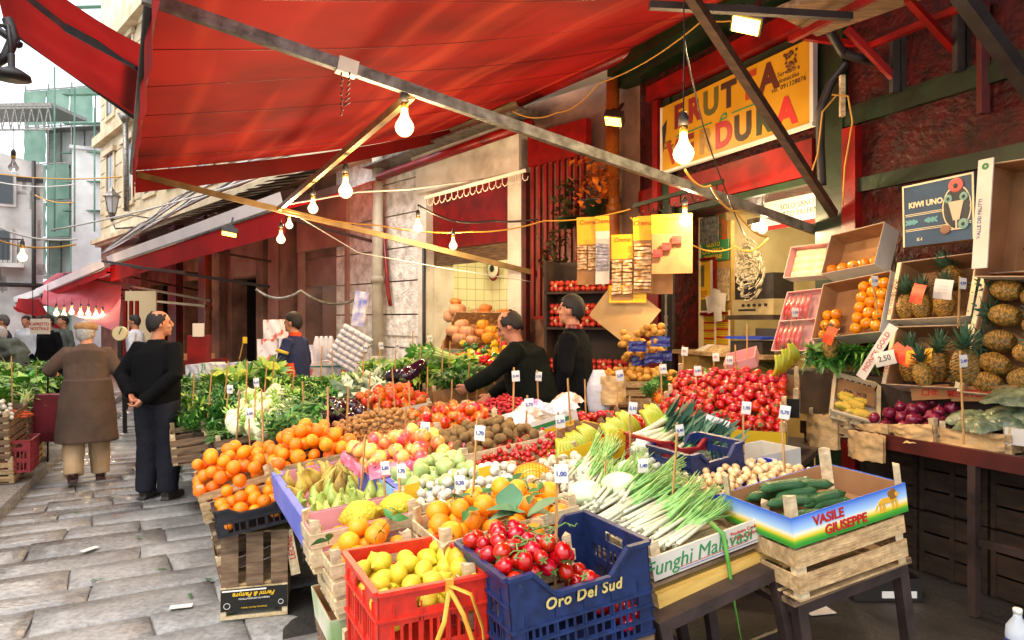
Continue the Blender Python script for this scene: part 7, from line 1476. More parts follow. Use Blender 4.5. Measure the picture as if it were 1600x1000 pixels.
# oranges by the shop door
fr = frame(pd(1010, 634, 5.2), pd(1110, 622, 5.0), 12); wood_crate(fr, .4, .12, 'crate of leafy mandarins before the shop door', ns=2, m=wood_pale)
heap(fr, .4, ORANGE, .043, dome(fr[1], .4, .01, .08, .1), 34, 'mandarin with leaves in the crate before the shop door', 'mandarin', 'mandarins by the door', depth=2, seed=34, floor=-.1)
for k in range(14): HERB[0].put(fr[0] @ Matrix.Translation((rnd(0, fr[1]), rnd(0, .4), .08)) @ Euler((rnd(-1, 1), rnd(-1, 1), k)).to_matrix().to_4x4() @ Matrix.Scale(.5, 4), 'small dark leaf sprig among the mandarins', 'leaf sprig', 'sprigs among the mandarins')
fr = frame(pd(1110, 618, 5.2), pd(1160, 606, 5.1), 15); card_box(fr, .4, .08, 'white lined tray between mandarins and vine tomatoes', white_p, white_p); card_box((fr[0] @ Matrix.Translation((.1, .35, .1)), fr[1]), .3, .08, 'pink lined tray of dried goods below the counter', pinkp, pinkp)
for k in range(3): BANANA.put(Matrix.Translation(pd(1212+k*10, 552-k*9, 5.0)) @ Euler((R(50), R(-10), R(20))).to_matrix().to_4x4() @ Matrix.Scale(.75, 4), 'yellow banana bunch behind the vine tomatoes', 'banana bunch', 'bananas behind the tomatoes')
for k in range(10): CHARD[k % 2].put(Matrix.Translation(pd(1270+(k % 5)*22, 552+(k//5)*14, 5.1-.12*(k % 5)*.6)) @ Euler((R(20), 0, k)).to_matrix().to_4x4() @ Matrix.Scale(.5, 4), 'dark leafy bunch behind the printed tomato boxes', 'greens', 'greens behind the tomato boxes')
# clock, scale in the niche
o = thing('wall_clock', 'oval white and red wall clock on the yellow tiles', 'clock', FW @ Matrix.Translation((on(FW, 771, 420, 1.3)[0], 1.3, on(FW, 771, 420, 1.3)[1]))); w = MB(); w.ell((0, 0, 0), (.16, .03, .22), 24); w.build('rim', red_p, o); w = MB(); w.ell((0, -.015, 0), (.14, .025, .17), 24); w.build('face', white_p, o); w = MB(); w.ell((0, -.03, .0), (.07, .02, .07), 16); w.beam((0, -.045, 0), (0, -.045, .1), .008); w.beam((0, -.045, 0), (.07, -.045, -.03), .008); w.build('clock_hands', ink_k, o)
o = thing('wall_scale', 'small cream kitchen scale on the niche wall', 'scale', FW @ Matrix.Translation((on(FW, 737, 430, 1.3)[0], 1.3, on(FW, 737, 432, 1.3)[1]))); w = MB(); w.bb((-.1, -.1, -.12), (.1, .05, .05)); w.bb((-.12, -.14, .07), (.12, .08, .09)); w.build('body', wstone, o)
# ------------------------------------------------------------------ price stakes
NEAR = ['leaning beside the', 'standing in the']
ST = [(324, 654, 330, 588, 0, 6.0, 'left greens'), (350, 620, 356, 570, 0, 6.3, 'left greens, farther back'), (352, 648, 358, 600, 1, 5.6, 'radicchio by the fennel'), (368, 698, 374, 618, 0, 4.9, 'green beans'), (374, 554, 382, 526, 'y', 7.6, 'cauliflowers'), (384, 620, 386, 570, 0, 5.8, 'fennel heap'), (398, 652, 399, 588, 1, 5.2, 'middle of the fennel'), (392, 720, 388, 634, 1, 4.6, 'left orange heap'), (412, 720, 409, 620, 0, 4.5, 'gap by the orange heap'),
 (424, 610, 428, 564, 0, 6.6, 'cauliflower edge'), (454, 630, 459, 584, 0, 5.9, 'herbs'), (476, 666, 473, 604, 0, 4.9, 'dark herbs'), (513, 710, 512, 616, 0, 4.2, 'orange heap right end'), (520, 612, 519, 554, 0, 6.6, 'lettuces'), (540, 700, 544, 614, 0, 4.3, 'oranges beside the pears'), (566, 612, 569, 534, 1, 6.4, 'wrapped lettuces'), (573, 658, 578, 590, 0, 5.1, 'aubergines'), (620, 668, 613, 582, 0, 5.0, 'ribbed tomatoes'), (616, 600, 619, 532, 1, 6.6, 'pale lettuces'),
 (644, 560, 645, 522, 0, 7.6, 'back lettuces'), (668, 568, 670, 522, 1, 7.4, 'celery'), (690, 600, 692, 538, 0, 6.6, 'green tub'), (667, 640, 668, 580, 0, 5.8, 'lettered tomato box'), (642, 678, 639, 604, 0, 4.8, 'walnuts'), (636, 710, 634, 640, 0, 4.2, 'apples'), (673, 740, 660, 656, 1, 3.7, 'apples and pale pears'), (729, 638, 733, 572, 0, 5.6, 'brown box'), (746, 700, 747, 644, 0, 4.5, 'kiwis'), (744, 628, 747, 580, 'r', 5.7, 'reaching hand'), (773, 620, 773, 564, 0, 5.9, 'bent man'),
 (801, 682, 803, 574, 1, 4.5, 'wrapped packs'), (815, 620, 816, 570, 1, 5.8, 'radish crate'), (819, 720, 824, 618, 1, 3.9, 'cherry tomatoes'), (842, 646, 839, 578, 1, 5.2, 'white tray'), (866, 740, 872, 644, 1, 3.6, 'cherry tomatoes, right end'), (896, 730, 888, 606, 0, 4.0, 'bananas'), (964, 670, 965, 574, 1, 4.4, 'big tomatoes, back'), (986, 775, 984, 620, 1, 3.4, 'big tomatoes, front'), (1034, 638, 1033, 566, 1, 5.1, 'mandarins'), (1055, 742, 1058, 660, 1, 3.5, 'navy crate by the leeks'),
 (1067, 600, 1067, 540, 'r', 5.6, 'mandarins, left end'), (1089, 628, 1087, 570, 1, 5.0, 'mandarin sprigs'), (1114, 594, 1116, 550, 'r', 5.6, 'shop counter'), (1134, 610, 1137, 554, 1, 5.4, 'white lined tray'), (1151, 608, 1149, 546, 0, 5.4, 'vine tomatoes, back left'), (1162, 738, 1161, 622, 2, 3.3, 'leeks'), (1228, 748, 1220, 628, 3, 3.0, 'small golden onions'), (1228, 550, 1240, 478, 1, 5.2, 'bananas behind the tomatoes'), (1168, 580, 1167, 514, 0, 5.6, 'top of the vine tomatoes'),
 (867, 915, 871, 715, 4, 2.2, 'plum tomatoes'), (733, 850, 746, 654, 1, 2.7, 'centre oranges'), (692, 842, 716, 738, 1, 2.75, 'oranges behind the lemons'), (628, 850, 623, 718, 1, 2.85, 'citrons'), (604, 790, 598, 718, 1, 3.0, 'green pears'), (562, 770, 570, 690, 0, 3.3, 'russet pears'), (1048, 800, 1057, 690, 0, 2.75, 'spring onions'), (992, 775, 1000, 715, 5, 2.9, 'mushrooms'), (1506, 680, 1500, 548, 1, 3.9, 'red onions'), (1372, 480, 1362, 430, 1, 4.7, 'persimmons'), (1497, 500, 1500, 432, 6, 4.3, 'pineapples')]
ST += [(300, 652, 303, 590, 0, 6.5, 'left end of the greens'), (410, 640, 416, 580, 0, 6.2, 'fennel and cauliflower gap'), (500, 606, 503, 548, 0, 7.0, 'bunches before the man in navy'), (592, 596, 594, 532, 1, 7.1, 'far lettuce row'), (655, 606, 657, 548, 0, 6.7, 'lettuces left of the tub'), (704, 656, 706, 600, 0, 5.4, 'ribbed tomatoes behind the kiwis'), (780, 566, 783, 512, 1, 7.6, 'peppers'), (700, 596, 703, 540, 0, 6.9, 'parsley'), (590, 690, 593, 628, 0, 4.6, 'almonds'), (916, 660, 914, 600, 0, 4.9, 'bananas, back'), (940, 800, 946, 728, 0, 3.0, 'pale cabbages')]
def stake(x0, y0, x1_, y1_, k, Y, lab):
    a = pd(x0, y0, Y); b = a+(pd(x1_, y1_, Y-.02)-a)*(1.0 if k else 1.12); o = thing('price_stake', 'thin wooden %s at the %s' % ('stake without card' if not k else 'stake with a price card', lab), 'price stake', Matrix.Translation(a), 'wooden price stakes'); w = MB(); d = b-a; h = .0055 if Y < 3.5 else .0065
    w.beam((0, 0, -.05), d, h*1.5, h); w.build('stick', stick_m, o)
    if k:
        m = {'y': ink_y, 'r': white_p}.get(k, white_p); t_ = {2: '1,95', 3: '0,70', 4: '1,00', 5: '1,40', 6: '4,99', 'r': '€1', 'y': ''}.get(k, '%d,%d0' % (rnd(0, 3), rnd(1, 9))); s = 1 if Y > 3.5 else .85
        ww, hh = .05*s, .068*s; q = MB(); q.grid(lambda u, v: V(((u-.5)*ww, -.003*math.sin(PI*v), (v-.5)*hh)), 1, 3)
        rz = rnd(-.5, .3); Mq = Matrix.Translation(d*.93-V((-.012, .008, hh*.35))) @ Euler((0, rnd(-.15, .15), rz)).to_matrix().to_4x4(); c = q.build('price_card', m, o, Mq)
        if t_: text(t_, .024*s, ink_r if k == 'r' else ink_b, c, up(0, -.0045, 0), ext=.0003, off=.0006); 
for s_ in ST: stake(*s_)
card_at(pd(1117, 670, 3.6), .12, .12, white_p, 'white square price card reading 0,89 on the navy crate', (0, R(18), R(-10)), '0,89', ink_b, .05, 'price card', nm='price_card')
card_at(pd(1005, 704, 3.4), .09, .1, white_p, 'white square price card reading 1,40 below the big tomatoes', (0, R(12), R(-10)), '1,40', ink_b, .035, 'price card', nm='price_card')
# ------------------------------------------------------------------ people
skin = mat('skin', 'c98a68', 'b87858', rough=.5, scale=6, sss=.1); eye_m = mat('eye_dark', '1a1210', rough=.2)
def remesh(o, vs, sm=4):
    m = o.modifiers.new('r', 'REMESH'); m.mode = 'VOXEL'; m.voxel_size = vs; m.use_smooth_shade = True
    s = o.modifiers.new('s', 'SMOOTH'); s.factor = .5; s.iterations = sm; return o
def fold(o, st=.012, sc=.12):
    t_ = bpy.data.textures.get('folds') or bpy.data.textures.new('folds', 'CLOUDS'); t_.noise_scale = .16; t_.noise_depth = 3
    d = o.modifiers.new('f', 'DISPLACE'); d.texture = t_; d.strength = st; d.mid_level = .5; d.texture_coords = 'LOCAL'
DJ = dict(pel=(0, 0, .95), wai=(0, 0, 1.08), che=(0, .01, 1.28), nek=(0, 0, 1.46), hed=(0, .03, 1.62), shL=(-.17, 0, 1.385), shR=(.17, 0, 1.385), elL=(-.25, -.03, 1.13), elR=(.25, -.03, 1.13), wrL=(-.27, .05, .88), wrR=(.27, .05, .88),
          kL=(-.1, .03, .5), kR=(.1, .03, .5), aL=(-.11, 0, .09), aR=(.11, 0, .09))
def person(M, label, J={}, top=None, bot=None, shoe=None, hair='dark', hairfn=None, face=0, tilt=0, coat=None, girth=1.0, collar=None, fat=0, lo=False, cap=None, topz=.95, nod=0, curl=.6, extra=None):
    j = {k: V(v) for k, v in {**DJ, **J}.items()}; o = thing('person', label, 'person', M); vx = .014 if lo else .007
    b = MB(); X = (1, 0, 0)
    b.tube([j['pel']-V((0, 0, .1)), j['pel'], j['wai'], j['che'], j['nek']-V((0, 0, .05)), j['nek']], [(.10, .08), (.15, .11), (.135, .1), (.16, .115), (.12, .08), (.06, .06)], 14, side=X)
    b.tube([j['nek']-V((0, 0, .04)), j['nek']+(j['hed']-j['nek'])*.6], [.06, .055], 12)
    hands = []
    for s, a in ((-1, 'L'), (1, 'R')):
        sh, el, wr = j['sh'+a], j['el'+a], j['wr'+a]; b.tube([sh, sh.lerp(el, .5), el, el.lerp(wr, .4), wr], [.05, .045, .038, .036, .026], 10)
        hp = V((s*.09, 0, .93))+(j['pel']-V((0, 0, .95))); k, an = j['k'+a], j['a'+a]; b.tube([hp, hp.lerp(k, .5), k, k.lerp(an, .35), an], [.085, .075, .055, .055, .038], 12)
        b.tube([an-V((0, .03, .03)), an+V((0, .1, -.05)), an+V((0, .16, -.06))], [.035, .035, .025], 10)
        d = (wr-el).normalized(); q = d.cross(V((0, 1, 0))); q = (q.normalized() if q.length > .1 else V((1, 0, 0))); nn = q.cross(d)
        b.tube([wr, wr+d*.045, wr+d*.085], [(.026, .015), (.04, .016), (.038, .014)], 10, side=nn)
        for i, (off, ln) in enumerate([(-.028, .065), (-.01, .078), (.009, .074), (.027, .058)]):
            p = wr+d*.08+nn*off; e1 = (d*math.cos(curl*.6)-q*s*math.sin(curl*.6)); e2 = (d*math.cos(curl*1.5)-q*s*math.sin(curl*1.5))
            b.tube([p-d*.02, p, p+e1*ln*.5, p+e1*ln*.5+e2*ln*.5], [.009, .009, .008, .0065], 7)
        p = wr+d*.03+nn*.03; b.tube([p, p+(nn*.8+d)*.03, p+(nn*.4+d)*.06], [.011, .01, .008], 7)
    Hm = Matrix.Translation(j['hed']) @ Euler((R(-nod), R(tilt), R(face))).to_matrix().to_4x4()
    hb = MB(); hb.ell((0, -.01, .01), (.076, .096, .11), 20); hb.ell((0, .035, -.05), (.054, .06, .066), 16); hb.tube([(0, .082, .03), (0, .105, -.005), (0, .108, -.018), (0, .088, -.024)], [(.01, .01), (.013, .013), (.016, .012), (.01, .008)], 8)
    for s in (-1, 1): hb.ell((s*.08, -.008, -.006), (.012, .022, .034), 10); hb.ell((s*.035, .06, -.025), (.025, .025, .022), 10); hb.tube([(s*.012, .082, .034), (s*.05, .07, .034)], .009, 6)
    hb.tube([(-.022, .088, -.052), (0, .095, -.05), (.022, .088, -.052)], .007, 6); hb.ell((0, .072, -.09), (.026, .024, .022), 10)
    b.add([tuple(p) for p in hb.v], hb.f, 0, True, Hm)
    body = remesh(b.build('body', skin, o), vx, 3)
    if not lo:
        w = MB()
        for s in (-1, 1): w.ell((s*.032, .078, .012), (.012, .008, .007), 8)
        w.build('eyes', eye_m, o, Hm); w = MB()
        for s in (-1, 1): w.tube([(s*.014, .092, .036), (s*.034, .09, .042), (s*.052, .078, .036)], .004, 5)
        w.build('eyebrows', mat('hair_dark', '1c1512', rough=.7), o, Hm)
    hm = {'dark': mat('hair_dark', '1c1512', '2c211b', rough=.6, scale=40, bump=2), 'grey': mat('hair_grey', '6a645e', '3c3835', rough=.6, scale=50, bump=2), 'white': mat('hair_white', 'b9b4ae', '8f8a84', rough=.6, scale=40)}[hair]
    hf = hairfn or (lambda x, y, z: z > .062+.3*max(0, y-.03) or (y < .045 and z > .03) or (y < .012 and z > .012) or (y < -.028 and z > -.045) or (y < -.06 and z > -.07))
    w = MB(); n1, n2 = 28, 18; c0 = V((0, -.012, .012)); vs = []
    for i in range(n2+1):
        a = PI*i/n2
        for k in range(n1):
            q = V((.083*math.sin(a)*math.cos(2*PI*k/n1), .104*math.sin(a)*math.sin(2*PI*k/n1), .119*math.cos(a))); vs.append(c0+q*(.955+.03*noise.noise(q*60)))
    fs = []
    for i in range(n2):
        for k in range(n1):
            f = (i*n1+k, i*n1+(k+1) % n1, (i+1)*n1+(k+1) % n1, (i+1)*n1+k); c = sum((vs[t] for t in f), V((0, 0, 0)))/4; c = c+V((0, .012, .014))*noise.noise(c*90)*2
            if hf(c.x, c.y, c.z): fs.append(f)
    w.add(vs, fs, 0, True); hr = w.build('hair', hm, o, Hm); sd_ = hr.modifiers.new('s', 'SOLIDIFY'); sd_.thickness = .012; sd_.offset = -1
    if cap:
        w = MB(); w.rev([(.088, .03), (.105, .05), (.11, .075), (.09, .105), (.05, .12), (.003, .123)], 22); w.v = [(x, y*1.12+(.0 if z < .06 else -.004), z) for x, y, z in w.v]
        w.grid(lambda u, v: V(((u-.5)*.15, .09+.05*v-.06*(u-.5)**2*4*.4, .045-.012*v)), 8, 3); w.build('cap', cap, o, Hm)
    g_ = girth
    if top:
        w = MB(); pz_ = j['pel'].z
        low = j['pel']+V((0, 0, topz-.95-.05)); f_ = fat
        w.tube([low, j['pel']+V((0, 0, .04)), j['wai'], j['che']-V((0, 0, .06)), j['che']+V((0, 0, .05)), j['nek']-V((0, 0, .06)), j['nek']+V((0, 0, .015))], [(.175*g_, .125*g_+f_*.7), (.18*g_, .135*g_+f_), (.175*g_, .13*g_+f_), (.185*g_, .135*g_+f_*.4), (.178*g_, .125*g_), (.125*g_, .098*g_), (.07, .07)], 20, side=X)
        for s, a in ((-1, 'L'), (1, 'R')):
            sh, el, wr = j['sh'+a], j['el'+a], j['wr'+a]
            w.tube([sh.lerp(j['nek'], .45)-V((0, 0, .05)), sh, sh.lerp(el, .5), el, el.lerp(wr, .5), wr+(wr-el)*.03], [.07*g_, .074*g_, .062*g_, .056*g_, .05*g_, .043*g_], 14)
        c_ = w.build('sweater' if not coat else 'coat', top, o)
        if coat:
            w2 = MB(); w2.tube([j['pel']+V((0, 0, .12)), j['pel']+V((0, .0, -.1)), V((0, -.0, coat+.2)), V((0, -.01, coat))], [(.19*g_, .15*g_), (.215*g_, .17*g_), (.235*g_, .2*g_), (.25*g_, .22*g_)], 22, side=X)
            c_.data = (lambda: (w.add([tuple(p) for p in w2.v], w2.f, 0, True), w.mesh('coat', top))[1])()
        remesh(c_, vx*1.4, 5); fold(c_, .02 if coat else .03, .09)
    if collar: w = MB(); w.rev([(.075, -.02), (.07, .02), (.064, .03)], 18, cap=False, M=Matrix.Translation(j['nek']+V((0, 0, .015)))); w.build('collar', collar, o)
    if bot:
        w = MB(); w.tube([j['pel']+V((0, 0, .07)), j['pel'], j['pel']-V((0, 0, .1))], [(.16*g_, .12*g_), (.175*g_, .135*g_), (.15*g_, .12*g_)], 18, side=X)
        for s, a in ((-1, 'L'), (1, 'R')):
            hp = V((s*.09, 0, .9))+(j['pel']-V((0, 0, .95))); k, an = j['k'+a], j['a'+a]; w.tube([hp, hp.lerp(k, .5), k, k.lerp(an, .5), an-V((0, 0, .02))], [.105*g_, .1*g_, .088*g_, .085*g_, .088], 14)
        remesh(w.build('trousers', bot, o), vx*1.4, 4); fold(o.children[-1] if False else COL.objects[-1], .022, .09)
    if shoe:
        for s, a in ((-1, 'L'), (1, 'R')):
            an = j['a'+a]; w = MB(); w.tube([an+V((0, -.05, -.045)), an+V((0, .02, -.04)), an+V((s*.01, .1, -.052)), an+V((s*.015, .19, -.062))], [(.04, .04), (.048, .045), (.05, .036), (.036, .024)], 12, side=X); w.ell(tuple(an+V((0, -.02, -.01))), (.045, .055, .05), 12); w.box(tuple(an+V((s*.008, .06, -.082))), (.085, .26, .016)); remesh(w.build('shoe', shoe, o), .008, 2)
    return o
def at(x, y, Y, rz): p = pd(x, 500, Y); return Matrix.Translation((p.x, p.y, 0)) @ Euler((0, 0, R(rz))).to_matrix().to_4x4()
brownc = mat('brown_coat_wool', '5c4636', '49382b', rough=.9, scale=3, bump=1, bscale=200); bk = mat('black_wool', '07080b', '0c0d10', spec=.15, rough=.9, scale=3, bump=1.5, bscale=160)
bald = lambda x, y, z: (x*x+(y+.02)**2+(z-.12)**2*.6 > .0048 and ((y < .0 and z > -.005) or (y < -.03 and z > -.06) or (y < .03 and .005 < z < .07)))
person(at(136, 0, 7.15, 33), 'elderly man walking away in a long brown overcoat and tan flat cap', dict(pel=(0, 0, .93), wai=(0, .04, 1.06), che=(0, .1, 1.24), nek=(0, .17, 1.39), hed=(.0, .24, 1.51), shL=(-.17, .12, 1.30), shR=(.17, .12, 1.30), elL=(-.33, .16, 1.14), elR=(.30, .05, 1.08), wrL=(-.30, .34, 1.1), wrR=(.38, .08, .84), aL=(-.12, -.12, .13), kL=(-.11, .02, .5), aR=(.12, .1, .09), kR=(.11, .12, .5)),
       brownc, mat('cream_trousers', 'c9a77c', 'b3926a', rough=.8, scale=4), mat('brown_leather', '4a2418', '32170f', rough=.3, scale=5), 'white', face=-25, coat=.42, girth=1.15, cap=mat('tan_cap', 'b58a58', '9a7246', rough=.85, scale=20, bump=1))
person(at(245, 0, 6.5, -8), 'balding man seen from behind in black jacket and jeans, hands clasped behind his back', dict(pel=(0, 0, .96), wai=(0, 0, 1.09), che=(0, -.01, 1.29), nek=(0, 0, 1.46), hed=(.02, .02, 1.615), elL=(-.27, -.12, 1.15), elR=(.27, -.12, 1.15), wrL=(-.10, -.22, .98), wrR=(.04, -.24, .94)),
       bk, mat('dark_jeans', '23242c', '191a22', spec=.2, rough=.85, scale=5, bump=1), mat('grey_brown_shoe', '3a322c', rough=.6), 'dark', bald, face=-48, girth=1.18, fat=.03, topz=.93, curl=1.0)
tshirt = mat('navy_sweater', '1d2c5a', '16224a', rough=.8, scale=3)
o = person(at(461, 0, 8.4, 78), 'man in a navy sweater with orange collar and side panel facing left', dict(elL=(-.25, .05, 1.15), wrL=(-.22, .26, 1.02), elR=(.25, -.02, 1.14), wrR=(.25, .12, .9)), tshirt, mat('dark_jeans', '31323c'), None, 'dark', face=0, girth=1.05, collar=mat('orange_cloth', 'd8481c', rough=.8), fat=.03)
w = MB(); w.tube([(-.245, .02, 1.30), (-.252, .03, 1.265)], .075, 16); w.build('yellow_band', mat('yellow_band', 'd8b83c', rough=.7), o); w = MB(); w.tube([(-.12, -.02, .95), (-.14, -.02, 1.15)], [.09, .06], 14); w.build('side_panel', MATS['orange_cloth'], o)
person(at(838, 0, 5.6, 78), 'balding man in dark green sweater bending left over the crates', dict(pel=(0, 0, 1.0), wai=(0, .02, 1.12), che=(0, .08, 1.31), nek=(0, .15, 1.47), hed=(0, .22, 1.6), shL=(-.18, .12, 1.41), shR=(.18, .12, 1.41), elL=(-.26, .3, 1.24), elR=(.25, .25, 1.15), wrL=(-.2, .5, 1.13), wrR=(.2, .42, 1.02), kL=(-.1, .0, .53), kR=(.1, .05, .53)),
       mat('dark_green_wool', '0a0e0a', '10150f', spec=.15, rough=.9, scale=3, bump=1.5, bscale=160), mat('dark_jeans', '31323c'), MATS['grey_brown_shoe'], 'dark', bald, nod=32, girth=1.22, fat=.05)
person(at(897, 0, 5.75, 68), 'dark haired man in black sweater with red collar standing upright, looking left', dict(pel=(0, 0, 1.07), wai=(0, 0, 1.19), che=(0, .01, 1.4), nek=(0, 0, 1.57), hed=(0, .03, 1.73), shL=(-.17, 0, 1.495), shR=(.17, 0, 1.495), elL=(-.26, 0, 1.24), elR=(.26, -.02, 1.22), wrL=(-.25, .1, 1.0), wrR=(.26, .05, .98), kL=(-.1, .02, .58), kR=(.1, .02, .58)),
       bk, MATS['dark_jeans'], MATS['grey_brown_shoe'], 'dark', None, girth=1.12, collar=red_p, fat=.02)
lo = dict(lo=True)
for x, Y, rz, lab, tp_, bt_, hr_, J in [(76, 12.5, 160, 'far man in a black coat facing the camera beside the white figure', bk, bk, 'dark', {}), (28, 11.5, 100, 'grey haired person in a green grey coat bending left', mat('green_grey_coat', '5a6258', '454c44', rough=.85), bk, 'white', dict(che=(0, .12, 1.2), nek=(0, .2, 1.33), hed=(0, .28, 1.42), shL=(-.19, .15, 1.3), shR=(.19, .15, 1.3), wrL=(-.2, .4, .95), wrR=(.2, .4, .95))),
    (6, 12.6, 120, 'person in a navy coat at the left edge of the street', mat('navy_coat', '27304a', '1c2338', rough=.85), bk, 'grey', {}), (42, 15.5, 180, 'person in a white coat far down the street', mat('white_coat', 'd6d9de', 'bcc0c8', rough=.8), bk, 'dark', {}), (212, 13.5, 95, 'far butcher in a white shirt facing left', MATS['white_coat'], bk, 'dark', {}),
    (100, 15, 150, 'far person in a grey jacket behind the hanging sign', MATS['green_grey_coat'], bk, 'dark', {}), (62, 17, 10, 'farthest person in a blue jacket', mat('blue_jacket', '35507a', rough=.8), bk, 'dark', {})]:
    person(at(x, 0, Y, rz), lab, J, tp_, bt_, None, hr_, lo=True, girth=1.12, topz=.85)
mb_ = MB(); mb_.loft([[(x*s_, y*s_, z) for x, y in ((-.16, -.1), (.16, -.1), (.16, .1), (-.16, .1))] for z, s_ in ((0, .9), (.1, 1.05), (.35, 1), (.5, .92))], sm=False)
o = thing('shopping_trolley', 'dark red cloth shopping trolley beside the brown overcoat', 'trolley', Matrix.Translation(pd(84, 500, 7.6)-V((0, 0, H0-.35)))); mb_.build('bag', mat('maroon_cloth', '7a1c26', '5a121a', rough=.7, scale=4), o); w = MB(); w.tube([(-.13, .1, -.3), (-.13, .1, .7), (.13, .1, .7), (.13, .1, -.3)], .01, 6); w.build('handle', dark_m, o)
for s in (-1, 1): w = MB(); w.tube([(s*.17, .1, -.27), (s*.19, .1, -.27)], .08, 14); w.build('wheel', dark_m, o)
# ------------------------------------------------------------------ paper goods stall behind, far stalls
tp = mat('tissue_pack', 'dcdae2', 'c2c8da', rough=.3, scale=7, bump=1); tp2 = mat('printed_pack', 'e2dfe6', 'd8705a', rough=.35, scale=9, lo=.55, hi=.62); tp3 = mat('green_striped_pack', 'e8e8e2', '6fb08a', rough=.35, scale=8, stretch=(4, 4, .3), lo=.55, hi=.6)
tfr = frame(pd(282, 590, 9.6), pd(560, 588, 9.0)); tw = tfr[1]
o = thing('rack_table', 'blue metal rack table holding white paper goods', 'rack', tfr[0]); w = MB(); w.bb((0, 0, -.02), (tw, .8, 0)); w.bb((tw*.55, 0, -.25), (tw, .8, -.23)); w.build('top', white_p, o); w = MB(); w.bb((0, -.02, -.03), (tw, 0, .0)); w.bb((tw*.55, -.02, .12), (tw, 0, .14)); w.bb((tw*.55, -.02, -.27), (tw, 0, -.24)); w.build('rails', mat('teal_metal', '3f8f98', '2f7078', rough=.4, scale=4), o)
for x in (0, tw*.5, tw-.04): w = MB(); w.bb((x, 0, -.85), (x+.04, .04, -.02)); w.build('leg', dark_m, o)
def pk_(x, z, w_, h_, m, lab, y=.1, ry=0, d=.2):
    q = MB(); q.grid(lambda u, v: V((w_*u, -.012*math.sin(PI*u*3)*math.sin(PI*v*2)-.001, h_*v)), 12, 8); q.bb((0, .012, 0), (w_, d, h_)); return tag(q.build('paper_pack', m, None, tfr[0] @ Matrix.Translation((x, y, z)) @ Euler((0, R(ry), 0)).to_matrix().to_4x4()), lab, 'paper pack', 'packs of paper goods')
for k in range(9): pk_(.05+k*.21, 0, .2, .17+.02*(k % 2), [tp, tp3, tp2][k % 3], 'small pack of tissues in the low front row of the paper stall', y=.04, d=.3)
for x, z, a, b, m, y in [(1.02, .2, .3, .3, tp2, .25), (1.35, .2, .22, .3, tp, .25), (1.12, .5, .26, .26, tp2, .25), (1.55, .0, .3, .4, tp, .35), (1.28, 0, .3, .2, tp, .3)]: pk_(x, z, a, b, m, 'printed white paper pack stacked left of the man in navy', y=y)
for k in range(4):
    w = MB(); w.rev([(.05, 0), (.05, .26), (.03, .34), (.018, .37)], 10); tag(w.build('bottle', tp, None, tfr[0] @ Matrix.Translation((tw*.72+.07*k, .3, .15))), 'white detergent bottle right of the man in navy', 'bottle', 'white bottles')
for k in range(4): pk_(tw*.78+.12*(k % 2)-.1*(k//2), .0-.23*(k//2), .4, .2, tp if k % 2 else tp2, 'white wrapped pack lying on the blue rack', y=.02, d=.3)
q = MB()
for i in range(5):
    for k in range(7): q.tube([(.1*i, -.0, .085*k), (.1*i+.095, 0, .085*k)], .041, 10)
tag(q.build('toilet_roll_pack', tp, None, Matrix.Translation(pd(512, 556, 8.9)) @ Euler((R(-6), R(28), R(-12))).to_matrix().to_4x4() @ Matrix.Scale(.85, 4)), 'large tilted pack of white rolls leaning right of the man in navy', 'toilet roll pack')
tag(MB().bb((0, 0, 0), (.16, .1, .45)).build('paper_pack', mat('colour_pack', 'e2dfe8', '5a6ac8', rough=.3, scale=8), None, Matrix.Translation(pd(548, 508, 9.1)) @ Euler((0, R(8), 0)).to_matrix().to_4x4()), 'tall blue and red printed pack on top of the tilted roll pack', 'paper pack')
# far produce / meat stalls on the right side of the street
for k, (x1_, x2_, y, Y, m, lab) in enumerate([(192, 285, 563, 12.2, red_p, 'far red stall table with trays between the two men and the front'), (190, 240, 590, 10.3, wood_old, 'low stall table with bottles beyond the balding man')]):
    fr = frame(pd(x1_, y, Y), pd(x2_, y, Y-1)); o = thing('stall_table', lab, 'table', fr[0]); w = MB(); w.bb((0, 0, -.12), (fr[1], .8, 0)); w.build('table_top', m, o); w = MB(); 
    for x in (0, fr[1]-.05): w.bb((x, 0, -.85), (x+.05, .05, -.12))
    w.bb((0, .7, -.85), (fr[1], .75, -.12)); w.build('trestle', dark_m, o)
    for i in range(6):
        fx_ = (fr[0] @ Matrix.Translation((.02+i*fr[1]/6, .1+.25*(i % 2), .09)), fr[1]/6-.03)
        if k == 0: card_box(fx_, .22, .09, 'small tray of red goods on the far red table', card, mat('red_goods', 'b83020', 'e0a080', rough=.4, scale=30), grp='trays on the far red table')
        else: w = MB(); w.rev([(.03, -.09), (.03, .06), (.012, .1), (.012, .13)], 10); tag(w.build('bottle', [tp, mat('blue_bottle', '3a56a0', rough=.2)][i % 2], None, fx_[0]), 'small bottle on the low far table', 'bottle', 'far bottles')
o = thing('hanging_sign', 'cream board lettered in red hanging over the far crowd', 'sign', Matrix.Translation(pd(62, 510, 12)) @ Euler((0, 0, R(-10))).to_matrix().to_4x4()); w = MB(); w.bb((-.19, 0, -.13), (.19, .02, .13)); w.build('board', mat('cream_board', 'd8cab8', rough=.7), o); text('CAPRETTO\nNOSTRALE', .075, ink_r, o, up(0, -.002, 0), off=.001); w = MB(); w.beam((-.15, .01, .13), (-.15, .01, .7), .008); w.build('cord', dark_m, o); w = MB(); w.beam((.15, .01, .13), (.15, .01, .7), .008); w.build('cord', dark_m, o)
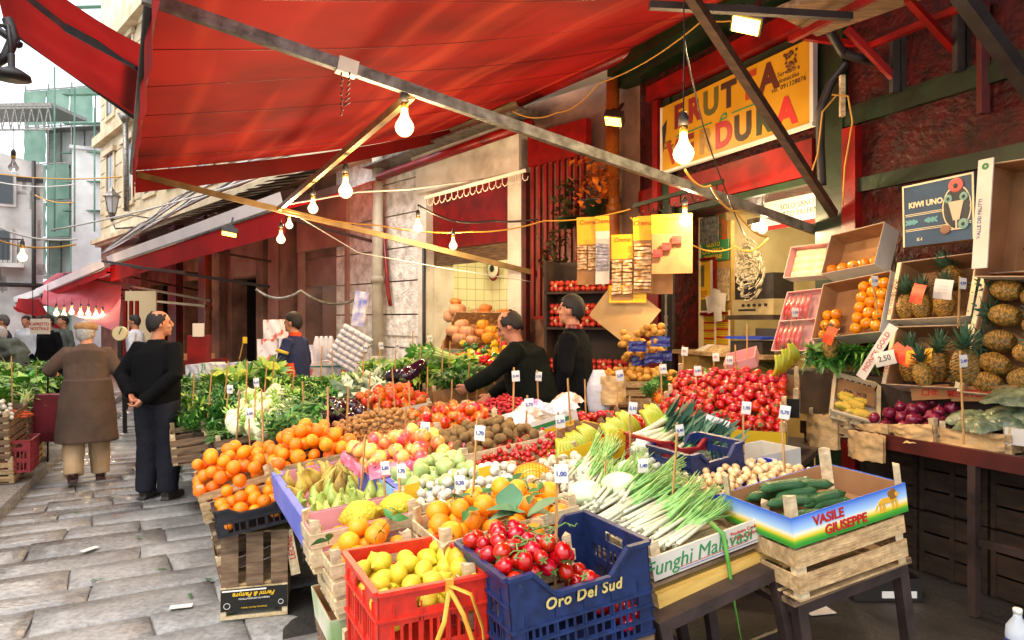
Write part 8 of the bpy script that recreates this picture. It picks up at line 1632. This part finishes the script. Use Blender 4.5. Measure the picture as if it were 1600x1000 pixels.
o = thing('dial_scale', 'round cream dial scale on the far meat stall', 'scale', Matrix.Translation(pd(186, 521, 12))); w = MB(); w.tube([(0, 0, 0), (0, .08, 0)], .12, 24, sm=False); w.build('dial', mat('cream_dial', 'e0cf9c', rough=.5), o); w = MB(); w.beam((0, .04, -.12), (0, .04, -.45), .06); w.beam((0, -.006, -.01), (.05, -.006, .1), .01); w.bb((-.15, -.05, -.47), (.15, .15, -.43)); w.build('stand', dark_m, o)
o = thing('poster_stand', 'red display stand with a cream card near the far dark opening', 'display stand', Matrix.Translation(pd(307, 555, 10.6))); w = MB(); w.bb((-.14, 0, -.3), (.14, .2, .3)); w.build('stand', red_p, o); w = MB(); w.bb((-.05, -.02, .28), (.12, 0, .48)); w.build('card', MATS['cream_board'], o)
for k in range(3): w = MB(); w.beam(pd(196+k*9, 470, 15), pd(196+k*9, 560, 15), .06); tag(w.build('post', red_p), 'thin red post of the far meat stall, %s of three' % ('left', 'middle', 'right')[k], 'post')
tag(MB().bb((-.35, 0, -.6), (.4, .05, .7)).build('pale_panel', mat('warm_panel', 'd8c49a', rough=.6), None, Matrix.Translation(pd(218, 500, 17))), 'pale warm cream panel behind the butcher', 'panel')  # plain matte panel in one even cream colour
# ------------------------------------------------------------------ left side stall
def lp(x, y, Y): return pd(x, y, Y)
lf_ = frame(pd(-110, 640, 6.9), pd(18, 640, 7.05), 10)
for k, (x1_, y1_, Y, w_, lab) in enumerate([(-88, 655, 6.4, .5, 'nearest'), (-40, 650, 7.1, .42, 'second'), (-12, 645, 7.9, .42, 'third')]):
    a = pd(x1_, y1_, Y); fr = frame(a, a+V((w_*.96, w_*.28, 0)), 8)
    wood_crate(fr, .5, .2, 'wooden crate, %s along the left stall' % lab, m=wood_old, ns=3)
    for j in range(3):
        zz = -.22*(j+1)
        if a.z+zz > .18: wood_crate((fr[0] @ Matrix.Translation((.02*(j % 2), 0, zz)), fr[1]), .5, .2, 'wooden crate under the %s one of the left stall, %s down' % (lab, ('one', 'two', 'three')[j]), m=[wood_old, wood][j % 2], ns=3)
a = pd(0, 690, 6.6); plastic_crate(frame(a, a+V((.22, .1, 0))), .4, .3, MATS['maroon_plastic'], 'dark red plastic crate standing on the left kerb', tiers=2)
a = pd(-60, 648, 6.3)
heap(frame(pd(-60, 655, 6.35), pd(-5, 647, 6.5), 5), .35, WONION, .036, dome(.38, .35, .0, .09, .1), 70, 'pale garlic bulb or onion heaped on the left stall'.replace(' or onion', ''), 'garlic', 'garlic on the left stall', seed=41, L=.4)
for k in range(26):
    w = MB() if k == 0 else w
    if k == 0: w.tube([(0, 0, 0), (0, .06, 0), (0, .17, -.01)], [.013, .011, .003], 7); CARROT = Proto('carrot', w.mesh('carrot', mat('carrot', 'e0602c')))
    CARROT.put(Matrix.Translation(pd(12+rnd(-6, 12), 648+rnd(-6, 6), 6.9+rnd(-.1, .2))) @ Euler((rnd(-.2, .2), rnd(0, 6), rnd(-2.2, -.8))).to_matrix().to_4x4(), 'orange carrot in the pile on the left stall', 'carrot', 'carrots')
straw_leaf = bunchy(50, .2, .012, 1.6, [mat('husk_leaf', 'b9b068', '8fa050', rough=.6, scale=6), leafl], .3, 50, .06, 'stringy_greens', 4, .08)
scatter([(-70, 640, 6.6), (20, 640, 6.9), (82, 628, 8.4), (78, 588, 10.2), (-20, 575, 10.4), (-80, 600, 8.2)], [straw_leaf]+CHIC+LETT, .24, 'stringy pale green bunch on the left stall', 'greens', 'greens on the left stall', .05, (.9, 1.4), .5, 51)
scatter([(84, 625, 9.5), (180, 640, 9.2), (180, 615, 10), (84, 600, 11)], CHIC, .3, 'dark green bunch on the low stall behind the brown overcoat', 'greens', 'greens behind the overcoat', .05, (.8, 1.1), .5, 52)
o = thing('produce_counter', 'dark stall counter under the left side greens', 'counter'); w = MB()
P1, P2, P3, P4 = pd(-90, 655, 6.9), pd(15, 655, 7.3), pd(66, 630, 9.8), pd(-40, 620, 10.4); w.add([tuple(p) for p in (P1, P2, P3, P4)]+[(p.x, p.y, .1) for p in (P1, P2, P3, P4)], [(0, 1, 2, 3), (0, 4, 5, 1), (1, 5, 6, 2), (2, 6, 7, 3), (3, 7, 4, 0)]); w.build('counter', dtab, o)
for x0, y0, x1_, y1_, Y in ((20, 640, 18, 565, 7.0), (58, 622, 56, 575, 9)): stake(x0, y0, x1_, y1_, 0, Y, 'left stall' + (' far end' if Y > 8 else ''))
# litter
for k, (x, y) in enumerate([(322, 905), (360, 962), (35, 720), (300, 930), (240, 718), (262, 700), (280, 735), (90, 705), (180, 690), (55, 728), (120, 800), (150, 905), (215, 840), (250, 890)]):
    q = CHIC[0] if 3 < k < 8 else OLEAF
    q.put(Matrix.Translation(pz(x, y, .012)) @ Euler((0, 0, k)).to_matrix().to_4x4() @ Matrix.Scale(.5, 4), 'green leaf scrap dropped on the paving, '+('beside the crate stack' if k in (0, 1, 3) else 'near the balding man' if k in (4, 5, 6) else 'farther up the street'), 'leaf scrap', 'leaf scraps '+('a' if k in (0, 1, 3) else 'b' if k in (4, 5, 6) else 'c'))
for k, (x, y, rz) in enumerate([(283, 950, .3), (140, 860, 1.2)]): tag(MB().box((0, 0, .01), (.12, .05, .003)).build('paper_scrap', white_p, None, Matrix.Translation(pz(x, y, .006)) @ Euler((0, 0, rz)).to_matrix().to_4x4()), 'small pale paper scrap on the paving, %s one' % ('nearer', 'farther')[k], 'paper scrap')
